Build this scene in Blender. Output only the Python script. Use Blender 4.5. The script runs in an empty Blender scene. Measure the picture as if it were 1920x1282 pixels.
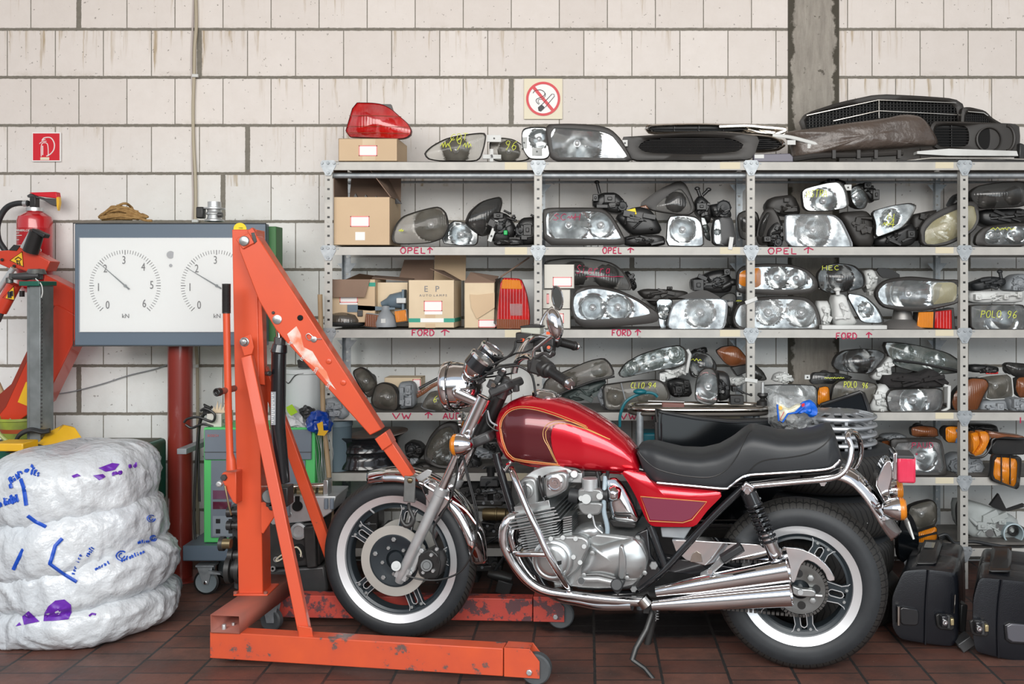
import bpy, math, random
from mathutils import Vector, Matrix, noise, bvhtree
random.seed(7)
SC = bpy.context.scene; COL = SC.collection
# ---------------- camera, sky, daylight, exposure ----------------
F = 1767.0; VX, VY, H = 1100.0, 540.0, 1.42      # focal length in pixels, vanishing point, eye height
cam = bpy.data.cameras.new('camera'); camo = bpy.data.objects.new('camera', cam); COL.objects.link(camo)
camo.location = (0, 0, H); camo.rotation_euler = (math.pi/2, 0, 0)
cam.sensor_width = 36; cam.lens = F/1920*36
cam.shift_x = (960-VX)/1920; cam.shift_y = -(641-VY)/1920; cam.clip_end = 100
SC.camera = camo
SC.view_settings.view_transform = 'Standard'; SC.view_settings.look = 'None'
SC.view_settings.gamma = 1; SC.view_settings.exposure = 0.70; SC.view_settings.use_curve_mapping = False
w = bpy.data.worlds.new('sky'); SC.world = w; w.use_nodes = True
nt = w.node_tree; bg = nt.nodes['Background']
tc = nt.nodes.new('ShaderNodeTexCoord'); sp = nt.nodes.new('ShaderNodeSeparateXYZ'); rp = nt.nodes.new('ShaderNodeValToRGB')
nt.links.new(tc.outputs['Generated'], sp.inputs[0]); nt.links.new(sp.outputs['Z'], rp.inputs[0]); nt.links.new(rp.outputs[0], bg.inputs[0])
mr = nt.nodes.new('ShaderNodeMapRange'); mr.inputs[1].default_value = -1; mr.inputs[2].default_value = 1
nt.links.new(sp.outputs['Z'], mr.inputs[0]); nt.links.new(mr.outputs[0], rp.inputs[0])
e = rp.color_ramp.elements; e[0].position = 0.0; e[0].color = (.10, .07, .055, 1); e[1].position = 1; e[1].color = (.50, .62, .80, 1)
for p_, c_ in ((.47, (.22, .17, .14, 1)), (.50, (.20, .20, .20, 1)), (.545, (.42, .42, .42, 1)), (.57, (.9, .95, 1.0, 1)), (.75, (.80, .88, 1.0, 1))):
    q = e.new(p_); q.color = c_
bg.inputs[1].default_value = 0.50
def area(name, loc, rot, sx, sy, power, col):
    l = bpy.data.lights.new(name, 'AREA'); l.shape = 'RECTANGLE'; l.size = sx; l.size_y = sy; l.energy = power; l.color = col
    o = bpy.data.objects.new(name, l); COL.objects.link(o); o.location = loc; o.rotation_euler = rot; return o
R = math.radians
area('gate_daylight', (-.5, -1.4, 3.2), (R(68), 0, 0), 7.0, 2.2, 225, (1.0, .965, .92))
area('gate_daylight_low', (1.5, -1.8, 1.4), (R(88), 0, R(8)), 4.0, 1.6, 42, (.86, .95, 1.0))  # extra cool fill lamp, added low in front to brighten the shelf interiors

# ---------------- pixel helpers (1920x1282 frame) ----------------
ZN = {'A': (600,140,3.771), 'B': (960,140,3.771), 'C': (1400,140,3.692), 'D': (600,460,3.771), 'E': (1000,460,3.77), 'F': (1400,460,3.5615),
      'G': (600,740,4.929), 'H': (1400,740,3.692), 'I': (560,860,3.56), 'J': (760,520,3.3725), 'K': (920,840,3.771), 'L': (900,720,2.526),
      'N': (1280,840,2.9), 'O': (1640,880,3.189), 'Q': (0,320,4.), 'R': (0,600,4.), 'S': (0,840,2.9), 'T': (360,400,3.052), 'U': (340,760,3.205),
      'V': (360,1040,2.526), 'W': (860,860,4.93), 'X': (940,600,8.011), 'Y': (0,400,2.785), 'a': (1160,700,3.84), 'P': (0,0,1.)}
def zp(z, x, y):
    a = ZN[z]; return (a[0]+x/a[2], a[1]+y/a[2])
def P(px, py, d): return Vector(((px-VX)*d/F, d, H-(py-VY)*d/F))
def ZP(z, x, y, d): return P(*zp(z, x, y), d)
def floor_d(py): return F*H/(py-VY)

# ---------------- mesh builder ----------------
class M:
    def __init__(s): s.v = []; s.f = []; s.m = []; s.uv = {}
    def add(s, vs, fs, mi=0):
        b = len(s.v); s.v += [Vector(v) for v in vs]
        for f in fs: s.f.append([i+b for i in f]); s.m.append(mi)
        return s
    def box(s, c, sz, rot=None, mi=0, taper=1.0):
        hx, hy, hz = sz[0]/2, sz[1]/2, sz[2]/2; c = Vector(c); vs = []
        for z in (-1, 1):
            k = taper if z > 0 else 1
            for x, y in ((-1,-1),(1,-1),(1,1),(-1,1)):
                p = Vector((x*hx*k, y*hy*k, z*hz))
                if rot is not None: p = rot @ p
                vs.append(c+p)
        return s.add(vs, [(0,3,2,1),(4,5,6,7),(0,1,5,4),(1,2,6,5),(2,3,7,6),(3,0,4,7)], mi)
    def bb(s, x0, x1, y0, y1, z0, z1, mi=0): return s.box(((x0+x1)/2,(y0+y1)/2,(z0+z1)/2),(abs(x1-x0),abs(y1-y0),abs(z1-z0)),None,mi)
    def prism(s, pts, off, mi=0):
        n = len(pts); off = Vector(off); pts = [Vector(p) for p in pts]
        vs = pts+[p+off for p in pts]
        fs = [tuple(range(n)), tuple(range(2*n-1, n-1, -1))]+[(i, i+n, (i+1) % n+n, (i+1) % n) for i in range(n)]
        return s.add(vs, fs, mi)
    def loft(s, rings, cap=True, mi=0, closed=True, cap0=None, cap1=None):
        n = len(rings[0]); b = len(s.v)
        for r in rings: s.v += [Vector(p) for p in r]
        for k in range(len(rings)-1):
            for i in range(n if closed else n-1):
                j = (i+1) % n
                s.f.append([b+k*n+i, b+k*n+j, b+(k+1)*n+j, b+(k+1)*n+i]); s.m.append(mi)
        if cap0 if cap0 is not None else cap: s.f.append([b+i for i in range(n-1, -1, -1)]); s.m.append(mi)
        if cap1 if cap1 is not None else cap: s.f.append([b+(len(rings)-1)*n+i for i in range(n)]); s.m.append(mi)
        return s
    def tube(s, path, r, n=10, cap=True, mi=0, closed=False, flat=None):
        path = [Vector(p) for p in path]; K = len(path)
        rs = r if isinstance(r, (list, tuple)) else [r]*K
        if len(rs) != K: rs = [rs[min(len(rs)-1, int(i*(len(rs)-1)/(K-1)))]*(1-(i*(len(rs)-1)/(K-1)) % 1)+rs[min(len(rs)-1, int(i*(len(rs)-1)/(K-1))+1)]*((i*(len(rs)-1)/(K-1)) % 1) for i in range(K)]
        rings = []; nrm = None
        for i, p in enumerate(path):
            if closed: t = path[(i+1) % K]-path[i-1]
            else: t = path[min(i+1, K-1)]-path[max(i-1, 0)]
            if t.length < 1e-9: t = Vector((0,0,1))
            t.normalize()
            if nrm is None:
                nrm = t.cross(Vector((0,1,0)) if abs(t.y) < .9 else Vector((1,0,0))).normalized()
            nrm = (nrm-t*nrm.dot(t)).normalized(); bn = t.cross(nrm)
            fl = flat or 1
            rings.append([p+nrm*math.cos(a)*rs[i]+bn*math.sin(a)*rs[i]*fl for a in [2*math.pi*k/n for k in range(n)]])
        if closed: rings.append(rings[0]); cap = False
        return s.loft(rings, cap, mi)
    def lathe(s, prof, o=(0,0,0), axis=(0,0,1), n=32, mi=0, cap=False, a0=0., a1=2*math.pi, uv=False):
        o = Vector(o); q = Vector((0,0,1)).rotation_difference(Vector(axis).normalized()); full = abs(a1-a0-2*math.pi) < 1e-6
        N = n if full else n+1; b = len(s.v)
        for k in range(N):
            a = a0+(a1-a0)*k/n
            for r, h in prof: s.v.append(o+q @ Vector((r*math.cos(a), r*math.sin(a), h)))
        m = len(prof)
        for k in range(n):
            k2 = (k+1) % N
            for i in range(m-1):
                fi = len(s.f); s.f.append([b+k*m+i, b+k2*m+i, b+k2*m+i+1, b+k*m+i+1]); s.m.append(mi)
                if uv: s.uv[fi] = [(k/n, i/(m-1)), ((k+1)/n, i/(m-1)), ((k+1)/n, (i+1)/(m-1)), (k/n, (i+1)/(m-1))]
        if cap:
            s.f.append([b+k*m for k in range(N)][::-1]); s.m.append(mi)
            s.f.append([b+k*m+m-1 for k in range(N)]); s.m.append(mi)
        return s
    def cyl(s, a, b, r, n=16, mi=0, r2=None):
        a = Vector(a); b = Vector(b); L = (b-a).length
        return s.lathe([(r,0),(r2 if r2 is not None else r, L)], a, b-a, n, mi, True)
    def ball(s, c, r, n=14, mi=0, sq=(1,1,1), rot=None):
        c = Vector(c); rings = []
        for i in range(1, n//2):
            t = math.pi*i/(n//2); ring = []
            for k in range(n):
                a = 2*math.pi*k/n; p = Vector((math.sin(t)*math.cos(a)*sq[0], math.sin(t)*math.sin(a)*sq[1], -math.cos(t)*sq[2]))*r
                if rot is not None: p = rot @ p
                ring.append(c+p)
            rings.append(ring)
        b = len(s.v); s.loft(rings, False, mi); e1 = Vector((0,0,-r*sq[2])); 
        if rot is not None: e1 = rot @ e1
        i0 = len(s.v); s.v += [c+e1, c-e1]
        for k in range(n):
            s.f.append([b+(k+1) % n, b+k, i0]); s.m.append(mi)
            q = b+(len(rings)-1)*n; s.f.append([q+k, q+(k+1) % n, i0+1]); s.m.append(mi)
        return s
    def bolt(s, c, ax, r=.008, h=.006, mi=0): 
        ax = Vector(ax).normalized(); return s.lathe([(r,0),(r,h*.8),(r*.8,h),(.0005,h)], c, ax, 6, mi)
    def xf(s, mat): s.v = [mat @ v for v in s.v]; return s

def chaikin(p, it=2, closed=True, c0=.25):
    p = [Vector(x) for x in p]
    for _ in range(it):
        q = []; n = len(p)
        if not closed: q.append(p[0])
        for i in range(n if closed else n-1):
            a, b = p[i], p[(i+1) % n]; k_ = .25 if _ else c0; q += [a*(1-k_)+b*k_, a*k_+b*(1-k_)]
        if not closed: q.append(p[-1])
        p = q
    return p
def cat(p, k=6, closed=False):
    p = [Vector(x) for x in p]; n = len(p); out = []
    for i in range(n if closed else n-1):
        a = p[(i-1) % n] if closed or i > 0 else p[0]*2-p[1]; b = p[i]; c = p[(i+1) % n]
        d = p[(i+2) % n] if closed or i+2 < n else p[-1]*2-p[-2]
        for j in range(k):
            t = j/k; out.append(.5*((2*b)+(c-a)*t+(2*a-5*b+4*c-d)*t*t+(3*b-a-3*c+d)*t**3))
    if not closed: out.append(p[-1])
    return out
def resample(p, n, closed=True):
    p = [Vector(x) for x in p]; q = p+[p[0]] if closed else p; L = [0]
    for i in range(len(q)-1): L.append(L[-1]+(q[i+1]-q[i]).length)
    out = []; j = 0; T = L[-1]
    for k in range(n):
        t = T*k/(n if closed else n-1)
        while j < len(L)-2 and L[j+1] < t: j += 1
        s = (t-L[j])/max(1e-9, L[j+1]-L[j]); out.append(q[j].lerp(q[j+1], min(1, s)))
    return out

def ob(name, m, mat, parent=None, xf=None, smooth=True, bevel=0, bseg=2, sub=0, solid=0, ang=38, label=None, soff=0):
    me = bpy.data.meshes.new(name)
    vs = m.v if xf is None else [xf @ v for v in m.v]
    me.from_pydata([tuple(v) for v in vs], [], m.f)
    for x in (mat if isinstance(mat, (list, tuple)) else [mat]): me.materials.append(x)
    for i, p in enumerate(me.polygons): p.material_index = m.m[i]
    if m.uv:
        ul = me.uv_layers.new(name='UVMap')
        for p in me.polygons:
            if p.index in m.uv:
                for li, u in zip(p.loop_indices, m.uv[p.index]): ul.data[li].uv = u
    if smooth:
        me.shade_smooth(); me.set_sharp_from_angle(angle=R(ang))
    o = bpy.data.objects.new(name, me); COL.objects.link(o)
    if parent is not None: o.parent = parent
    if solid: q = o.modifiers.new('s', 'SOLIDIFY'); q.thickness = solid; q.offset = soff
    if bevel: q = o.modifiers.new('b', 'BEVEL'); q.width = bevel; q.segments = bseg; q.limit_method = 'ANGLE'; q.angle_limit = R(40)
    if sub: q = o.modifiers.new('u', 'SUBSURF'); q.levels = sub; q.render_levels = sub
    if label: o['label'] = label
    return o
THINGS = []
def tag(o, label, cat_, group=None):
    o['label'] = label; o['category'] = cat_
    if group: o['group'] = group
    THINGS.append(o); return o
def thing(name, label, cat_, group=None):
    o = bpy.data.objects.new(name, None); o.empty_display_size = .1; COL.objects.link(o); return tag(o, label, cat_, group)
def struct(name, m, mat, **k):
    o = ob(name, m, mat, **k); o['kind'] = 'structure'; return o
def kids(o): return [c for c in bpy.data.objects if c.parent == o]

# ---------------- materials ----------------
MT = {}
def _n(nt, t, **k):
    n = nt.nodes.new(t)
    for a, b in k.items(): setattr(n, a, b)
    return n
def mat(name, col, rough=.5, metal=0, coat=0, col2=None, ns=8, nmix=.5, bump=0, bs=60, alpha=1, trans=0, spec=.5, wave=0, ws=60, wdir='X', sheen=0, dirt=None, ds=5, dth=.6, det=4, bdist=.004, rvar=0, emis=0):
    if name in MT: return MT[name]
    m = bpy.data.materials.new(name); m.use_nodes = True; nt = m.node_tree; b = nt.nodes['Principled BSDF']; L = nt.links.new
    c4 = tuple(col)+(1,) if len(col) == 3 else col
    b.inputs['Base Color'].default_value = c4; b.inputs['Roughness'].default_value = rough; b.inputs['Metallic'].default_value = metal
    b.inputs['Coat Weight'].default_value = coat; b.inputs['Coat Roughness'].default_value = .04; b.inputs['Alpha'].default_value = alpha
    b.inputs['Transmission Weight'].default_value = trans; b.inputs['Specular IOR Level'].default_value = spec
    if emis: b.inputs['Emission Color'].default_value = c4; b.inputs['Emission Strength'].default_value = emis
    tc = _n(nt, 'ShaderNodeTexCoord'); last = None
    if col2 is not None:
        n = _n(nt, 'ShaderNodeTexNoise'); n.inputs['Scale'].default_value = ns; n.inputs['Detail'].default_value = det; L(tc.outputs['Object'], n.inputs['Vector'])
        r = _n(nt, 'ShaderNodeValToRGB'); r.color_ramp.elements[0].position = .5-nmix/2; r.color_ramp.elements[1].position = .5+nmix/2
        r.color_ramp.elements[0].color = c4; r.color_ramp.elements[1].color = tuple(col2)+(1,); L(n.outputs['Fac'], r.inputs[0]); last = r.outputs[0]
        L(last, b.inputs['Base Color'])
        if rvar:
            q = _n(nt, 'ShaderNodeMapRange'); q.inputs[3].default_value = rough; q.inputs[4].default_value = rough+rvar; L(n.outputs['Fac'], q.inputs[0]); L(q.outputs[0], b.inputs['Roughness'])
    if dirt is not None:
        n = _n(nt, 'ShaderNodeTexNoise'); n.inputs['Scale'].default_value = ds; n.inputs['Detail'].default_value = 9; n.inputs['Roughness'].default_value = .68; L(tc.outputs['Object'], n.inputs['Vector'])
        r = _n(nt, 'ShaderNodeValToRGB'); r.color_ramp.elements[0].position = dth; r.color_ramp.elements[1].position = dth+.035; L(n.outputs['Fac'], r.inputs[0])
        x = _n(nt, 'ShaderNodeMix', data_type='RGBA'); L(r.outputs[0], x.inputs[0]); x.inputs[6].default_value = c4
        if last: L(last, x.inputs[6])
        x.inputs[7].default_value = tuple(dirt)+(1,); L(x.outputs[2], b.inputs['Base Color'])
    if bump or wave:
        bn = _n(nt, 'ShaderNodeBump'); bn.inputs['Strength'].default_value = 1; bn.inputs['Distance'].default_value = bdist
        if wave:
            n = _n(nt, 'ShaderNodeTexWave', bands_direction=wdir); n.inputs['Scale'].default_value = ws; L(tc.outputs['Object'], n.inputs['Vector']); bn.inputs['Strength'].default_value = wave
            L(n.outputs['Fac'], bn.inputs['Height'])
        else:
            n = _n(nt, 'ShaderNodeTexNoise'); n.inputs['Scale'].default_value = bs; n.inputs['Detail'].default_value = 5; L(tc.outputs['Object'], n.inputs['Vector']); bn.inputs['Strength'].default_value = bump
            L(n.outputs['Fac'], bn.inputs['Height'])
        L(bn.outputs[0], b.inputs['Normal'])
    MT[name] = m; return m
chrome = mat('chrome', (.82,.82,.83), .06, 1)
boltm = mat('bolt_steel', (.34,.35,.35), .5, .6)
chromew = mat('chrome_worn', (.68,.66,.62), .16, 1, col2=(.45,.40,.34), ns=14, nmix=.5)
alu = mat('aluminium', (.66,.69,.70), .40, .65, col2=(.45,.46,.46), ns=10)
cast = mat('cast_aluminium', (.46,.48,.48), .40, .75, col2=(.28,.29,.29), ns=9, bump=.15, bs=160, bdist=.001, dirt=(.13,.12,.10), ds=10, dth=.66)
polal = mat('polished_alloy', (.56,.58,.58), .30, .85, col2=(.42,.44,.44), ns=6)
machined = mat('machined_rim', (.80,.81,.82), .35, .65)
disc_m = mat('brake_disc_steel', (.52,.51,.47), .42, .45)
darkm = mat('dark_metal', (.06,.063,.066), .42, .5, col2=(.10,.10,.10), ns=12)
blackp = mat('black_plastic', (.010,.011,.012), .38, 0, col2=(.026,.025,.024), ns=7)
dustp = mat('dusty_black_plastic', (.018,.017,.016), .5, 0, col2=(.044,.040,.036), ns=5, nmix=.6)
greyp = mat('grey_plastic', (.20,.22,.235), .5, 0, col2=(.32,.34,.36), ns=9)
whitep = mat('white_plastic', (.72,.74,.73), .5, 0, col2=(.50,.51,.49), ns=9, nmix=.7)
framep = mat('gloss_black_frame', (.012,.013,.015), .18, 0, coat=.6)
wheelblk = mat('wheel_black_paint', (.022,.030,.036), .36, .1)
rubber = mat('rubber', (.014,.016,.018), .5, 0, col2=(.028,.03,.032), ns=8)
galv = mat('galvanised_steel', (.44,.47,.49), .5, .55, col2=(.28,.31,.33), ns=40)
rack_m = mat('rack_paint', (.50,.49,.455), .5, .1, col2=(.40,.395,.37), ns=14, dirt=(.23,.21,.19), ds=22, dth=.66)
rack_top = mat('rack_shelf_sheet', (.20,.185,.165), .6, .2, col2=(.10,.095,.09), ns=9)
tape_m = mat('beige_tape', (.66,.60,.44), .6)
card = mat('cardboard', (.64,.48,.31), .8, 0, col2=(.57,.42,.27), ns=5)
cardl = mat('pale_cardboard', (.74,.61,.43), .8, 0, col2=(.60,.48,.32), ns=5)
cardd = mat('brown_cardboard', (.27,.18,.13), .85, 0, col2=(.21,.14,.10), ns=6)
paper = mat('paper', (.85,.84,.82), .6)
pinkpr = mat('pink_print', (.80,.22,.22), .6)
greyinsk = mat('grey_print', (.22,.22,.23), .6)
teal = mat('green_tape', (.02,.30,.21), .5)
orange = mat('orange_paint', (.66,.082,.024), .40, 0, coat=.2, col2=(.56,.070,.026), ns=4, dirt=(.10,.055,.042), ds=7, dth=.68)
orange_w = mat('worn_orange_paint', (.64,.095,.032), .45, 0, coat=.05, col2=(.52,.075,.035), ns=9, dirt=(.13,.085,.075), ds=9, dth=.575)
redw = mat('worn_red_paint', (.52,.075,.05), .45, 0, col2=(.40,.05,.04), ns=5, dirt=(.11,.05,.055), ds=16, dth=.525)
rusty = mat('dirty_red_oxide', (.34,.085,.055), .6, 0, col2=(.19,.075,.055), ns=6)
orange_o = mat('vermilion_paint', (.62,.05,.018), .34, 0, coat=.4, col2=(.52,.042,.018), ns=3)
redox = mat('red_oxide_pole', (.24,.028,.018), .34, 0, coat=.5, col2=(.20,.022,.016), ns=4, bump=.1, bs=160)
tred = mat('candy_red', (.60,.002,.014), .20, .5, coat=1, col2=(.70,.006,.025), ns=2)
maroon = mat('maroon_panel', (.125,.016,.022), .30, .5, coat=1)
plum = mat('plum_panel', (.27,.045,.09), .3, .5, coat=1)
gold = mat('gold_line', (.78,.46,.16), .35, .3, coat=.6)
seatm = mat('seat_vinyl', (.022,.025,.028), .44, 0, bump=.18, bs=420, bdist=.0012)
casem = mat('pannier_plastic', (.006,.007,.010), .27, 0, coat=.1, bump=.5, bs=330, bdist=.0016)
yel = mat('yellow_paint', (.86,.50,.012), .4, 0, coat=.2, col2=(.74,.42,.03), ns=7, dirt=(.35,.22,.07), ds=8, dth=.68)
ywr = mat('yellow_marker', (.72,.78,.10), .6)
rwr = mat('red_marker', (.50,.025,.09), .6)
dgreen = mat('dark_green_paint', (.008,.105,.07), .36, 0, coat=.3)
bgreen = mat('light_green_case', (.10,.56,.16), .45)
blueg = mat('blue_grey_case', (.115,.155,.20), .38, 0, coat=.2)
blugl = mat('blue_grey_panel', (.19,.23,.27), .45, 0, col2=(.15,.18,.22), ns=5)
dial_m = mat('dial_face', (.80,.83,.82), .25, 0)
ink = mat('black_ink', (.02,.025,.03), .5)
bluep = mat('bright_blue', (.006,.05,.42), .3)
purp = mat('purple_print', (.13,.02,.36), .4)
bprint = mat('blue_print', (.01,.075,.48), .4)
sred = mat('sign_red', (.62,.006,.02), .4)
swhite = mat('sign_white', (.84,.83,.82), .4)
scream = mat('sign_cream', (.76,.70,.53), .5)
extred = mat('extinguisher_red', (.50,.004,.010), .24, 0, coat=.8)
wood = mat('stick_wood', (.42,.30,.17), .6, 0, col2=(.30,.20,.11), ns=9)
rope_m = mat('rope_fibre', (.40,.25,.095), .8, 0, col2=(.24,.13,.04), ns=70, bump=.8, bs=120)
bulbg = mat('bulb_glass', (.75,.78,.8), .1, .6)
refl = mat('reflector', (.80,.82,.82), .13, 1, col2=(.18,.19,.20), ns=18, nmix=.30)
refd = mat('reflector_dull', (.36,.35,.33), .3, 1, col2=(.20,.19,.18), ns=5)
iron = mat('greasy_iron', (.035,.036,.036), .42, .6, col2=(.09,.09,.088), ns=11, nmix=.6)
brass = mat('old_brass', (.28,.22,.11), .4, .8, col2=(.14,.11,.07), ns=8)
screen_gl = mat('screen_cover', (1,1,1), .03, 0, alpha=.10, coat=0, spec=.8)
def lensmat(name, col, a, rough=.12, ws=38, wv=.35, dirt=None):
    return mat('lens_'+name, col, rough, 0, coat=.7, alpha=a, wave=wv, ws=ws, bdist=.003, col2=dirt or tuple(c*.75 for c in col), ns=9, nmix=.5)
LENS = {'clear': lensmat('clear', (.50,.54,.54), .26, .10, 55, .9), 'white': lensmat('white', (.74,.78,.78), .36, .10, 60, .9), 'plain': lensmat('plain', (.45,.50,.50), .20, .06, 10, .06),
        'dark': lensmat('dark', (.05,.05,.048), .70, .12, 26, .3), 'smoke': lensmat('smoke', (.17,.16,.13), .50, .13, 40, .6), 'yellow': lensmat('yellow', (.60,.55,.33), .55, .2, 44, .4),
        'amber': lensmat('amber', (.95,.30,.012), .80, .2, 40, .5), 'red': lensmat('red', (.36,.001,.004), .88, .10, 22, .25, (.66,.008,.004)), 'brown': lensmat('brown', (.28,.09,.03), .75, .25, 30, .4),
        'green': lensmat('green', (.20,.24,.22), .45, .10, 30, .15), 'pink': lensmat('pink', (.90,.05,.12), .85, .1, 20, .3)}

SPLIT = {'blue_line','warning_mark','frame_bolts','cover_bolts','rivets','disc_bolts','bolts','base_bolts','caliper_bolts','bracket_bolts','sprocket_bolts','sprocket_holes','riser_stub','fork_yokes','boss','pivot_plate','cam_lobes','pulleys','studs','bosses','carb_caps','end_bolts','wiring_connectors','hose','spoke_edging','bulb','clamp_screw','grid_bar','switch_housing','black_hose','inner_ring','caster_fork','rings'}
def split(o):
    """give every loose piece of a part mesh an object of its own"""
    me = o.data; n = len(me.vertices); par = list(range(n))
    def f(i):
        while par[i] != i: par[i] = par[par[i]]; i = par[i]
        return i
    for e in me.edges: par[f(e.vertices[0])] = f(e.vertices[1])
    g = {}
    for p in me.polygons: g.setdefault(f(p.vertices[0]), []).append(p)
    if not 1 < len(g) < 40: return
    nm = o.name.split('.')[0]; nm = nm[:-1] if nm.endswith('s') and not nm.endswith('boss') else nm; nm = 'boss' if nm == 'bosse' else nm
    for ps in g.values():
        ix = {}; fs = [[ix.setdefault(v, len(ix)) for v in p.vertices] for p in ps]; m2 = bpy.data.meshes.new(nm); m2.from_pydata([tuple(me.vertices[v].co) for v in ix], [], fs)
        for m in me.materials: m2.materials.append(m)
        m2.shade_smooth(); m2.set_sharp_from_angle(angle=R(38)); c = bpy.data.objects.new(nm, m2); COL.objects.link(c); c.parent = o.parent
        for md in o.modifiers:
            q = c.modifiers.new(md.name, md.type)
            if md.type == 'BEVEL': q.width = md.width; q.segments = md.segments; q.limit_method = 'ANGLE'; q.angle_limit = R(40)
    bpy.data.objects.remove(o)
def fin():
    for o in [o for o in bpy.data.objects if o.type == 'MESH' and o.parent and o.name.split('.')[0] in SPLIT]: split(o)
    """move every thing's origin to the centre of its base"""
    bpy.context.view_layer.update()
    ch = {}
    for o in bpy.data.objects:
        if o.parent: ch.setdefault(o.parent, []).append(o)
    def tree(o):
        r = [o]
        for c in ch.get(o, []): r += tree(c)
        return r
    for o in THINGS:
        if tuple(o.location) != (0, 0, 0): continue
        T = [x for x in tree(o) if x.type == 'MESH']; pts = []
        for x in T: pts += [Vector(c) for c in x.bound_box]
        if not pts: continue
        lo = [min(p[i] for p in pts) for i in range(3)]; hi = [max(p[i] for p in pts) for i in range(3)]
        c = Vector(((lo[0]+hi[0])/2, (lo[1]+hi[1])/2, lo[2]))
        o.location = c
        for x in T: x.data.transform(Matrix.Translation(-c))
# ---------------- setting ----------------
WD = 4.91      # wall distance
class NB:      # tiny node-math helper
    def __init__(s, m): s.nt = m.node_tree; s.L = s.nt.links.new
    def inp(s, n, i, v):
        if hasattr(v, 'is_output'): s.L(v, n.inputs[i])
        else: n.inputs[i].default_value = v
    def m(s, op, a, b=0.0, c=0.0):
        n = s.nt.nodes.new('ShaderNodeMath'); n.operation = op; s.inp(n, 0, a); s.inp(n, 1, b); s.inp(n, 2, c); return n.outputs[0]
    def comb(s, x, y, z): n = s.nt.nodes.new('ShaderNodeCombineXYZ'); s.inp(n, 0, x); s.inp(n, 1, y); s.inp(n, 2, z); return n.outputs[0]
    def white(s, v): n = s.nt.nodes.new('ShaderNodeTexWhiteNoise'); s.L(v, n.inputs['Vector']); return n.outputs['Value']
    def noise(s, v, sc, det=4, ro=.5): n = s.nt.nodes.new('ShaderNodeTexNoise'); s.L(v, n.inputs['Vector']); n.inputs['Scale'].default_value = sc; n.inputs['Detail'].default_value = det; n.inputs['Roughness'].default_value = ro; return n.outputs['Fac']
    def ramp(s, f, a, b, c0=(0,0,0,1), c1=(1,1,1,1)):
        n = s.nt.nodes.new('ShaderNodeValToRGB'); n.color_ramp.elements[0].position = a; n.color_ramp.elements[1].position = b; n.color_ramp.elements[0].color = c0; n.color_ramp.elements[1].color = c1; s.L(f, n.inputs[0]); return n.outputs[0]
    def mix(s, f, a, b):
        n = s.nt.nodes.new('ShaderNodeMix'); n.data_type = 'RGBA'; s.inp(n, 0, f)
        for i, v in ((6, a), (7, b)):
            if isinstance(v, tuple): n.inputs[i].default_value = v if len(v) == 4 else v+(1,)
            else: s.L(v, n.inputs[i])
        return n.outputs[2]
    def xyz(s):
        t = s.nt.nodes.new('ShaderNodeTexCoord'); p = s.nt.nodes.new('ShaderNodeSeparateXYZ'); s.L(t.outputs['Object'], p.inputs[0]); return t.outputs['Object'], p.outputs
def base(name, rough):
    m = bpy.data.materials.new(name); m.use_nodes = True; b = m.node_tree.nodes['Principled BSDF']; b.inputs['Roughness'].default_value = rough; return m, b, NB(m)

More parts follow.
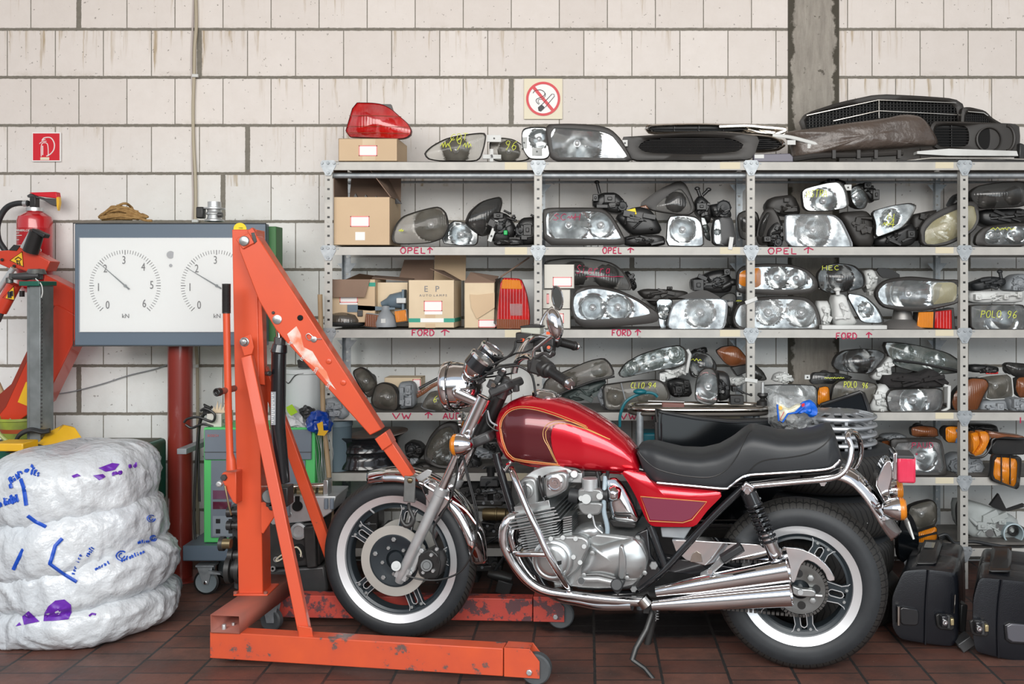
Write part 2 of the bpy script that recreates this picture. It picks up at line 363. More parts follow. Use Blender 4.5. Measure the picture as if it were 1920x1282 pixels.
def wall_mat():
    m, b, k = base('sand_lime_block_wall', .75); co, (X, Y, Z) = k.xyz()
    # every course 0.2503 m high; block length 0.2503 m, alternate courses shifted
    zz = k.m('DIVIDE', k.m('ADD', Z, 10*.2503-.0145), .2503); row = k.m('FLOOR', zz); fz = k.m('SUBTRACT', zz, row)
    par = k.m('MODULO', row, 2.0); xo = k.m('MULTIPLY', par, -.49)
    xx = k.m('ADD', k.m('DIVIDE', k.m('ADD', X, 20.0), .2503), k.m('ADD', xo, .155)); colm = k.m('FLOOR', xx); fx = k.m('SUBTRACT', xx, colm)
    edge = k.noise(co, 34, 5, .7); wob = k.m('MULTIPLY', k.m('SUBTRACT', edge, .5), .035)
    dz = k.m('MINIMUM', fz, k.m('SUBTRACT', 1.0, fz)); hj = k.m('LESS_THAN', k.m('ADD', dz, k.m('MULTIPLY', wob, 1.0)), .030)
    fx2 = k.m('ABSOLUTE', k.m('SUBTRACT', k.m('FRACT', k.m('ADD', xx, .5)), .5)); jn = k.m('FLOOR', k.m('ADD', xx, .5))
    rnd = k.white(k.comb(jn, row, 3.0)); wide = k.m('GREATER_THAN', rnd, .95)
    wd = k.m('ADD', .0095, k.m('MULTIPLY', wide, .042)); vj = k.m('LESS_THAN', k.m('ADD', fx2, k.m('MULTIPLY', wob, k.m('ADD', wide, .12))), wd)
    j = k.m('MAXIMUM', hj, vj)
    tone = k.white(k.comb(colm, row, 1.0))
    blk = k.mix(tone, (.70,.655,.62), (.785,.745,.71))
    low = k.ramp(Z, 0, 1); zf = k.m('SMOOTH_MIN', 1.0, 1.0)
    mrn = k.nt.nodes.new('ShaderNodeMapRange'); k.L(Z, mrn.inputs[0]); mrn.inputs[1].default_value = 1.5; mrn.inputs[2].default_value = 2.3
    cool = k.mix(k.white(k.comb(colm, row, 2.0)), (.745,.765,.755), (.80,.82,.81)); blk = k.mix(mrn.outputs[0], cool, blk)  # warm light above and bluish light below are put into the block colour
    fine = k.ramp(k.noise(co, 11, 8, .7), .35, .8); blk = k.mix(k.m('MULTIPLY', fine, .22), blk, (.52,.46,.40))
    # brown seepage below the joints of the upper courses
    drv = k.comb(k.m('MULTIPLY', X, 9.0), 0.0, k.m('MULTIPLY', Z, .55)); dr = k.noise(drv, 3.2, 7, .62)
    wv = k.comb(k.m('ADD', X, k.m('MULTIPLY', k.noise(co, 14, 2), .02)), 0.0, 0.0); dr2 = k.noise(wv, 31, 2)
    lng = k.m('MULTIPLY', k.m('SUBTRACT', fz, .35), .16)
    msk = k.ramp(k.m('ADD', dr, lng), .57, .66); msk = k.m('MULTIPLY', msk, k.ramp(dr2, .46, .60))
    zoneu = k.m('MULTIPLY', k.m('GREATER_THAN', Z, 1.95), k.ramp(k.noise(k.comb(k.m('MULTIPLY', X, 1.0), k.m('MULTIPLY', row, 3.7), 0.0), 1.3, 2), .46, .56))
    blk = k.mix(k.m('MULTIPLY', k.m('MULTIPLY', msk, zoneu), .85), blk, (.40,.31,.19))
    # dirt just above joints
    ab = k.ramp(fz, .03, .16, (1,1,1,1), (0,0,0,1)); n5 = k.ramp(k.noise(co, 5, 8, .75), .52, .70); blk = k.mix(k.m('MULTIPLY', k.m('MULTIPLY', ab, n5), .5), blk, (.36,.31,.23))
    sp = k.ramp(k.noise(co, 60, 2, .4), .735, .75); blk = k.mix(k.m('MULTIPLY', sp, .6), blk, (.16,.14,.12))
    mort = k.mix(k.noise(co, 45, 5, .7), (.12,.11,.09), (.27,.25,.21))
    colr = k.mix(j, blk, mort); k.L(colr, b.inputs['Base Color'])
    bn = k.nt.nodes.new('ShaderNodeBump'); bn.inputs['Distance'].default_value = .008; bn.inputs['Strength'].default_value = .8
    hgt = k.m('ADD', k.m('SUBTRACT', 1.0, j), k.m('MULTIPLY', k.noise(co, 70, 6, .7), .12)); k.L(hgt, bn.inputs['Height']); k.L(bn.outputs[0], b.inputs['Normal'])
    return m
def floor_mat():
    m, b, k = base('red_quarry_tiles', .5); co, (X, Y, Z) = k.xyz()
    xx = k.m('DIVIDE', k.m('ADD', X, 20.06), .245); cx = k.m('FLOOR', xx); fx = k.m('SUBTRACT', xx, cx)
    yy = k.m('ADD', k.m('DIVIDE', Y, .122), k.m('MULTIPLY', k.m('MODULO', cx, 2.0), .5)); cy = k.m('FLOOR', yy); fy = k.m('SUBTRACT', yy, cy)
    dx = k.m('MINIMUM', fx, k.m('SUBTRACT', 1.0, fx)); dy = k.m('MINIMUM', fy, k.m('SUBTRACT', 1.0, fy)); wb = k.m('MULTIPLY', k.m('SUBTRACT', k.noise(co, 30, 5, .7), .5), .03)
    jx = k.m('LESS_THAN', k.m('ADD', dx, wb), .022); jy = k.m('LESS_THAN', k.m('ADD', dy, wb), .030); j = k.m('MAXIMUM', jx, jy)
    t = k.white(k.comb(cx, cy, 0.0)); c = k.mix(t, (.115,.048,.036), (.185,.085,.062)); n1 = k.noise(co, 4.5, 8, .7)
    c = k.mix(k.m('MULTIPLY', k.ramp(n1, .40, .66), .8), c, (.060,.042,.037))
    spk = k.ramp(k.noise(co, 95, 2, .5), .735, .76); c = k.mix(k.m('MULTIPLY', spk, .5), c, (.45,.40,.36))
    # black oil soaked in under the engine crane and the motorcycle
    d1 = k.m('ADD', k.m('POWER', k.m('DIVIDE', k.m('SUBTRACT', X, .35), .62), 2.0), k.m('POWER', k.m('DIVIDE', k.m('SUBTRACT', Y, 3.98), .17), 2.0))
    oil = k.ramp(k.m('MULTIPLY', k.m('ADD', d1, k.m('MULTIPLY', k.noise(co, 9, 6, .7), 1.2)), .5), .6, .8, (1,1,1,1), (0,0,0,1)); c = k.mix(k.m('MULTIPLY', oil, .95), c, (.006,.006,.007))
    jc = k.mix(k.noise(co, 20, 4), (.018,.017,.017), (.05,.045,.042)); c = k.mix(j, c, jc); k.L(c, b.inputs['Base Color'])
    r = k.nt.nodes.new('ShaderNodeMapRange'); k.L(k.noise(co, 7, 6, .7), r.inputs[0]); r.inputs[3].default_value = .28; r.inputs[4].default_value = .72; k.L(r.outputs[0], b.inputs['Roughness'])
    bn = k.nt.nodes.new('ShaderNodeBump'); bn.inputs['Distance'].default_value = .004; bn.inputs['Strength'].default_value = .8
    k.L(k.m('ADD', k.m('SUBTRACT', 1.0, j), k.m('MULTIPLY', k.noise(co, 60, 5, .7), .3)), bn.inputs['Height']); k.L(bn.outputs[0], b.inputs['Normal'])
    return m
def concrete_mat():
    m, b, k = base('raw_concrete', .85); co, (X, Y, Z) = k.xyz()
    v = k.comb(k.m('MULTIPLY', X, 5.0), 0.0, k.m('MULTIPLY', Z, .8)); n = k.noise(v, 6, 8, .7); c = k.mix(k.ramp(n, .3, .75), (.26,.24,.21), (.46,.43,.38))
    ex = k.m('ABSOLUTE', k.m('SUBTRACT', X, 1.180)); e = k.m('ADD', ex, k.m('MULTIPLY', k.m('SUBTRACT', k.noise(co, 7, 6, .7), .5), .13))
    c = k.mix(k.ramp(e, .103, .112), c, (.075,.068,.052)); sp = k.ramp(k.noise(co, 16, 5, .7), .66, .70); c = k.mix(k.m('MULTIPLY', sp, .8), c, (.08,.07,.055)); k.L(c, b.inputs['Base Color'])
    bn = k.nt.nodes.new('ShaderNodeBump'); bn.inputs['Distance'].default_value = .01; k.L(k.noise(co, 30, 8, .7), bn.inputs['Height']); k.L(bn.outputs[0], b.inputs['Normal'])
    return m
struct('wall_back', M().bb(-5.5, 5.5, WD, WD+.24, -.02, 4.2), wall_mat(), smooth=False)
struct('trim_1', M().bb(1.048, 1.314, WD-.006, WD+.02, 0, 4.2), concrete_mat(), smooth=False)
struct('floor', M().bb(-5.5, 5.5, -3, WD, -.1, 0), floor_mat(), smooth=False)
struct('ceiling', M().bb(-5.5, 5.5, 1.2, WD+.24, 4.2, 4.4), mat('ceiling_plaster', (.42,.38,.34), .9), smooth=False)

# ---------------- stroke lettering ----------------
ST = {'O': [[(.1,.2),(0,.6),(.25,1),(.6,.95),(.72,.5),(.55,.05),(.25,0),(.1,.2)]], 'P': [[(.1,0),(.12,1)],[(.1,.95),(.6,.95),(.68,.7),(.5,.5),(.12,.48)]],
 'E': [[(.65,1),(.1,.97),(.08,.02),(.65,0)],[(.1,.5),(.5,.52)]], 'L': [[(.1,1),(.1,.03),(.65,0)]], 'F': [[(.65,1),(.1,.97),(.08,0)],[(.1,.5),(.5,.52)]],
 'R': [[(.1,0),(.12,1)],[(.1,.95),(.6,.95),(.68,.72),(.5,.5),(.12,.48),(.7,0)]], 'D': [[(.1,0),(.1,1),(.45,.95),(.7,.6),(.65,.25),(.4,.02),(.1,0)]],
 'V': [[(0,1),(.35,0),(.72,1)]], 'W': [[(0,1),(.22,0),(.4,.7),(.6,0),(.85,1)]], 'A': [[(0,0),(.35,1),(.72,0)],[(.12,.35),(.6,.35)]], 'U': [[(.05,1),(.05,.25),(.3,0),(.6,.2),(.65,1)]],
 'I': [[(.2,0),(.22,1)]], 'C': [[(.7,.85),(.4,1),(.1,.7),(.08,.3),(.35,0),(.7,.12)]], 'H': [[(.05,0),(.05,1)],[(.65,0),(.65,1)],[(.05,.5),(.65,.5)]],
 '9': [[(.6,.6),(.35,.5),(.1,.75),(.3,1),(.6,.9),(.55,.4),(.3,0)]], '4': [[(.5,0),(.5,1),(.05,.35),(.7,.35)]], '6': [[(.6,1),(.25,.7),(.1,.3),(.3,0),(.6,.15),(.6,.42),(.3,.5),(.12,.3)]],
 'S': [[(.65,.88),(.35,1),(.1,.78),(.35,.55),(.65,.3),(.4,0),(.05,.12)]], 'T': [[(0,1),(.7,1)],[(.35,1),(.35,0)]], 'N': [[(.05,0),(.05,1),(.6,0),(.62,1)]], 'B': [[(.1,0),(.1,1),(.5,.95),(.55,.65),(.1,.5),(.6,.4),(.6,.08),(.1,0)]],
 'i': [[(.2,0),(.22,.6)],[(.2,.8),(.24,.88)]], 'e': [[(.1,.3),(.55,.35),(.5,.6),(.2,.6),(.08,.3),(.25,0),(.55,.08)]], 'r': [[(.1,0),(.1,.6)],[(.1,.4),(.35,.6),(.55,.55)]], 'a': [[(.55,.5),(.25,.6),(.08,.3),(.25,0),(.55,.2),(.55,.6),(.58,0)]],
 'd': [[(.55,.3),(.3,.6),(.08,.3),(.3,0),(.55,.3)],[(.56,1),(.56,0)]], 'k': [[(.1,0),(.1,1)],[(.5,.6),(.1,.28),(.55,0)]], 't': [[(.25,1),(.25,.1),(.5,0)],[(.05,.65),(.5,.65)]], 'n': [[(.1,0),(.1,.6)],[(.1,.4),(.35,.6),(.52,.45),(.52,0)]], 'm': [[(.1,0),(.1,.6)],[(.1,.45),(.28,.6),(.4,.45),(.4,0)],[(.4,.45),(.58,.6),(.7,.45),(.7,0)]],
 'o': [[(.3,.6),(.08,.3),(.3,0),(.55,.3),(.3,.6)]], 's': [[(.5,.52),(.25,.6),(.1,.45),(.5,.2),(.35,0),(.08,.08)]], 'h': [[(.1,0),(.1,1)],[(.1,.4),(.35,.6),(.52,.45),(.52,0)]], 'c': [[(.5,.5),(.25,.6),(.08,.3),(.25,0),(.5,.1)]], 'l': [[(.2,0),(.2,1)]],
 '^': [[(.35,0),(.38,1)],[(.05,.6),(.38,1),(.75,.6)]], '~': [[(0,.3),(.2,.6),(.35,.2),(.5,.7),(.7,.2),(.85,.55),(1.0,.3)]], ' ': [], '(': [[(.5,1.1),(.1,.5),(.5,-.1)]]}
def strokes(text, w, h, sp=1.0, skew=0.0):
    """polylines in a box w x h"""
    adv = .9*sp; n = len(text); out = []; tot = adv*n-.18*sp
    for i, c in enumerate(text):
        for s in ST.get(c, []):
            out.append([((x+i*adv)/tot*w+skew*y*h, y*h) for x, y in s])
    return out
def scribble(name, lines, at, r, mt, parent, smoothk=2):
    """lines: list of 2-D polylines; at(x,y)->3-D point"""
    m = M()
    for l in lines:
        l = [(a[0], a[1], 0) for a in l]; q = []
        for i in range(len(l)-1):
            for j in range(4): t = j/4; q.append((l[i][0]*(1-t)+l[i+1][0]*t, l[i][1]*(1-t)+l[i+1][1]*t))
        q.append(l[-1][:2]); m.tube([at(*x) for x in q], r, 5)
    return ob(name, m, mt, parent)
def fonttext(s, size, mw, mt, parent=None, name='lettering', ext=.0006, xs=1.0):
    c = bpy.data.curves.new('t', 'FONT'); c.body = s; c.size = size; c.extrude = ext; c.resolution_u = 3; c.align_x = 'CENTER'
    o = bpy.data.objects.new('t', c); COL.objects.link(o); bpy.context.view_layer.update()
    me = bpy.data.meshes.new_from_object(o.evaluated_get(bpy.context.evaluated_depsgraph_get())); bpy.data.objects.remove(o); bpy.data.curves.remove(c)
    me.transform(mw @ Matrix.Diagonal((xs,1,1,1))); me.materials.clear(); me.materials.append(mt); me.name = name
    o = bpy.data.objects.new(name, me); COL.objects.link(o); o.parent = parent; return o
FACE = Matrix.Rotation(R(90), 4, 'X')     # text upright, facing the camera side
def textat(s, px, py, d, hpx, mt, parent, rot=0, name='lettering', xs=1.0):
    p = P(px, py, d); size = hpx*d/F/.70
    return fonttext(s, size, Matrix.Translation(p) @ Matrix.Rotation(R(-rot), 4, 'Y') @ FACE, mt, parent, name, xs=xs)
# ---------------- shelf rack ----------------
SD0, SD1 = 4.45, 4.80      # front / back of the rack
rack = thing('shelf_rack', 'long grey slotted-angle steel rack with five levels full of car lamps', 'shelf rack')
PX = [-1.219, -.229, .776, 1.783, 2.79]
def post(x, y, name='post'):
    m = M(); s = 1 if y == SD0 else -1; w_ = .036
    # L profile with punched holes down the front flange
    hx = x; zz = 0.0; yf = y
    m.bb(hx-w_/2, hx-.006, yf, yf+.002*s, 0, 2.0); m.bb(hx+.006, hx+w_/2, yf, yf+.002*s, 0, 2.0)
    z = 0.0
    while z < 2.0:
        m.bb(hx-.006, hx+.006, yf, yf+.002*s, z, min(z+.034, 2.0)); z += .044
    m.bb(hx-w_/2-.001, hx-w_/2+.001, yf, yf+.036*s, 0, 2.0)
    if s > 0:
        z = .034
        while z < 1.99: m.bb(hx-.0075, hx+.0075, yf+.003, yf+.004, z-.002, z+.012, 1); z += .044
    return ob(name, m, [rack_m if s > 0 else galv, blackp], rack, smooth=False)
for x in PX: post(x, SD0); post(x+(.0), SD1)
LV = [1.997, 1.596, 1.206, .8155, .51, .175]
Z1 = {4: [.53, .53, .51, .51]}
def shelf(i, lv):
    z = Z1.get(lv, [LV[lv]]*4)[i]; x0, x1 = PX[i]+.012, PX[i+1]-.012; m = M(); h = .040
    zt = z+h/2
    m.bb(x0, x1, SD0-.002, SD0, z-h/2, zt); m.bb(x0, x1, SD0-.002, SD1, zt-.002, zt, 1); m.bb(x0, x1, SD1, SD1+.002, z-h/2, zt)
    m.bb(x0, x1, SD0, SD0+.012, z-h/2, z-h/2+.002); m.bb(x0, x1, SD1-.012, SD1, z-h/2, z-h/2+.002)
    o = ob('shelf_board', m, [rack_m, rack_top], rack, smooth=False)
    if True: ob('tape', M().bb(x1-.145+.01*i, x1-.04, SD0-.0032, SD0-.002, z-.018+.003*i, z+.017), tape_m, o, label='beige tape strip on the shelf lip')
    return o
SH = {}
for lv in range(6):
    for i in range(4): SH[(i, lv)] = shelf(i, lv)
m = M().tube([(PX[0], SD0+.05, LV[0]-.04), (PX[4], SD0+.05, LV[0]-.04)], .014, 10)
m.tube([(PX[0], SD1-.02, LV[0]-.04), (PX[4], SD1-.02, LV[0]-.04)], .006, 8); ob('brace_tube', m, galv, rack)
def gusset(x, z, up):
    m = M(); y = SD0-.004; s = .036
    pts = [(-s,0),(-s,.016),(-s*.75,.026),(s*.75,.026),(s,.016),(s,0),(.012,-.046),(-.012,-.046)]
    m.prism([(x+a, y, z+b) for a, b in pts], (0,-.002,0))
    for a, b in ((-.028,.012),(.028,.012),(0,.012),(0,-.034)): m.bolt((x+a, y-.002, z+b), (0,-1,0), .0065, .005)
    m.bolt((x+.045, SD0-.002, z+.01), (0,-1,0), .004, .003)
    ob('corner_plate', m, galv, rack, smooth=False)
for k, x in enumerate(PX[:4]):
    for lv in range(6):
        if (k == 0 and lv > 3): continue
        gusset(x, LV[lv]+(0), 0)
for x in PX[:4]:       # rear corner braces seen under the boards
    for lv in (0, 1, 2):
        z = LV[lv]-.05; m = M().prism([(x-.05, SD1-.004, z), (x+.05, SD1-.004, z), (x+.012, SD1-.004, z-.045), (x-.012, SD1-.004, z-.045)], (0, -.002, 0)); ob('rear_corner_plate', m, galv, rack, smooth=False)
for x, z, n in ((.776, LV[2]+.155, 0), (.776, .745+.24, 1), (.68, LV[1]+.035, 2)):
    m = M().box((x, SD0-.006, z), (.060 if n < 2 else .02, .003, .018 if n < 2 else .06), Matrix.Rotation(R(-22 if n == 0 else 8), 3, 'Y')); ob('loose_plate', m, whitep, rack, bevel=.002, label='small white connector plate')
def shelf_mark(txt, px, py, wpx, i, lv, mt=rwr, hpx=11, name='lettering'):
    s = F/SD0; x0 = (px-VX)/s; z0 = H-(py-VY)/s; ls = strokes(txt, wpx/s, hpx/s, 1)
    return scribble(name, ls, lambda a, b: Vector((x0+a, SD0-.003, z0+b)), .0029, mt, SH[(i, lv)])
shelf_mark('OPEL^', 751, 475, 60, 0, 1); shelf_mark('OPEL', 1130, 475, 36, 1, 1); shelf_mark('^', 1176, 474, 12, 1, 1, hpx=9); shelf_mark('OPEL', 1440, 476, 54, 2, 1); shelf_mark('^', 1506, 475, 18, 2, 1)
shelf_mark('FORD', 772, 629, 42, 0, 2); shelf_mark('^', 826, 629, 16, 0, 2); shelf_mark('FORD', 1147, 629, 36, 1, 2); shelf_mark('^', 1190, 629, 11, 1, 2); shelf_mark('FORD', 1567, 635, 39, 2, 2); shelf_mark('^', 1623, 634, 11, 2, 2)
shelf_mark('VW', 736, 785, 32, 0, 3); shelf_mark('^', 796, 784, 14, 0, 3); shelf_mark('AUDI', 831, 785, 44, 0, 3); shelf_mark('VW', 1163, 786, 28, 1, 3); shelf_mark('^', 1218, 786, 10, 1, 3); shelf_mark('I', 1911, 793, 6, 3, 3)

# ---------------- generic lamp builders ----------------
def ringpts(z, pts, d): return [ZP(z, x, y, d) for x, y in pts]
def outline2(z, pts, d, it=2, n=44):
    q = chaikin([(zp(z,*p)[0], zp(z,*p)[1], 0) for p in pts], it, True, .17)
    q = resample(q, n); return [P(a.x, a.y, d) for a in q]
def lamp(name, label, z, out, d=4.47, t=.11, lens=None, st='clear', bowls=None, yaw=0, pitch=0, bul=.022, house=None, rim=.95, write=None, wmat=None, it=2, cat_='headlight', group='car lamps stored on the rack', refl_m=None, ribs=None, tabs=None, two=None, rr=0.0):
    n = 44; O = outline2(z, out, d, it, n); c = sum(O, Vector())/n
    LO = outline2(z, lens, d, it, n) if lens else [c+(p-c)*rim for p in O]
    # line the two outlines up so that equal indices face the same way
    if lens:
        k0 = min(range(n), key=lambda k: sum((O[i]-LO[(i+k) % n]).length for i in range(0, n, 4))); LO = LO[k0:]+LO[:k0]
    lc = sum(LO, Vector())/n; Y = Vector((0,1,0))
    m = M(); fwd = -.004
    rings = [[p+Y*.010 for p in LO], [p+Y*(fwd-.001) for p in LO], [p*.35+q*.65+Y*(fwd-.003) for p, q in zip(LO, O)], [p+Y*fwd*.3 for p in O], [p+Y*.014 for p in O], [c+(p-c)*.97+Y*t*.35 for p in O], [c+(p-c)*.80+Y*t*.72 for p in O], [c+(p-c)*.52+Y*t for p in O]]
    m.loft(rings, False, cap1=True)
    cc = c+Y*t; m.cyl(cc-Y*.005, cc+Y*.02, .03, 14)
    q = Matrix.Translation(c) @ Matrix.Rotation(R(yaw), 4, 'Z') @ Matrix.Rotation(R(pitch), 4, 'X') @ Matrix.Translation(-c)
    house = house or dustp
    root = ob(name, m, house, None, xf=q, ang=50); tag(root, label, cat_, group)
    # reflector: sheet with one or more hollow bowls
    B = []
    if bowls is None: B = [(lc.x, lc.z, min(max(p.z for p in LO)-min(p.z for p in LO), max(p.x for p in LO)-min(p.x for p in LO))*.46)]
    else:
        for bx, by, br in bowls: p = ZP(z, bx, by, d); B.append((p.x, p.z, br/ZN[z][2]*d/F))
    def dep(p, s):
        h = .010
        for bx, bz, br in B:
            r2 = ((p.x-bx)**2+(p.z-bz)**2)/br**2
            if r2 < 1: h = max(h, .014+min(.055, t*.6)*(1-r2))
        return h
    rg = [[(lambda v: Vector((v.x, d+dep(v, s), v.z)))(lc+(p-lc)*s) for p in LO] for s in (.999, .94, .88, .82, .76, .7, .63, .56, .49, .42, .35, .27, .19, .1, .02)]
    ob('reflector', M().loft(rg, False), refl_m or (refd if st in ('dark', 'smoke', 'brown') else refl), root, xf=q)
    if st in ('clear', 'white', 'plain', 'yellow', 'green', 'smoke'):
        mm = M()
        for bx, bz, br in B: mm.ball((bx, d+.022, bz), min(.017, br*.3), 10); mm.cyl((bx, d+.022, bz), (bx, d+.05, bz), .005, 8)
        ob('bulb', mm, bulbg, root, xf=q)
    ss = (1, .97, .9, .8, .68, .55, .4, .25, .08)
    lr = [[lc+(p-lc)*s-Y*(bul*(1-s**2.2)+.001) for p in LO] for s in ss]
    lo = ob('lens', M().loft(lr, False, cap1=True), LENS[st], root, xf=q)
    if two:  # second lens colour: polygon region laid just over the lens
        for zo, sty in two:
            W = outline2(z, zo, d-.006, 1, 24); wc = sum(W, Vector())/24
            rr_ = [[wc+(p-wc)*s-Y*(.014*(1-s*s)) for p in W] for s in (1, .9, .7, .4, .1)]
            ob('indicator_lens', M().loft([[p+Y*.02 for p in W]]+rr_, False, cap1=True), LENS[sty], root, xf=q, label=sty+' indicator lens')
    if tabs:
        for (x0, y0, x1, y1) in tabs:
            a = ZP(z, x0, y0, d); b = ZP(z, x1, y1, d)
            tm = M().bb(a.x, b.x, d+.004, d+.020, a.z, b.z); tm.bolt(((a.x+b.x)/2, d+.004, (a.z+b.z)/2), (0,-1,0), .005, .003, 1)
            ob('mounting_tab', tm, [whitep, blackp], root, xf=q, bevel=.002, smooth=False)
    if write:
        for txt, wx, wy, ww, wh in write:
            ls = strokes(txt, ww, wh, 1, .15); bmax = max((p-lc).length for p in LO)
            def at(a, b):
                X_, Y_ = zp(z, wx+a, wy-b); p = P(X_, Y_, d); s = 0
                v = p-lc; 
                best = max((LO[i]-lc).dot(v)/(v.length+1e-9) for i in range(n)); s = min(1, v.length/max(best, 1e-5))
                return q @ (p-Y*(bul*(1-s**2.2)+.0032))
            scribble('handwriting', ls, at, .0016, wmat or ywr, lo)
    return root
def lampback(name, label, z, out, d=4.55, t=.09, caps=(), blocks=(), mt=None, it=1, cat_='headlight', group='lamp housings lying back to front on the rack', stem=(), n=30, tube=()):
    mt = mt or blackp; O = outline2(z, out, d, it, n); c = sum(O, Vector())/n; Y = Vector((0,1,0)); m = M()
    m.loft([[c+(p-c)*.55-Y*.012 for p in O], [c+(p-c)*.80-Y*.008 for p in O], [c+(p-c)*.96+Y*.004 for p in O], [p+Y*.02 for p in O], [p+Y*t*.8 for p in O], [c+(p-c)*.9+Y*t for p in O]])
    root = ob(name, m, mt, None, ang=45); tag(root, label, cat_, group); s = d/F
    for cx, cy, r in caps:
        p = ZP(z, cx, cy, d-.012); rr = r/ZN[z][2]*s
        m = M().lathe([(rr,.03),(rr,-.012),(rr*.88,-.016),(rr*.84,-.008),(rr*.45,-.008),(rr*.42,-.022),(.001,-.024)], p, (0,1,0), 24)
        for k in range(8): a = k*math.pi/4; m.box(p+Vector((math.cos(a)*rr, -.002, math.sin(a)*rr)), (.007,.014,.007))
        ob('rubber_cap', m, mt if mt is not blackp else rubber, root)
    for x0, y0, x1, y1 in blocks:
        a = ZP(z, x0, y0, d); b = ZP(z, x1, y1, d); m = M().bb(a.x, b.x, d-.035, d+.02, a.z, b.z); m.bb(a.x*.7+b.x*.3, a.x*.3+b.x*.7, d-.042, d-.03, a.z*.7+b.z*.3, a.z*.3+b.z*.7)
        ob('connector', m, mt, root, bevel=.003)
    rd = random.Random(len(THINGS)*7+3); W_ = max(p.x for p in O)-min(p.x for p in O); H_ = max(p.z for p in O)-min(p.z for p in O); m = M()
    for k in range(5): m.box(c+Vector((rd.uniform(-.3,.3)*W_, -.012-.012*rd.random(), rd.uniform(-.28,.28)*H_)), (W_*rd.uniform(.12,.34), .02, H_*rd.uniform(.06,.22)), Matrix.Rotation(rd.uniform(-.5,.5), 3, 'Y'))
    for k in range(4): m.cyl(c+Vector((rd.uniform(-.34,.34)*W_, -.004, rd.uniform(-.3,.3)*H_)), c+Vector((rd.uniform(-.34,.34)*W_, -.03, rd.uniform(-.3,.3)*H_)), rd.uniform(.004,.010), 10)
    ob('moulded_ribs', m, mt, root, bevel=.0015)
    for x0, y0, x1, y1, r in stem:
        m = M().cyl(ZP(z, x0, y0, d-.01), ZP(z, x1, y1, d-.01), r/ZN[z][2]*s, 10); e = ZP(z, x1, y1, d-.01); m.ball(e, r/ZN[z][2]*s*1.7, 10, 0, (1,.8,.7)); ob('adjuster', m, mt, root)
    return root
def carton(label, z, x0, y0, x1, y1, d=4.50, dep=.22, side=None, mt=None, open_=False, lbl=None, yaw=0, tape=None, group='cardboard boxes on the rack', name='cardboard_box', mark=None):
    """front face given by its corners in a zoomed picture"""
    a = ZP(z, x0, y0, d); b = ZP(z, x1, y1, d); X0, X1, Z1_, Z0 = a.x, b.x, a.z, b.z; mt = mt or card
    c = Vector(((X0+X1)/2, d, (Z0+Z1_)/2)); q = Matrix.Translation(c) @ Matrix.Rotation(R(yaw), 4, 'Z') @ Matrix.Translation(-c)
    root = thing(name, label, 'box', group); m = M(); T = .004
    m.bb(X0, X1, d, d+T, Z0, Z1_); m.bb(X0, X1, d+dep-T, d+dep, Z0, Z1_); m.bb(X0, X0+T, d, d+dep, Z0, Z1_); m.bb(X1-T, X1, d, d+dep, Z0, Z1_); m.bb(X0, X1, d, d+dep, Z0, Z0+T)
    if not open_: m.bb(X0, X1, d, d+dep/2-.001, Z1_-T, Z1_); m.bb(X0, X1, d+dep/2+.001, d+dep, Z1_-T, Z1_)
    ob('carton', m, mt, root, xf=q, smooth=False, bevel=.0015)
    if lbl:
        for (lx0, ly0, lx1, ly1, kind) in lbl:
            p = ZP(z, lx0, ly0, d); r = ZP(z, lx1, ly1, d); mm = M(); mm.bb(p.x, r.x, d-.0012, d, r.z, p.z, 0)
            if kind == 'addr':
                w_ = .004
                for bx in ((p.x, r.x, p.z-w_, p.z), (p.x, r.x, r.z, r.z+w_), (p.x, p.x+w_, r.z, p.z), (r.x-w_, r.x, r.z, p.z)): mm.bb(bx[0], bx[1], d-.002, d-.001, bx[2], bx[3], 1)
            ob('label', mm, [paper, pinkpr], root, xf=q, smooth=False, label='white paper label'+(' with red border' if kind == 'addr' else ''))
    if tape:
        for (lx0, ly0, lx1, ly1, tm) in tape:
            p = ZP(z, lx0, ly0, d); r = ZP(z, lx1, ly1, d); ob('tape', M().bb(p.x, r.x, d-.001, d, r.z, p.z), tm, root, xf=q, smooth=False)
    return root, q, (X0, X1, Z0, Z1_)
# ---------------- top of the rack ----------------
r_, q_, b_ = carton('small flat tan cardboard box with pink-edged label under the red tail lamp', 'A', 130, 450, 548, 612, 4.50, .24, lbl=[(275,500,405,575,'addr')], tape=[(300,455,392,498,cardl),(300,575,392,608,cardl)])
lamp('tail_lamp', 'large translucent red tail lamp lying on a small flat cardboard box', 'A', [(240,197),(370,198),(440,208),(505,240),(560,290),(625,345),(652,395),(640,435),(580,456),(400,448),(168,440)], 4.53, .12, st='red', rim=.975, house=mat('dark_red_housing', (.10,.004,.008), .4), bul=.03, it=1, cat_='tail light', group='tail lamps kept on the rack', bowls=[(330,350,70),(480,380,60)])
for y0, x1 in ((290,575),(365,640),(410,648)): ob('lens_line', M().tube([ZP('A',205 if y0 < 300 else 180,y0,4.508), ZP('A',400,y0,4.498), ZP('A',x1,y0+6,4.51)], .0012, 5), LENS['brown'], THINGS[-1])
ob('dark_corner', M().prism([ZP('A',x,y,4.56) for x,y in ((425,208),(500,208),(515,255),(450,240))], (0,.03,0)), blackp, THINGS[-1])
lamp('headlight', 'almond-shaped yellowed headlight with yellow scribble, nearest the flat box on top of the rack', 'A', [(733,560),(790,505),(890,450),(1000,425),(1100,410),(1180,405),(1165,500),(1130,610),(950,612),(830,612),(760,600)], 4.50, .09, st='smoke', yaw=6, bul=.035, write=[('~(9~',850,540,200,85),('CDT',920,470,120,50)], tabs=[(1180,420,1280,470),(1150,560,1280,590),(1200,520,1225,612)], bowls=[(960,530,90)])
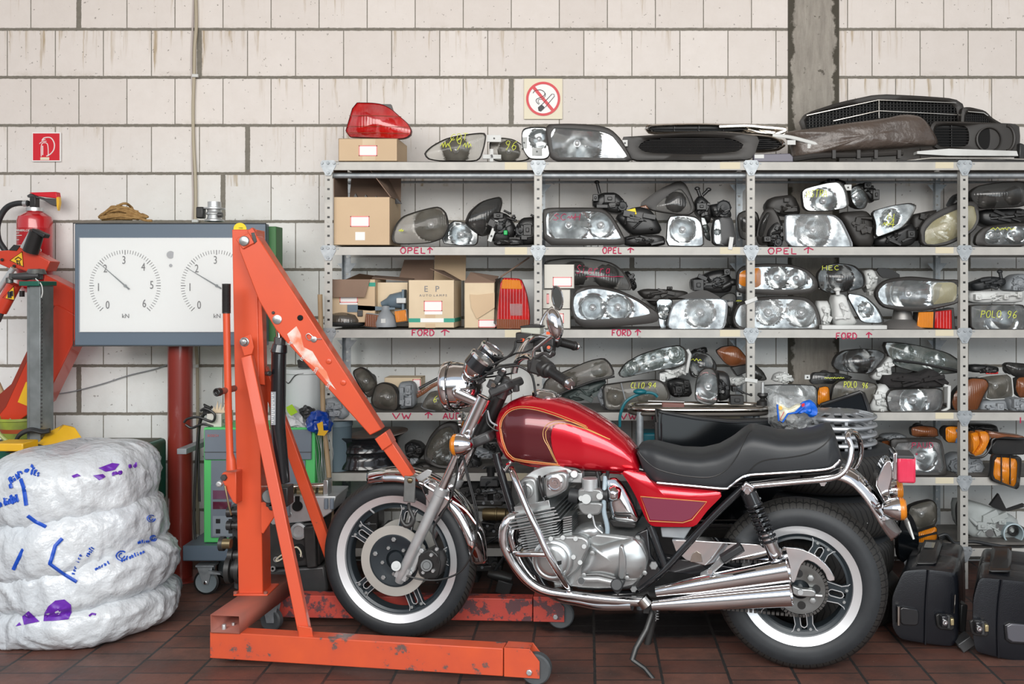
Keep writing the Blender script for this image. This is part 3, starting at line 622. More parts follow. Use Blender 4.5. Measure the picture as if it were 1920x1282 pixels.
lamp('headlight', 'yellowed headlight lying behind the white brackets of the almond-shaped headlight', 'A', [(1190,470),(1280,442),(1370,455),(1440,500),(1490,560),(1480,600),(1400,614),(1210,612)], 4.60, .09, st='smoke', write=[('7 96',1210,540,180,70)], bul=.03)
lamp('headlight', 'chrome-lined lamp in a black case tucked behind the big clear headlight on top', 'B', [(65,372),(250,365),(270,420),(270,600),(120,600),(70,520)], 4.58, .09, st='plain', tabs=[(66,440,105,520),(140,515,212,570)], bowls=[(190,450,70)])
lamp('headlight', 'big clear slanted headlight in a grey frame beside the oval grille, top of the rack', 'B', [(232,350),(420,345),(620,358),(700,385),(770,450),(852,600),(840,614),(560,614),(275,612),(250,500)], 4.47, .11, lens=[(268,376),(450,380),(640,402),(705,425),(750,480),(832,592),(560,586),(295,582)], st='clear', bowls=[(460,480,170)], it=1, bul=.02, tabs=[(780,460,818,505)])
def grille(name, label, z, out, hole, d=4.5, t=.03, bars='h', nb=9, nv=0, mt=None, chromeline=None, yaw=0, vm=None, chr_r=.004, group='radiator grilles on top of the rack', it=1):
    mt = mt or dustp; O = outline2(z, out, d, it, 48); Hh_ = outline2(z, hole, d, 2, 48); c = sum(Hh_, Vector())/48
    k0 = min(range(48), key=lambda k: sum((O[i]-Hh_[(i+k) % 48]).length for i in range(0, 48, 4))); Hh_ = Hh_[k0:]+Hh_[:k0]; Y = Vector((0,1,0))
    m = M().loft([[p+Y*t for p in Hh_], [p+Y*.004 for p in Hh_], [p*.5+q*.5-Y*.006 for p, q in zip(Hh_, O)], [p for p in O], [p+Y*t for p in O]], False)
    root = ob(name, m, mt, None, ang=55); tag(root, label, 'grille', group); m = M()
    x0, x1 = min(p.x for p in Hh_), max(p.x for p in Hh_); z0, z1 = min(p.z for p in Hh_), max(p.z for p in Hh_)
    def span(val, ax):
        xs = []
        for i in range(48):
            a, b = Hh_[i], Hh_[(i+1) % 48]; u, v = (a.z, b.z) if ax == 'h' else (a.x, b.x)
            if (u-val)*(v-val) < 0: s = (val-u)/(v-u); xs.append((a.x if ax == 'h' else a.z)*(1-s)+(b.x if ax == 'h' else b.z)*s)
        return (min(xs), max(xs)) if len(xs) >= 2 else None
    for k in range(1, nb+1):
        zz = z0+(z1-z0)*k/(nb+1); s = span(zz, 'h')
        if s: m.box(((s[0]+s[1])/2, d+.012, zz), (s[1]-s[0], .016, .0032), Matrix.Rotation(R(20), 3, 'X'))
    for k in range(1, nv+1):
        xx = x0+(x1-x0)*k/(nv+1); s = span(xx, 'v')
        if s: m.box((xx, d+.016, (s[0]+s[1])/2), (.0028, .014, s[1]-s[0]))
    ob('slats', m, vm or blackp, root, smooth=False)
    bk = M().loft([[p+Y*(t*.95) for p in Hh_], [c+(p-c)*.02+Y*(t*.95) for p in Hh_]], False); ob('backing', bk, blackp, root)
    if chromeline:
        for l in chromeline: ob('chrome_strip', M().tube([ZP(z, x, y, d-.006) for x, y in l], chr_r, 6), chromew, root)
    return root
grille('radiator_grille', 'long dark wedge-ended grille with an oval slatted opening, top of the rack', 'B', [(760,440),(920,432),(1240,405),(1500,405),(1760,432),(1730,520),(1708,598),(1400,606),(1100,602),(850,606),(800,520)], [(880,505),(960,455),(1150,438),(1350,436),(1560,450),(1650,495),(1600,545),(1350,562),(1150,560),(940,550)], 4.50, .05, nb=11)
grille('radiator_grille', 'thin chrome-edged grille lying behind the oval-slatted grille', 'B', [(925,352),(1100,345),(1340,342),(1600,350),(1810,372),(2000,420),(1980,445),(1800,425),(1500,402),(1200,410),(960,420)], [(960,372),(1100,365),(1340,362),(1600,370),(1700,385),(1600,395),(1300,398),(980,398)], 4.64, .03, nb=1, mt=chromew, nv=3)
grille('radiator_grille', 'bright-rimmed oval grille end poking out beside the brown wrapped panel', 'C', [(-60,410),(60,412),(180,425),(255,450),(275,490),(230,520),(120,532),(-60,530)], [(-40,430),(60,430),(170,442),(225,465),(240,490),(200,508),(100,515),(-40,512)], 4.52, .05, nb=5, mt=chromew)
m = M(); tp = cat([ZP('C',x,y,4.53) for x,y in ((180,418),(300,432),(420,462),(555,500))], 6)
for k in range(len(tp)-1): pass
m.tube(tp, .009, 8, flat=.5)
for x, y in ((310,470),(450,495)): p = ZP('C', x, y, 4.53); m.bb(p.x-.02, p.x+.02, p.y, p.y+.008, p.z-.010, p.z+.012)
tag(ob('trim_bracket', m, whitep), 'curved pale trim strip with two lugs in front of the brown wrapped panel', 'trim')
m = M(); tp = cat([ZP('C',x,y,4.62) for x,y in ((-190,358),(0,352),(110,362),(270,378),(200,410))], 6); m.tube(tp, .010, 8, flat=.6); tag(ob('chrome_trim', m, chromew), 'slim bright trim arch running behind the oval grilles', 'trim')
grille('radiator_grille', 'largest black grille with fine mesh and silver edge line, leaning on the wall', 'C', [(368,330),(400,268),(640,190),(910,133),(1180,145),(1430,163),(1500,195),(1525,320),(1500,420),(420,420)], [(412,325),(418,285),(660,225),(912,180),(1180,182),(1450,198),(1468,320),(1460,420),(430,420)], 4.72, .04, nb=11, nv=44, chromeline=[[(415,282),(912,175),(1450,195)], [(600,320),(912,250),(1460,277)], [(915,175),(915,300)]], chr_r=.0028, it=1)
grille('radiator_grille', 'smaller black mesh grille half hidden right of the largest grille', 'C', [(1490,228),(1540,222),(1655,250),(1700,300),(1790,350),(1810,540),(1500,560),(1480,400)], [(1520,262),(1560,258),(1640,275),(1680,320),(1740,360),(1760,520),(1530,520),(1510,400)], 4.66, .04, nb=13, nv=18, chromeline=[[(1530,255),(1640,265),(1670,285)]], chr_r=.004)
g = grille('radiator_grille', 'black slatted grille panel with a round headlamp opening at its right end', 'C', [(1265,322),(1500,325),(1700,332),(1885,340),(1895,440),(1880,565),(1700,562),(1590,545),(1290,520)], [(1300,345),(1540,348),(1545,500),(1310,495)], 4.58, .03, nb=7, nv=1)
p = ZP('C', 1672, 450, 4.576); g2 = M().lathe([(.062,.0),(.062,-.012),(.056,-.014),(.054,.0)], p, (0,1,0), 32); ob('lamp_ring', g2, dustp, g)
ob('headlamp_hole', M().cyl(p, p+Vector((0,.001,0)), .055, 32), mat('hole_black', (.004,.004,.004), .9), g); p = ZP('C', 1840, 440, 4.577); m = M().lathe([(.001,-.002),(.030,-.002),(.036,.002)], p, (0,1,0), 20); 
ob('lamp_ring', M().tube([ZP('C', 1800+50*math.cos(a)*1.1, 440+88*math.sin(a), 4.575) for a in [k*math.pi/12-math.pi/2 for k in range(13)]], .008, 8), dustp, g)
# brown plastic-wrapped package
O = chaikin([ZP('C',x,y,4.56) for x,y in ((255,392),(420,372),(700,330),(1000,292),(1080,270),(1180,275),(1245,298),(1300,380),(1352,492),(1200,498),(1100,508),(900,520),(700,532),(565,542),(330,600),(330,520),(300,440))], 2); c = sum(O, Vector())/len(O); m = M(); rg = []
for s, y in ((1,.06),(1.0,.02),(.97,.0),(.9,-.02),(.75,-.034),(.55,-.040),(.3,-.042),(.05,-.043)):
    rg.append([Vector((c.x+(p.x-c.x)*s, 4.56+y+.010*noise.noise(Vector((p.x*9*s, p.z*16, 3))), c.z+(p.z-c.z)*s)) for p in O])
m.loft(rg, True); tag(ob('wrapped_panel', m, mat('brown_plastic_wrap', (.115,.088,.072), .36, 0, coat=.25, col2=(.07,.055,.047), ns=6, bump=.6, bs=18, bdist=.02), ang=60), 'long brown plastic-wrapped body panel lying across the grilles', 'package')
m = M(); m.tube(cat([ZP('C',x,y,4.50) for x,y in ((320,585),(520,560),(760,556),(1080,540))], 5), .014, 8)
for x in (600, 770, 890, 1050): p = ZP('C', x, 556, 4.49); m.bb(p.x-.008, p.x+.008, 4.475, 4.50, p.z-.018, p.z+.022)
tag(ob('bumper_bracket', m, dustp), 'black clipped plastic rail under the brown wrapped panel', 'car part')
m = M().prism([ZP('C',x,y,4.49) for x,y in ((1180,530),(1400,512),(1870,528),(1880,562),(1400,560),(1180,548))], (0,.05,0)); tag(ob('trim_strip', m, whitep), 'grey-white moulding under the round-holed grille', 'trim')
tag(ob('trim_strip', M().tube([ZP('C',x,y,4.47) for x,y in ((1100,596),(1280,578),(1700,580),(1930,588))], .004, 6), chromew), 'thin bright trim rod on the top shelf at the right', 'trim')
tag(ob('trim_strip', M().tube([ZP('C',x,y,4.47) for x,y in ((1040,600),(1500,598),(1930,600))], .007, 6), blackp), 'thin black trim rod on the top shelf edge at the right', 'trim')
m = M().prism([ZP('C',x,y,4.47) for x,y in ((50,552),(300,545),(322,570),(322,602),(50,602))], (0,.04,0)); o = ob('plastic_strip', m, mat('lilac_grey_plastic', (.13,.125,.16), .4), bevel=.003); tag(o, 'lilac-grey plastic bracket in front of the brown wrapped panel', 'car part'); ob('sticker', M().prism([ZP('C',x,y,4.469) for x,y in ((55,554),(120,552),(120,578),(55,578))], (0,.001,0)), whitep, o)
tag(ob('trim_piece', M().prism([ZP('C',x,y,4.55) for x,y in ((1890,470),(1925,480),(1925,600),(1885,590))], (0,.06,0)), blackp, bevel=.006), 'black part at the far right end of the top shelf', 'car part')

# ---------------- second level ----------------
r_, q_, b_ = carton('tall open cardboard box with two labels at the left end of the rack', 'A', 95, 865, 495, 1205, 4.48, .26, open_=True, lbl=[(215,1000,350,1075,'addr'),(250,1112,318,1170,'plain')])
X0, X1, Z0, Z1_ = b_; m = M()
m.prism([Vector((X0, 4.48, Z1_)), Vector((X0, 4.74, Z1_)), Vector((X0-.004, 4.745, Z1_+.165)), Vector((X0-.006, 4.50, Z1_+.160))], (.004,0,0)); m.prism([Vector((X0+.01, 4.737, Z1_)), Vector((X1, 4.737, Z1_)), Vector((X1, 4.75, Z1_+.15)), Vector((X0+.02, 4.75, Z1_+.155))], (0,.004,0)); m.prism([Vector((X1, 4.49, Z1_)), Vector((X1, 4.73, Z1_)), Vector((X1-.075, 4.72, Z1_+.14)), Vector((X1-.122, 4.50, Z1_+.158))], (.004,0,0))
ob('flap', m, cardd, r_, smooth=False); m = M()
for k in range(5): m.prism([Vector((X0+.05+.05*k, 4.6, Z1_-.02)), Vector((X0+.10+.05*k, 4.6, Z1_-.02)), Vector((X0+.075+.05*k, 4.6, Z1_+.03-.006*k))], (0,.02,0))
tag(ob('car_part', m, blackp, smooth=False), 'black jagged plastic part inside the tall open cardboard box', 'car part')
lamp('headlight', 'teardrop headlight with ribbed clear half beside the tall open box', 'A', [(505,1150),(530,1060),(580,1000),(690,962),(840,925),(895,975),(915,1080),(870,1160),(760,1195),(520,1200)], 4.48, .11, st='smoke', bul=.035, bowls=[(780,1060,110)], write=[('~ ',560,1120,60,40)], tabs=None)
lamp('headlight', 'small clear lens unit squeezed behind the teardrop headlight', 'A', [(850,1190),(925,1030),(1020,1040),(1120,1110),(1115,1205),(1000,1210)], 4.56, .08, st='plain', it=1)
lamp('headlight', 'dark hooded lamp seen from its side with a white strap', 'A', [(1025,1060),(1060,970),(1150,890),(1285,852),(1300,900),(1270,1000),(1230,1120),(1140,1150)], 4.58, .12, st='dark', yaw=25, bul=.03, bowls=[(1110,1050,70)])
m = M().box(ZP('A',1225,1105,4.50), (.012*1.6, .006, .105), Matrix.Rotation(R(20), 3, 'Y')); m.bolt(ZP('A',1243,1040,4.495),(0,-1,0),.005,.004,1); m.bolt(ZP('A',1212,1140,4.495),(0,-1,0),.005,.004,1); tag(ob('mounting_strap', m, [whitep, blackp], bevel=.002), 'white mounting strap leaning on the dark hooded lamp', 'bracket')
lampback('headlight_housing', 'black lamp housing lying face down with a green plug, second level left', 'A', [(1180,1010),(1250,960),(1340,990),(1390,1100),(1330,1200),(1220,1200)], 4.52, .10, blocks=[(1300,1100,1330,1135),(1230,980,1300,1020),(1340,1150,1420,1200)], stem=[(1320,1010,1380,1030,8),(1300,960,1340,980,8)], caps=[(1275,1080,45)])
tag(ob('plug', M().box(ZP('A',1313,1117,4.475), (.018,.02,.022)), mat('plug_green', (.0,.42,.09), .4), bevel=.003), 'small bright green plug among the black lamp housings', 'plug')
lampback('headlight_housing', 'black lamp housing with grey insert right beside the second rack post', 'A', [(1380,1080),(1420,1010),(1530,1000),(1560,1150),(1500,1200),(1380,1200)], 4.53, .10, blocks=[(1440,1060,1500,1140)], stem=[(1370,990,1370,1010,10),(1490,990,1520,1005,8)], caps=[(1420,1100,40)])
lampback('headlight_housing', 'low black curved bracket lying before the black housings', 'A', [(1220,1190),(1240,1165),(1380,1155),(1440,1170),(1430,1205),(1240,1208)], 4.47, .04)
lamp('headlight', 'large rectangular headlight with red scribble just right of the second post', 'B', [(212,955),(260,940),(480,938),(640,942),(700,985),(760,1080),(808,1180),(790,1205),(500,1208),(225,1204)], 4.47, .11, lens=[(240,985),(300,965),(640,968),(690,1010),(740,1100),(780,1165),(500,1160),(245,1155)], st='clear', bowls=[(400,1060,140),(630,1060,90)], it=1, write=[('SC~H',290,1030,190,45)], wmat=rwr, tabs=[(528,1188,556,1214),(562,1188,605,1214),(612,1188,645,1214)])
lampback('headlight_housing', 'black lamp motor housing with tall bracket behind the large red-marked headlight', 'B', [(565,870),(640,830),(740,830),(800,890),(810,960),(740,985),(570,940)], 4.64, .10, blocks=[(650,850,730,910),(570,850,610,900)], stem=[(620,840,600,760,12)], caps=[(780,930,35)])
lampback('headlight_housing', 'black lamp case with yellow sticker in the second rack bay', 'B', [(720,1000),(880,925),(990,950),(1080,1120),(850,1135),(790,1080)], 4.54, .09, it=1)
m = M().box(ZP('B',846,972,4.522), (.042,.004,.030), Matrix.Rotation(R(-14), 3, 'Y')); o = ob('sticker', m, mat('sticker_yellow', (.88,.68,.0), .5)); o.parent = THINGS[-1]; o['label'] = 'yellow sticker'
tag(ob('indicator_strip', M().prism([ZP('B',x,y,4.60) for x,y in ((890,935),(950,920),(1050,1080),(1020,1090))], (0,.03,0)), LENS['brown'], bevel=.004), 'narrow dark amber indicator strip behind the sticker case', 'indicator light')
lampback('headlight_housing', 'flat black tray-like lamp base on the shelf before the sticker case', 'B', [(790,1135),(1080,1130),(1090,1210),(790,1210)], 4.47, .08, it=1)
lamp('headlight', 'grey wedge-shaped headlight tilted upward, highest in the second bay', 'B', [(890,920),(1040,810),(1180,745),(1230,770),(1270,860),(1305,960),(1240,1000),(1000,965)], 4.62, .12, lens=[(1010,930),(1100,850),(1190,800),(1240,860),(1275,950),(1230,985),(1030,960)], st='dark', it=1, bowls=[(1160,900,70)])
lamp('headlight', 'nearly square clear headlight in the second bay, flanked by dark lamp parts', 'B', [(1100,1000),(1200,990),(1300,1000),(1345,1040),(1362,1195),(1340,1215),(1200,1215),(1085,1208)], 4.47, .11, st='clear', rim=.95, it=1, bowls=[(1210,1095,90)])
lampback('headlight_housing', 'black lamp adjuster with two knobs sticking up in the second bay', 'B', [(1290,900),(1330,840),(1400,900),(1420,980),(1400,1060),(1300,980)], 4.62, .10, stem=[(1330,860,1310,805,12),(1350,850,1390,812,12)], blocks=[(1300,910,1370,960)])
lampback('headlight_housing', 'dark lamp back with a round ribbed cap near the third post', 'B', [(1390,920),(1500,900),(1560,980),(1540,1040),(1430,1020)], 4.60, .10, caps=[(1495,940,52)])
lamp('headlight', 'narrow headlight standing edge-on near the third post', 'B', [(1425,1010),(1500,1000),(1560,1010),(1590,1190),(1560,1212),(1415,1210),(1410,1100)], 4.48, .10, lens=[(1430,1030),(1475,1020),(1480,1195),(1430,1195)], st='plain', it=1, house=blackp)
lamp('headlight', 'thin greenish lamp edge between the square headlight and the edge-on one', 'B', [(1330,1000),(1370,1010),(1410,1180),(1370,1160)], 4.60, .08, st='green', it=1)
lamp('headlight', 'dull dark headlight tucked behind the third post', 'B', [(1590,990),(1640,958),(1740,965),(1760,1100),(1700,1175),(1610,1160)], 4.58, .10, st='dark', bowls=[(1680,1060,60)])
lamp('headlight', 'clear headlight marked with yellow writing, top of the heap in the third bay', 'C', [(375,815),(400,785),(560,745),(645,735),(690,790),(712,900),(690,925),(560,948),(392,945)], 4.50, .10, st='clear', it=1, rim=.95, bowls=[(540,870,85)], write=[('ASTRA',405,850,140,50)], tabs=[(680,760,728,800)])
lamp('headlight', 'round clear lamp peeking out right of the yellow-marked headlight', 'C', [(700,800),(760,760),(820,800),(850,870),(820,930),(760,930),(720,880)], 4.58, .09, st='plain', yaw=15, bul=.03)
lampback('headlight_housing', 'black toothed lamp back at the very top of the third bay heap', 'C', [(740,770),(800,745),(880,790),(915,850),(870,890),(830,840)], 4.66, .07, blocks=[(860,800,905,870),(800,750,850,790)])
lampback('headlight_housing', 'black fittings behind the yellow-marked headlight', 'C', [(510,740),(620,715),(700,740),(680,790),(520,790)], 4.68, .06, blocks=[(560,720,600,750)])
lampback('headlight_housing', 'dusty dark lamp case with sloping top, left in the third bay', 'C', [(130,900),(170,845),(330,825),(380,930),(370,975),(260,975),(140,940)], 4.60, .10, mt=dustp, it=1)
lamp('headlight', 'dark headlight turned sideways beside the third post', 'C', [(60,1130),(80,1010),(120,930),(180,920),(220,990),(250,1090),(150,1180),(80,1180)], 4.52, .10, st='dark', yaw=-30, lens=[(75,1110),(100,1010),(140,950),(165,960),(110,1130)])
lampback('headlight_housing', 'heap of black lamp sockets left of the bright square-lensed headlight', 'C', [(140,1090),(200,1000),(250,1000),(262,1180),(150,1190)], 4.50, .07, caps=[(215,1160,30)], blocks=[(110,1120,160,1160)])
lamp('headlight', 'brightest white-rimmed headlight with slanted right side in the third bay', 'C', [(262,975),(300,966),(480,966),(610,970),(660,1010),(700,1090),(742,1185),(730,1194),(500,1192),(268,1188)], 4.47, .11, st='white', it=1, rim=.955, bowls=[(465,1075,115)], house=greyp)
lampback('headlight_housing', 'dark rounded housing directly behind the brightest headlight', 'C', [(640,950),(840,935),(880,1000),(890,1190),(760,1192),(700,1080)], 4.56, .12, mt=dustp)
lamp('headlight', 'clear pointed headlight with yellow mark tilting up to the right in the third bay', 'C', [(860,945),(1000,905),(1130,885),(1182,905),(1140,990),(1080,1060),(980,1100),(888,1132),(890,1030)], 4.52, .10, st='plain', it=1, bowls=[(1000,990,60)], write=[('~4',930,1060,80,60),('N',960,1010,50,45)])
lampback('headlight_housing', 'black base of a lamp lying right of the clear pointed headlight', 'C', [(890,1130),(1080,1060),(1150,1020),(1200,1100),(1150,1190),(900,1190)], 4.56, .10, stem=[(850,1000,960,1020,10)], blocks=[(1100,1080,1150,1130)])
lamp('headlight', 'yellow ribbed lamp glass crossing behind the fourth post', 'C', [(1205,1180),(1200,1060),(1250,990),(1380,915),(1560,870),(1605,900),(1612,1010),(1570,1090),(1400,1180),(1300,1192)], 4.535, .12, lens=[(1232,1170),(1230,1080),(1290,1010),(1420,945),(1570,895),(1595,1000),(1555,1075),(1400,1150),(1300,1175)], st='yellow', it=1, bowls=[(1380,1050,90)])
lampback('headlight_housing', 'dark back part left of the yellow ribbed lamp', 'C', [(1130,970),(1250,945),(1340,930),(1220,1050),(1200,1160),(1150,1120)], 4.62, .10, mt=dustp)
lamp('headlight', 'large dark smoked lamp lying highest at the right end of the second level', 'C', [(1535,820),(1600,765),(1750,742),(1950,730),(1960,915),(1700,925),(1610,925),(1560,880)], 4.55, .14, st='dark', it=2, bul=.05, bowls=[(1670,870,60),(1850,840,60)])
lampback('headlight_housing', 'black pointed part behind the fourth post', 'C', [(1410,905),(1450,830),(1520,800),(1540,880),(1450,910)], 4.64, .08)
lampback('headlight_housing', 'black layered casing between the smoked lamp and the silver one below', 'C', [(1610,930),(1960,920),(1960,1030),(1700,1060),(1610,1020)], 4.62, .1, it=1)
lamp('headlight', 'silver twin headlight with yellow marks under the large smoked lamp', 'C', [(1580,1185),(1590,1110),(1650,1050),(1780,1030),(1960,1020),(1960,1190),(1760,1190)], 4.49, .12, lens=[(1645,1175),(1650,1090),(1700,1060),(1950,1040),(1950,1175)], st='clear', bowls=[(1705,1110,55),(1860,1100,70)], write=[('~~',1680,1085,140,40)])

# ---------------- third level ----------------
r_, q_, b_ = carton('brown box with folded dark flap and white label behind the first post', 'D', 82, 240, 392, 545, 4.52, .24, open_=True, lbl=[(140,330,268,405,'addr'),(140,404,265,418,'plain')], tape=[(345,262,392,290,teal)])
X0, X1, Z0, Z1_ = b_
ob('flap', M().prism([Vector((X0-.02, 4.50, Z1_-.085)), Vector((X1-.045, 4.50, Z1_-.085)), Vector((X1-.025, 4.52, Z1_)), Vector((X0, 4.52, Z1_))], (0,-.004,0)), cardd, r_, smooth=False); ob('flap', M().prism([Vector((X0, 4.76, Z1_)), Vector((X1, 4.76, Z1_)), Vector((X1+.03, 4.72, Z1_+.01)), Vector((X0+.1, 4.66, Z1_+.03))], (0,.004,0)), cardd, r_, smooth=False)
r_, q_, b_ = carton('plain beige box between the dark-flapped box and the green-striped box', 'D', 400, 262, 622, 545, 4.57, .20, mt=cardl, open_=True)
X0, X1, Z0, Z1_ = b_; ob('flap', M().prism([Vector((X0-.03, 4.60, Z1_+.02)), Vector((X1, 4.62, Z1_+.005)), Vector((X1, 4.76, Z1_+.02)), Vector((X0-.05, 4.76, Z1_+.035))], (0,0,.003)), cardd, r_, smooth=False)
r_, q_, b_ = carton('pale open box with torn logo, white label and green stripe near its bottom', 'D', 625, 245, 950, 583, 4.48, .25, mt=cardl, open_=True, lbl=[(735,392,865,465,'addr'),(740,465,865,488,'plain')], tape=[(627,515,710,543,teal),(875,515,950,543,teal),(710,515,875,543,paper),(745,488,815,512,card),(745,553,815,583,card)])
X0, X1, Z0, Z1_ = b_
ob('flap', M().prism([Vector((X0+.08, 4.735, Z1_)), Vector((X1+.02, 4.735, Z1_)), Vector((X1+.02, 4.76, Z1_+.145)), Vector((X0+.08, 4.76, Z1_+.145))], (0,.004,0)), card, r_, smooth=False); ob('flap', M().prism([Vector((X1-.002, 4.49, Z1_)), Vector((X1-.002, 4.73, Z1_)), Vector((X1-.09, 4.72, Z1_+.05)), Vector((X1-.12, 4.50, Z1_+.055))], (.004,0,0)), cardd, r_, smooth=False)
ob('flap', M().prism([Vector((X0-.10, 4.74, Z1_+.0)), Vector((X0+.075, 4.74, Z1_)), Vector((X0+.075, 4.765, Z1_+.105)), Vector((X0-.075, 4.765, Z1_+.105))], (0,.004,0)), cardd, r_, smooth=False)
ob('side_stripe', M().bb(X1, X1+.0012, 4.485, 4.70, ZP('D',0,543,4.48).z, ZP('D',0,515,4.48).z), teal, r_, smooth=False)
x_, y_ = zp('D', 800, 338); textat('E   P', x_-3, y_-3, 4.478, 11, greyinsk, r_); textat('A U T O  L A M P S', *zp('D', 800, 360), 4.478, 4, greyinsk, r_, xs=1.1)
r_, q_, b_ = carton('torn beige box with side caved in, beside the tall tail lamp', 'D', 1020, 265, 1235, 585, 4.52, .22, mt=cardl, open_=True, lbl=[(1120,525,1245,580,'addr')])
X0, X1, Z0, Z1_ = b_; ob('flap', M().prism([Vector((X0, 4.52, Z1_)), Vector((X1, 4.52, Z1_)), Vector((X1+.01, 4.62, Z1_+.03)), Vector((X0+.02, 4.60, Z1_+.05))], (0,0,.004)), cardd, r_, smooth=False); ob('flap', M().prism([ZP('D',x,y,4.515) for x,y in ((1060,345),(1110,350),(1235,335),(1235,440),(1110,520),(1070,440))], (0,-.004,0)), card, r_, smooth=False)
m = M().tube([ZP('D',1275,225,4.6), ZP('D',1400,140,4.62), ZP('D',1480,85,4.66)], .004, 6); tag(ob('cardboard_strip', m, cardd), 'thin bent strip poking up above the tall tail lamp', 'strip')
tag(ob('white_board', M().bb(ZP('D',1430,0,4.70).x, ZP('D',1512,0,4.70).x, 4.70, 4.715, ZP('D',0,590,4.7).z, ZP('D',0,240,4.7).z), whitep), 'white board standing behind the tall tail lamp', 'board')
root = thing('tail_lamp', 'tall tail lamp with amber top, red body and a clear square, beside a torn box', 'tail light', 'tail lamps kept on the rack')
d = 4.47; O = chaikin([ZP('D',x,y,d) for x,y in ((1278,228),(1360,230),(1420,236),(1440,275),(1462,340),(1480,440),(1484,520),(1478,590),(1245,590),(1250,500),(1262,380))], 1); m = M().loft([[p+Vector((0,.04,0)) for p in O], O, [sum(O,Vector())/len(O)+(p-sum(O,Vector())/len(O))*.96-Vector((0,.006,0)) for p in O]], True); ob('lamp_body', m, LENS['red'], root)
ob('amber_lens', M().prism([ZP('D',x,y,d-.0075) for x,y in ((1290,240),(1412,246),(1430,300),(1424,310),(1280,306))], (0,.006,0)), LENS['amber'], root, bevel=.002)
ob('reversing_lens', M().prism([ZP('D',x,y,d-.009) for x,y in ((1342,412),(1430,412),(1430,497),(1345,497))], (0,.006,0)), LENS['white'], root, bevel=.002); m = M()
for k in range(7): y = 322+k*12; m.prism([ZP('D',x,yy,d-.0095) for x,yy in ((1345,y),(1430+k,y),(1430+k,y+7),(1345,y+7))], (0,.006,0))
ob('ribbed_red_lens', m, LENS['red'], root); ob('housing', M().prism([ZP('D',1275,228,d+.01), ZP('D',1245,560,d+.01), ZP('D',1195,545,d+.12), ZP('D',1222,240,d+.12)], (.02,0,0)), blackp, root, bevel=.004)
ob('lower_strip', M().prism([ZP('D',x,y,d-.0085) for x,y in ((1250,520),(1478,525),(1476,588),(1250,588))], (0,.004,0)), LENS['brown'], root)
root = thing('fog_lamp', 'round grey fog lamp lying face up at the left end of the third level', 'fog lamp', 'small lamps before the cardboard boxes'); p = ZP('D',178,555,4.58); ob('glass', M().lathe([(.098,.0),(.100,.02),(.088,.045),(.06,.058),(.001,.064)], p, (0,0,1), 28), LENS['dark'], root); ob('bezel', M().lathe([(.001,-.012),(.085,-.010),(.100,-.002),(.103,.004),(.098,.010)], p, (0,0,1), 28), darkm, root); ob('bracket', M().box(ZP('D',285,480,4.52), (.025,.02,.03)), darkm, root, bevel=.003)
for i_, (x, y, w_, h_, mt_, lb) in enumerate([(365,532,105,100,LENS['brown'],'small brown side lamp on the third level next to the fog lamp'), (572,500,95,90,LENS['amber'],'small bright amber indicator lamp left of the green-striped box')]):
    p = ZP('D', x, y, 4.50); s = 4.5/F/3.771; o = ob('side_lamp', M().box(p+Vector((0,.03,0)), (w_*s*.95, .05, h_*s*1.02), Matrix.Rotation(R(-8 if i_ else 6), 3, 'Y')), greyp, None, bevel=.006); tag(o, lb, 'indicator light', 'small lamps before the cardboard boxes'); ob('lens', M().box(p, (w_*s*.86, .012, h_*s*.9), Matrix.Rotation(R(-8 if i_ else 6), 3, 'Y')), mt_, o, bevel=.004)
p = ZP('D',465,575,4.53); o = ob('horn', M().lathe([(.001,0),(.052,.0),(.054,.02),(.046,.05),(.022,.075),(.018,.10),(.001,.102)], p, (0,0,1), 24), greyp); tag(o, 'grey dome-shaped lamp holder standing between the two small lamps', 'lamp holder', 'small lamps before the cardboard boxes'); ob('label_plate', M().box(p+Vector((0,-.053,.03)), (.022,.004,.02)), whitep, o)
o = ob('lamp_holder', M().tube([ZP('D',435,415,4.55), ZP('D',480,400,4.55), ZP('D',500,395,4.55), ZP('D',590,385,4.55)], [.012,.02,.034,.042], 14), mat('blue_grey_plastic', (.13,.18,.22), .5)); tag(o, 'blue-grey lamp socket lying on top of the small lamps', 'lamp holder', 'small lamps before the cardboard boxes'); ob('clip', M().box(ZP('D',575,390,4.495), (.045,.02,.025)), whitep, o, bevel=.003); ob('flange', M().box(ZP('D',597,385,4.54), (.012,.08,.10)), MT['blue_grey_plastic'], o, bevel=.003)
m = M().loft([[ZP('D',205,420,4.52), ZP('D',205,450,4.52), ZP('D',205,450,4.56), ZP('D',205,420,4.56)], [ZP('D',360,428,4.52), ZP('D',360,462,4.52), ZP('D',360,462,4.56), ZP('D',360,428,4.56)], [ZP('D',530,440,4.52), ZP('D',530,452,4.52), ZP('D',530,452,4.56), ZP('D',530,440,4.56)]]); m.box(ZP('D',235,445,4.53), (.05,.03,.035)); tag(ob('lamp_bracket', m, MT['blue_grey_plastic']), 'flat blue-grey bracket lying across the fog lamp and side lamps', 'bracket')
for n_, (x0, y0, x1, y1, L_) in enumerate([(75,135,290,305,'topmost small white box, pink-edged label, behind the mirror'), (65,310,262,448,'middle small white box in the stack behind the mirror'), (65,450,262,588,'lowest small white box in the stack behind the mirror')]):
    carton(L_, 'E', x0, y0, x1, y1, 4.50-.015*(n_ == 0), .16, mt=mat('white_card', (.66,.64,.58), .7), lbl=[(max(x0,80)+58, y0+88, x1-18, y1-15, 'addr')] if n_ == 0 else [(95, y0+30, 110 if n_ == 1 else 215, y1-35, 'addr')], group='small white boxes stacked on the rack')
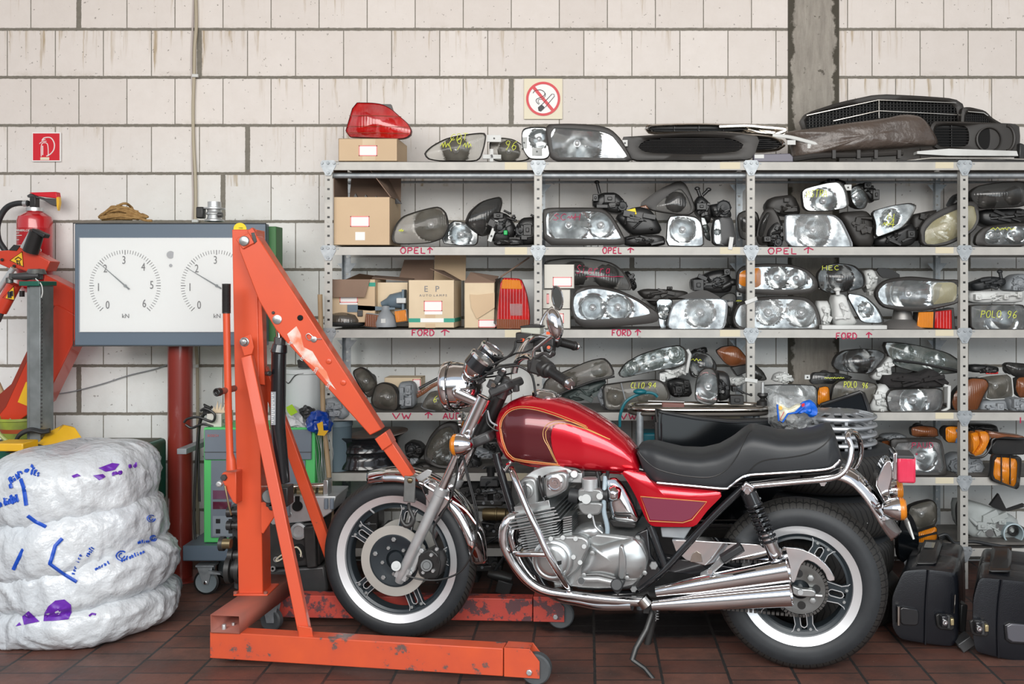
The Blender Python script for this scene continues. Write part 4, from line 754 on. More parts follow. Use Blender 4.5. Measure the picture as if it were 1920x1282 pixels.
lamp('headlight', 'big black-glass headlight with red handwriting lying on another large headlight', 'E', [(60,110),(220,88),(400,90),(560,120),(640,180),(690,260),(705,325),(500,300),(285,290),(120,300)], 4.56, .14, st='dark', bul=.05, write=[('Sierra',300,200,240,60),('~',370,225,190,10)], wmat=rwr, bowls=[(300,200,80),(520,220,80)])
lampback('headlight_housing', 'black triangular flap behind the large red-written headlight', 'E', [(640,185),(680,180),(740,290),(710,325),(690,300)], 4.66, .04, it=1)
lamp('headlight', 'large oval headlight in a thick black frame right beside the small white boxes', 'E', [(262,430),(270,360),(310,300),(420,278),(600,310),(760,385),(900,485),(880,545),(700,565),(360,588),(290,540)], 4.48, .12, lens=[(280,420),(295,340),(420,300),(590,330),(740,395),(850,480),(700,510),(350,528),(300,500)], st='clear', bowls=[(420,440,90),(600,440,90)], bul=.03)
lampback('headlight_housing', 'dusty black lamp casing between the two large headlights in the second bay', 'E', [(730,330),(780,305),(960,310),(1100,325),(1100,380),(900,390),(860,440),(800,390)], 4.66, .09, mt=dustp, blocks=[(945,290,980,312)], it=1)
lamp('headlight', 'narrow clear lamp partly hidden by the bright fan-topped headlight', 'E', [(868,378),(985,378),(985,420),(950,500),(940,592),(895,590),(880,470)], 4.58, .09, st='plain', it=1, tabs=[(895,480,955,495)])
lamp('headlight', 'very bright clear headlight with a black fan-shaped bracket on top', 'E', [(1040,380),(1200,374),(1375,376),(1372,480),(1352,598),(1150,597),(942,592),(958,490),(985,420)], 4.47, .11, st='white', it=1, rim=.955, bowls=[(1180,480,100)], house=greyp)
ob('fan_bracket', M().prism(chaikin([ZP('E',x,y,4.49) for x,y in ((1000,375),(1080,345),(1150,322),(1195,314),(1240,322),(1330,372),(1300,378))], 1), (0,.015,0)), dustp, THINGS[-1])
lampback('headlight_housing', 'black lamp motor block with thick tube lying at the back of the second bay', 'E', [(1115,240),(1180,220),(1260,180),(1360,165),(1420,250),(1400,330),(1300,340),(1120,320)], 4.64, .12, blocks=[(1125,240,1200,320),(1340,165,1385,210)], stem=[(1330,300,1410,260,22)], caps=[(1300,260,35)])
lamp('headlight', 'dark lamp showing yellow marks left of the stacked clear headlights', 'E', [(1310,370),(1380,330),(1440,340),(1440,580),(1370,560),(1380,450)], 4.60, .10, st='dark', write=[('~',1430,400,30,20)], tabs=[(1440,330,1475,360)])
lampback('headlight_housing', 'round black base under the stacked clear headlights', 'E', [(1360,560),(1420,545),(1520,560),(1520,600),(1365,600)], 4.60, .09)
lamp('headlight', 'clear headlight with amber end, upper of the two stacked across the third post', 'F', [(-72,270),(-66,170),(-20,130),(120,120),(280,122),(400,155),(465,215),(482,270),(440,322),(250,335),(40,325),(-60,318)], 4.535, .12, lens=[(-55,260),(-50,175),(20,145),(280,140),(390,170),(450,240),(440,290),(250,295),(60,290),(-50,290)], st='clear', bowls=[(210,215,75),(340,220,70)], two=[([(-52,270),(-48,175),(60,150),(95,150),(95,285)],'amber')], bul=.02)
lamp('headlight', 'large clear twin headlight, lower of the two stacked across the third post', 'F', [(-100,480),(-70,390),(20,350),(200,335),(400,340),(460,390),(495,480),(500,570),(250,575),(-40,570),(-90,540)], 4.53, .12, lens=[(-80,480),(-50,400),(40,370),(200,358),(390,362),(445,410),(472,490),(475,552),(240,555),(-30,550),(-70,520)], st='white', bowls=[(150,450,85),(370,450,95)], bul=.02)
lampback('headlight_housing', 'white toothed lamp frame end sticking out right of the lower stacked headlight', 'F', [(460,370),(560,370),(562,550),(500,560)], 4.56, .06, mt=whitep, it=1)
for y in (405, 470, 525): ob('slot', M().box(ZP('F',522,y,4.556), (.018,.004,.008)), blackp, THINGS[-1])
lamp('headlight', 'black reflective lamp with yellow scribble in the third bay, third level', 'F', [(465,190),(520,128),(620,118),(720,130),(790,190),(800,280),(700,305),(560,325),(480,290)], 4.56, .12, st='dark', bul=.05, write=[('HEC',500,165,100,30)], tabs=[(485,240,520,290)], refl_m=refl)
lampback('headlight_housing', 'white lamp socket and bracket right of the black reflective lamp', 'F', [(780,170),(850,155),(880,220),(870,300),(800,320)], 4.60, .08, mt=whitep, blocks=[(805,305,840,335)])
m = M().prism(chaikin([ZP('F',x,y,4.70) for x,y in ((860,150),(950,150),(1045,208),(960,225),(900,215))], 1), (0,.02,0)); tag(ob('trim_piece', m, blackp), 'black curved fin behind the long oval headlight', 'car part')
lampback('headlight_housing', 'white box-shaped lamp housing with lens facing right, third bay', 'F', [(578,335),(660,320),(700,440),(750,530),(600,540),(590,500)], 4.50, .11, mt=whitep, it=1, stem=[(610,330,605,295,14)], caps=[])
lamp('headlight', 'triangular clear lens on the right face of the white box-shaped housing', 'F', [(660,316),(790,335),(870,410),(905,470),(922,522),(770,518),(720,430)], 4.49, .06, st='plain', it=1, rim=.96, bul=.03, bowls=[(800,430,50)])
tag(ob('white_strip', M().bb(ZP('F',500,0,4.47).x, ZP('F',935,0,4.47).x, 4.46, 4.52, ZP('F',0,574,4.47).z, ZP('F',0,532,4.47).z), whitep, bevel=.004), 'flat white plastic strip lying in front of the box-shaped housing', 'plastic part')
lamp('headlight', 'long oval headlight lying on a grey cone at the right of the third bay', 'F', [(848,330),(870,270),(930,225),(1080,205),(1180,212),(1290,228),(1432,225),(1430,310),(1420,385),(1300,415),(1180,440),(1040,440),(900,415)], 4.48, .11, lens=[(870,330),(890,285),(940,245),(1080,228),(1200,240),(1415,240),(1408,370),(1290,395),(1180,408),(1040,408),(910,395)], st='clear', two=[([(1245,250),(1405,245),(1400,372),(1290,390),(1240,395)],'yellow')], bowls=[(1090,320,130)], bul=.02)
o = ob('horn', M().lathe([(.001,-.002),(.112,0),(.114,.012),(.085,.04),(.05,.055),(.042,.10),(.001,.102)], ZP('F',1040,568,4.57), (0,0,1), 28), mat('horn_grey', (.28,.27,.26), .45, .6)); tag(o, 'grey cone-shaped horn standing beneath the long oval headlight', 'horn')
root = thing('tail_lamp', 'small tail lamp, amber left half and red right half, under the oval headlight', 'tail light', 'tail lamps kept on the rack'); d = 4.48
ob('housing', M().prism([ZP('F',x,y,d+.012) for x,y in ((1148,445),(1262,440),(1385,415),(1395,562),(1140,552))], (0,.08,0)), dustp, root, bevel=.003)
ob('amber_lens', M().prism([ZP('F',x,y,d) for x,y in ((1150,446),(1250,443),(1246,552),(1138,548))], (0,.012,0)), LENS['amber'], root, bevel=.003); ob('red_lens', M().prism([ZP('F',x,y,d) for x,y in ((1262,441),(1370,430),(1372,560),(1256,552))], (0,.012,0)), LENS['red'], root, bevel=.003)
lampback('headlight_housing', 'row of white lamp brackets lying on the yellow-marked headlight at the right edge', 'F', [(1485,318),(1540,305),(1700,303),(1860,310),(1860,385),(1490,388)], 4.50, .12, mt=whitep, blocks=[(1510,325,1550,365),(1700,325,1730,360),(1790,310,1820,350)], it=1)
lamp('headlight', 'headlight marked in yellow at the right edge of the third level', 'F', [(1485,405),(1500,395),(1700,392),(1870,394),(1870,572),(1700,575),(1490,570)], 4.47, .12, st='clear', it=1, rim=.94, bowls=[(1700,480,110)], write=[('POLO',1550,480,130,45),('96',1720,485,70,48),('x',1630,520,20,20)])
lampback('headlight_housing', 'crumpled black rubber boot lying above the white lamp brackets', 'F', [(1490,260),(1540,240),(1640,205),(1735,215),(1740,260),(1640,290),(1530,310)], 4.62, .10, mt=rubber, stem=[(1700,220,1690,175,12)])
lampback('headlight_housing', 'grey wired lamp back at the right edge above the white brackets', 'F', [(1740,250),(1790,195),(1870,185),(1870,310),(1740,305)], 4.60, .10, mt=greyp, caps=[(1815,250,40)], blocks=[(1760,270,1790,300)])
# ---------------- fourth level ----------------
lamp('headlight', 'dark round-backed headlight standing on end behind the crane boom, fourth level', 'D', [(222,890),(285,856),(340,885),(398,965),(392,1030),(350,1085),(290,1020)], 4.60, .10, st='smoke', bul=.05)
lamp('headlight', 'bulging brown-glass headlight with grey back turned right, by the crane boom', 'D', [(352,1100),(385,990),(440,965),(520,985),(560,1060),(555,1150),(520,1172),(380,1155)], 4.50, .11, st='smoke', bul=.05, yaw=-8, bowls=[(470,1080,60)])
lampback('headlight_housing', 'grey ribbed back of the brown-glass headlight unit, fourth level left', 'D', [(545,975),(640,965),(668,1000),(672,1145),(600,1155),(560,1165)], 4.54, .10, mt=greyp, it=1, blocks=[(570,1000,600,1120),(610,985,650,1050),(610,1070,655,1130)])
carton('flat beige box behind the brown-glass headlight on the fourth level', 'D', 455, 935, 715, 1040, 4.66, .12, mt=cardl, lbl=[(655,945,712,1035,'addr')])
m = M().tube(cat([ZP('D',x,y,4.60) for x,y in ((640,1085),(720,1045),(800,990),(880,962))],5), .010, 8, flat=.6); tag(ob('indicator_strip', m, LENS['brown']), 'long thin amber indicator strip leaning behind the chrome motorcycle lamp', 'indicator light')
m = M().tube([ZP('D',700,1010,4.64), ZP('D',860,925,4.66)], .007, 6); tag(ob('trim_strip', m, blackp), 'thin dark trim leaning above the amber strip on the fourth level', 'trim')
lamp('headlight', 'small brown-glass lamp with yellow 16 on it, left of the motorcycle lamp', 'D', [(708,1150),(740,1085),(775,1035),(830,1025),(880,1045),(900,1180),(870,1186)], 4.48, .09, st='smoke', it=1, write=[('16',770,1105,60,45)], house=greyp)
lampback('headlight_housing', 'grey lamp back leaning by the broomstick below the crane boom', 'D', [(20,1090),(90,1075),(170,1130),(205,1200),(150,1240),(60,1170)], 4.42, .06, mt=greyp, it=1, blocks=[(60,1110,110,1150),(110,1160,150,1200)])
lamp('headlight', 'long curved brown headlight behind the near handlebar grip', 'E', [(55,1050),(80,950),(220,890),(390,815),(500,793),(545,830),(580,905),(560,925),(420,955),(250,1020),(160,1062),(90,1070)], 4.50, .11, st='smoke', it=1, bul=.03, bowls=[(470,880,50),(250,960,60)])
ob('trim_line', M().tube([ZP('E',x,y,4.49) for x,y in ((165,1062),(260,1020),(420,962),(575,925))], .005, 8), blackp, THINGS[-1])
lampback('headlight_housing', 'dark green-grey housing beneath the long curved brown headlight', 'E', [(180,1065),(320,1000),(480,955),(530,960),(450,1040),(350,1105),(240,1100)], 4.55, .10, mt=mat('green_grey_plastic', (.07,.09,.085), .5), it=1)
lamp('headlight', 'large clear headlight tilted on top of the heap in the second bay, fourth level', 'E', [(592,915),(640,835),(760,768),(900,725),(1035,702),(1085,735),(1088,830),(1010,862),(800,900),(640,938)], 4.54, .11, st='green', it=1, bul=.035, bowls=[(850,800,75),(1010,770,55),(690,870,50)], rim=.95)
lampback('headlight_housing', 'white housing underneath the large tilted clear headlight', 'E', [(880,905),(1000,870),(1090,830),(1085,910),(1000,940),(930,965)], 4.58, .09, mt=whitep, it=1, blocks=[(890,900,930,960)])
ob('white_rim', M().tube([ZP('E',x,y,4.535) for x,y in ((1088,735),(1108,770),(1095,840),(1085,900))], .008, 8), whitep, THINGS[-1])
lamp('headlight', 'brown-tinted lamp marked with yellow writing, in front of the large tilted headlight', 'E', [(488,985),(560,975),(700,955),(885,945),(935,975),(978,1075),(900,1140),(700,1155),(508,1168),(490,1080)], 4.47, .11, st='smoke', it=1, rim=.94, write=[('CLIO',685,1005,95,38),('94',805,1005,60,38)], bowls=[(800,1050,70),(580,1070,60)])
ob('divider', M().tube([ZP('E',620,972,4.452), ZP('E',650,1090,4.448)], .003, 6), greyp, THINGS[-1])
lampback('headlight_housing', 'grey edge of a lamp poking out left of the yellow-written brown lamp', 'E', [(445,1060),(480,1000),(520,1100),(520,1165),(470,1120)], 4.52, .08, mt=greyp)
lampback('headlight_housing', 'black wiring and lamp parts behind the yellow-written brown lamp', 'E', [(930,960),(1030,940),(1110,960),(1130,1070),(980,1080)], 4.58, .10, blocks=[(1000,990,1050,1040),(1060,950,1100,1000)], caps=[(1030,1020,40)])
lamp('headlight', 'dark lamp with yellow scribble right of the large tilted headlight', 'E', [(1098,840),(1105,770),(1160,745),(1240,765),(1300,840),(1290,920),(1180,940),(1110,930)], 4.60, .10, st='dark', bul=.04, write=[('~',1110,820,50,35)], refl_m=refl)
lampback('headlight_housing', 'dark flat plate behind the scribbled dark lamp', 'E', [(1110,745),(1225,712),(1238,760),(1120,790)], 4.68, .02, it=1)
lamp('headlight', 'round sealed lamp seen from the side, standing on the steel tray', 'E', [(1140,1095),(1140,990),(1165,900),(1215,862),(1270,865),(1300,910),(1310,1020),(1300,1110),(1255,1130),(1190,1120)], 4.28, .05, st='plain', yaw=-20, bul=.06, bowls=[(1230,1000,90)])
lampback('headlight_housing', 'black bowl and wiring of the round sealed lamp on the steel tray', 'E', [(1290,890),(1380,900),(1400,980),(1390,1090),(1310,1110)], 4.30, .10, blocks=[(1385,1055,1480,1120),(1400,990,1430,1030)], stem=[(1420,1000,1480,1040,8),(1430,1020,1540,1060,6)])
lamp('tail_lamp', 'dark red tail lamp leaning behind the third post, fourth level', 'E', [(1283,745),(1330,715),(1400,705),(1450,718),(1525,810),(1530,835),(1400,860),(1350,830)], 4.58, .09, st='brown', it=1, cat_='tail light', group='tail lamps kept on the rack')
ob('black_edge', M().prism([ZP('E',x,y,4.57) for x,y in ((1400,862),(1530,838),(1560,880),(1440,925))], (0,.08,0)), blackp, THINGS[-1], bevel=.004)
lampback('headlight_housing', 'white lamp parts behind the third post, fourth level', 'E', [(1370,940),(1480,915),(1520,960),(1460,1000),(1380,990)], 4.62, .06, mt=whitep, it=1)
lamp('headlight', 'thin dark lamp edge sloping down right of the third post', 'F', [(-15,830),(50,790),(110,840),(138,895),(110,905),(40,900)], 4.58, .07, st='dark', it=1)
lampback('headlight_housing', 'round white lamp back standing before the concrete pillar', 'F', [(170,910),(190,860),(240,845),(310,880),(325,905),(300,915)], 4.62, .06, mt=whitep, caps=[(250,885,35)])
lamp('headlight', 'wide bright headlight with black top edge above the steel tray end', 'F', [(85,935),(200,928),(350,928),(470,935),(475,1020),(468,1110),(200,1120),(150,1060)], 4.47, .10, st='white', it=1, rim=.96, bowls=[(300,1030,100)], house=blackp)
lamp('indicator_light', 'bright amber indicator lamp joined to the right of the wide bright headlight', 'F', [(475,950),(520,938),(550,945),(558,1050),(540,1065),(468,1070)], 4.47, .07, st='amber', it=1, rim=.97, cat_='indicator light', group='amber indicator lamps on the rack')
lamp('headlight', 'long dark green-tinted lamp lying behind the bright headlight, third bay', 'F', [(418,905),(440,850),(520,846),(640,855),(720,880),(600,925),(500,925),(440,930)], 4.60, .10, st='dark', it=1, write=[('~~~',510,890,120,20)], refl_m=refl, tabs=[(390,865,425,895)])
lamp('headlight', 'brown-tinted headlight with yellow writing and white clips, centre of third bay', 'F', [(556,1040),(575,935),(620,900),(720,895),(885,925),(850,1010),(820,1070),(700,1080),(600,1075)], 4.50, .10, st='smoke', it=1, rim=.96, write=[('POLO',640,945,85,38),('96',760,950,40,34)], bowls=[(680,1000,60)])
lampback('headlight_housing', 'white clip frame at the right side of the yellow-written headlight', 'F', [(820,1085),(860,950),(930,925),(962,960),(930,1020),(965,1050),(945,1128),(850,1120)], 4.50, .08, mt=whitep, it=1, blocks=[(855,1030,880,1060),(890,985,915,1010),(880,1085,905,1105)])
lamp('headlight', 'dark bulging headlight on top of the heap with white rim to its right', 'F', [(568,800),(590,740),(650,700),(780,688),(890,698),(945,730),(890,800),(835,862),(700,850),(600,832)], 4.54, .11, st='dark', it=1, bul=.06, refl_m=refl, bowls=[(750,770,90)])
lampback('headlight_housing', 'white back of the dark bulging headlight on top of the heap', 'F', [(835,870),(950,740),(985,760),(960,830),(900,905),(850,900)], 4.56, .08, mt=whitep, it=1, tube=())
lamp('headlight', 'very long dark clear headlight sloping down to the fourth post', 'F', [(905,645),(1000,645),(1130,662),(1340,712),(1432,772),(1432,850),(1300,862),(1130,845),(980,805),(930,720)], 4.60, .12, st='green', it=1, rim=.95, bowls=[(1050,730,70),(1250,780,70)], bul=.03)
ob('trim_line', M().tube([ZP('F',x,y,4.575) for x,y in ((985,765),(1150,785),(1430,842))], .007, 8), blackp, THINGS[-1])
lampback('headlight_housing', 'grimy black foam and rag lying between the long headlight and the broad one', 'F', [(900,870),(1000,855),(1150,870),(1240,820),(1300,860),(1375,930),(1340,950),(1100,955),(920,960)], 4.52, .14, mt=mat('black_rag', (.022,.020,.020), .9, bump=.8, bs=40, bdist=.01), cat_='rag')
lamp('headlight', 'broad clear headlight at the right end of the third bay, fourth level', 'F', [(925,1015),(950,962),(1130,955),(1310,952),(1312,1040),(1290,1105),(1130,1132),(950,1120)], 4.47, .11, st='clear', it=1, rim=.96, bowls=[(1120,1040,90)], bul=.03)
ob('white_rim', M().tube([ZP('F',x,y,4.50) for x,y in ((1315,935),(1352,940),(1348,1085),(1300,1110))], .009, 8), whitep, THINGS[-1])
lamp('indicator_light', 'dirty brown indicator lamp crossing behind the fourth post', 'F', [(1360,1060),(1380,980),(1480,880),(1600,885),(1625,930),(1580,1010),(1540,1110),(1400,1125)], 4.535, .10, st='brown', it=1, cat_='indicator light', group='amber indicator lamps on the rack')
lamp('headlight', 'grey flat lamp with pale rim right of the dirty brown indicator', 'F', [(1530,880),(1600,865),(1770,852),(1785,1010),(1760,1025),(1590,1035),(1600,950)], 4.56, .08, st='smoke', it=1, rim=.93, house=whitep)
lampback('headlight_housing', 'low grey casing under the flat lamp at the right edge', 'F', [(1560,1040),(1760,1030),(1760,1110),(1560,1120)], 4.55, .08, mt=greyp, it=1, blocks=[(1655,1050,1700,1095)])
lampback('headlight_housing', 'long dark case with a red stripe lying at the back, right edge', 'F', [(1488,800),(1560,795),(1690,810),(1690,850),(1488,850)], 4.62, .06, it=1)
o = ob('red_stripe', M().bb(ZP('F',1600,0,4.6).x, ZP('F',1680,0,4.6).x, 4.6, 4.61, ZP('F',0,858,4.6).z, ZP('F',0,845,4.6).z), LENS['red'], THINGS[-1])
lamp('headlight', 'dark lamp at the very right edge of the fourth level', 'F', [(1720,800),(1740,780),(1880,790),(1890,900),(1800,880),(1760,850)], 4.58, .09, st='dark', it=1)
lamp('headlight', 'dark brown lamp below it at the right edge of the fourth level', 'F', [(1800,880),(1890,870),(1890,1010),(1820,1020),(1790,960)], 4.55, .09, st='brown', it=1)
lampback('headlight_housing', 'pair of grey fittings on the shelf at the right edge, fourth level', 'F', [(1750,1030),(1800,1015),(1880,1030),(1880,1120),(1770,1115)], 4.50, .08, mt=greyp, blocks=[(1765,1020,1800,1080)], caps=[(1830,1070,35)])

# ---------------- fifth level ----------------
lamp('headlight', 'large upright headlight behind the motorcycle fork, fifth level', 'G', [(958,600),(965,500),(1010,390),(1090,290),(1180,245),(1270,255),(1290,400),(1270,560),(1230,690),(1100,680),(1000,640)], 4.52, .12, lens=[(980,580),(990,500),(1035,400),(1110,320),(1200,290),(1250,340),(1240,560),(1200,660),(1090,650)], st='smoke', bowls=[(1130,580,80),(1170,400,50)], bul=.04, refl_m=refl)
m = M(); p = ZP('G', 440, 700, 4.70); rp = [(.0,.01),(.10,.01),(.16,.02),(.178,.005),(.186,.008),(.182,.03),(.168,.055),(.164,.09),(.170,.105),(.164,.13),(.170,.17),(.183,.185),(.190,.195),(.186,.2),(.16,.19),(.001,.16)]
rim_o = ob('steel_rim', M().lathe([(a, b*.78) for a, b in rp], (ZP('G',430,712,4.66).x, 4.64, .553), (0,0,1), 48), framep); tag(rim_o, 'black steel car rim lying flat on the fifth level behind the crane boom', 'wheel rim')
ob('valve', M().cyl(ZP('G',640,560,4.46), ZP('G',640,545,4.485), .004, 8), greyp, rim_o)
pan = ob('plate_disc', M().lathe([(.001,.0),(.11,.002),(.150,.014),(.150,.018),(.10,.007),(.001,.005)], ZP('G',530,385,4.62), (-.09,-.04,1), 40), mat('rusty_disc', (.22,.10,.06), .6, .3, col2=(.36,.34,.32), ns=7)); tag(pan, 'thin rusty round plate lying on the black steel rim', 'plate')
for L_, o_, k in (('black crumpled lamp housing right of the steel rim', [(770,470),(830,430),(920,450),(975,520),(920,600),(800,590)], dict(caps=[(850,500,45)], blocks=[(900,480,950,530)])), ('grey metal bracket between the steel rim and the upright headlight', [(820,600),(870,575),(930,570),(900,620),(860,660)], dict(mt=greyp, it=1)), ('black housing with an eyelet right of the upright headlight', [(1240,560),(1380,540),(1480,600),(1480,690),(1250,700)], dict(caps=[(1435,680,28)])), ('dusty black cover in front of the upright headlight base', [(880,650),(1000,620),(1100,690),(1090,712),(880,712)], dict(mt=dustp))):
    lampback('headlight_housing', L_, 'G', o_, 4.60, .09, **k)
lampback('headlight_housing', 'grey strut behind the motorcycle down tube, fifth level', 'G', [(1400,480),(1500,500),(1620,560),(1610,600),(1480,560)], 4.62, .05, mt=greyp, it=1)
lampback('headlight_housing', 'dark part behind the motorcycle frame under the tank nose', 'G', [(1500,420),(1650,400),(1700,560),(1620,620),(1500,540)], 4.68, .06)
lamp('headlight', 'upright rectangular headlight with red writing beside the motorcycle tail light', 'H', [(998,318),(1015,304),(1180,300),(1335,302),(1355,330),(1390,545),(1375,563),(1200,560),(1020,556),(1002,440)], 4.47, .10, lens=[(1020,335),(1180,325),(1320,325),(1340,345),(1370,535),(1200,538),(1035,535)], st='clear', it=1, bowls=[(1220,430,100)], write=[('PAUD',1130,365,150,38),('o',1155,410,20,20)], wmat=rwr)
for L_, o_, st_ in (('brown indicator lamp on top of the red-written headlight, fifth level', [(1130,225),(1200,212),(1320,225),(1330,295),(1140,292)], 'brown'), ('bright amber indicator lamp with blue edge left of the fourth post', [(1370,225),(1400,215),(1480,218),(1482,335),(1375,330)], 'amber'), ('small dark amber lamp left of the red-written headlight', [(925,320),(990,312),(1000,400),(940,395)], 'brown')):
    lamp('indicator_light', L_, 'H', o_, 4.56 if st_ != 'amber' else 4.52, .08, st=st_, it=1, cat_='indicator light', group='amber indicator lamps on the rack')
ob('blue_edge', M().prism([ZP('H',x,y,4.50) for x,y in ((1450,240),(1484,242),(1484,335),(1450,333))], (0,.02,0)), mat('faded_blue', (.08,.20,.42), .5), [o for o in THINGS if o['label'].startswith('bright amber indicator lamp with blue')][0])
lampback('headlight_housing', 'long black lid behind the indicator lamps, fifth level right', 'H', [(1480,215),(1600,205),(1740,210),(1755,270),(1600,260),(1490,260)], 4.68, .06)
lampback('headlight_housing', 'clear lamp socket and cables left of the indicator lamps', 'H', [(930,290),(960,275),(1060,270),(1120,290),(1100,310),(940,312)], 4.64, .06, mt=greyp, blocks=[(1020,275,1050,300)])
lampback('headlight_housing', 'pile of grey round connector discs behind the fourth post', 'H', [(1380,460),(1450,405),(1640,440),(1645,545),(1560,552),(1400,545)], 4.58, .10, mt=greyp, caps=[(1450,490,45),(1590,500,45)])
# curved amber lamp with black frame
root = thing('indicator_light', 'long curved amber-and-red lamp with black frame at the right edge, fifth level', 'indicator light', 'amber indicator lamps on the rack')
for (pts, st_, dd) in (([(1545,270),(1600,255),(1620,330),(1560,425)], 'amber', 4.50), ([(1602,255),(1660,252),(1690,300),(1640,410),(1562,428),(1622,330)], 'amber', 4.495), ([(1662,252),(1780,268),(1925,285),(1925,300),(1740,290),(1692,305)], 'brown', 4.49)):
    O = outline2('H', pts, dd, 1, 24); c = sum(O, Vector())/24; ob('lens_segment', M().loft([[p+Vector((0,.05,0)) for p in O], O, [c+(p-c)*.7-Vector((0,.014,0)) for p in O], [c+(p-c)*.2-Vector((0,.018,0)) for p in O]]), LENS[st_], root)
ob('frame', M().tube(cat([ZP('H',x,y,4.485) for x,y in ((1550,435),(1640,425),(1690,360),(1720,300),(1925,305))],4), .006, 8), blackp, root); ob('housing', M().prism([ZP('H',x,y,4.52) for x,y in ((1690,360),(1730,305),(1925,310),(1925,415),(1700,420))], (0,.06,0)), blackp, root, bevel=.005)
lamp('indicator_light', 'bright amber lamp hanging tilted over the shelf edge at the lower right', 'H', [(1700,408),(1800,415),(1905,425),(1898,540),(1885,660),(1780,625),(1680,590),(1690,500)], 4.42, .07, lens=[(1715,430),(1800,432),(1875,445),(1862,640),(1780,610),(1702,572)], st='amber', it=1, cat_='indicator light', group='amber indicator lamps on the rack', house=blackp)
mm = M()
for x in (1760, 1820): mm.bb(ZP('H',x,0,4.40).x-.002, ZP('H',x,0,4.40).x+.002, 4.392, 4.40, ZP('H',0,618,4.4).z, ZP('H',0,418,4.4).z)
ob('grid_bar', mm, blackp, THINGS[-1])

# ---------------- bottom level and floor clutter under the rack ----------------
lamp('headlight', 'dusty ribbed headlight standing below the motorcycle tail light', 'O', [(200,225),(270,195),(345,180),(372,210),(372,320),(330,345),(230,365),(200,330)], 4.50, .10, st='smoke', it=1, rim=.96)
lamp('indicator_light', 'wide dull amber indicator with black stripe under the dusty ribbed headlight', 'O', [(250,375),(310,355),(372,335),(372,425),(320,445),(262,462)], 4.47, .09, st='amber', it=1, rim=.97, cat_='indicator light', group='amber indicator lamps on the rack', refl_m=refd); ob('black_stripe', M().tube([ZP('O',250,410,4.452), ZP('O',372,378,4.452)], .006, 6), blackp, THINGS[-1])
root = lampback('headlight_housing', 'big white lamp housing seen from behind with a round ring, lower right corner', 'O', [(490,190),(560,190),(700,230),(860,290),(890,400),(830,445),(700,430),(570,405),(500,330)], 4.56, .10, mt=mat('aged_white_plastic', (.42,.45,.44), .45, col2=(.30,.32,.31), ns=8), it=1, blocks=[(600,305,655,350),(725,285,770,320)])
ob('ring', M().lathe([(.045,.03),(.050,-.03),(.044,-.032),(.038,.02)], ZP('O',815,375,4.53), (0,1,0), 28), mat('ring_blue_grey', (.36,.45,.48), .4), root); ob('inner_ring', M().lathe([(.024,.02),(.026,-.01),(.020,-.012),(.018,.02)], ZP('O',825,365,4.53), (0,1,0), 20), blackp, root); ob('dark_socket', M().cyl(ZP('O',755,340,4.53), ZP('O',755,340,4.56), .020, 16), blackp, root)
ob('dark_socket', M().cyl(ZP('O',690,380,4.53), ZP('O',690,380,4.56), .018, 16), blackp, root); ob('side_rim', M().tube(cat([ZP('O',x,y,4.54) for x,y in ((500,185),(488,230),(495,320),(520,390),(570,412),(640,415))],4), .005, 6), blackp, root)
tag(ob('rag', M().prism([ZP('O',x,y,4.66) for x,y in ((690,215),(742,145),(790,240),(893,205),(893,225),(800,250),(740,245))], (0,.02,0)), blackp, smooth=False), 'black pointed rag rising behind the big white lamp housing', 'rag')
m = M()
for k in range(3): m.tube(cat([ZP('O',x,y+k*10,4.46+.02*k) for x,y in ((380,400),(430,390),(480,440),(580,430),(700,450),(840,470),(900,465))],5), .008, 8)
tag(ob('black_hose', m, rubber), 'loops of black hose lying before the big white lamp housing', 'hose')
tag(ob('board_panel', M().prism([(1.30,4.46,.205),(2.2,4.46,.205),(2.2,4.8,.205),(1.30,4.8,.205)], (0,0,.012)), rack_top), 'grey sheet lying on the lowest board behind the black cases', 'sheet')
# dark mechanical junk behind the wheels: each piece its own thing
def engine_junk(label, z, cx, cy, w_, h_, d, seed, mt=iron, cat_='engine part', name='engine_part'):
    rd = random.Random(seed); p = ZP(z, cx, cy, d); s = d/F/ZN[z][2]; W, Hh = w_*s, h_*s; root = thing(name, label, cat_, 'greasy engine parts on the low boards'); m = M()
    m.box(p, (W*.9, .14, Hh*.7), Matrix.Rotation(rd.uniform(-.12,.12), 3, 'Y')); m.box(p+Vector((rd.uniform(-.1,.1)*W, .0, -Hh*.32)), (W, .16, Hh*.3)); ob('casting', m, mt, root, bevel=.008)
    m = M()
    for k in range(3): q = p+Vector((rd.uniform(-.35,.35)*W, -.075, rd.uniform(-.25,.35)*Hh)); m.cyl(q, q-Vector((0,rd.uniform(.015,.035),0)), rd.uniform(.10,.20)*min(W,Hh), 18); m.cyl(q-Vector((0,.03,0)), q-Vector((0,.045,0)), .05*min(W,Hh), 10)
    ob('boss', m, mt, root, bevel=.002); m = M()
    for k in range(7): m.bolt(p+Vector((rd.uniform(-.42,.42)*W, -.073, rd.uniform(-.35,.35)*Hh)), (0,-1,0), .008, .008)
    ob('bolts', m, greyp, root); m = M()
    for k in range(4): q = p+Vector((rd.uniform(-.4,.4)*W, -.06, rd.uniform(-.2,.45)*Hh)); m.tube(cat([q, q+Vector((rd.uniform(-.06,.06),-.03,rd.uniform(-.03,.05))), q+Vector((rd.uniform(-.1,.1),-.02,rd.uniform(-.06,.06)))],4), .006, 6)
    ob('hose', m, rubber, root); return root
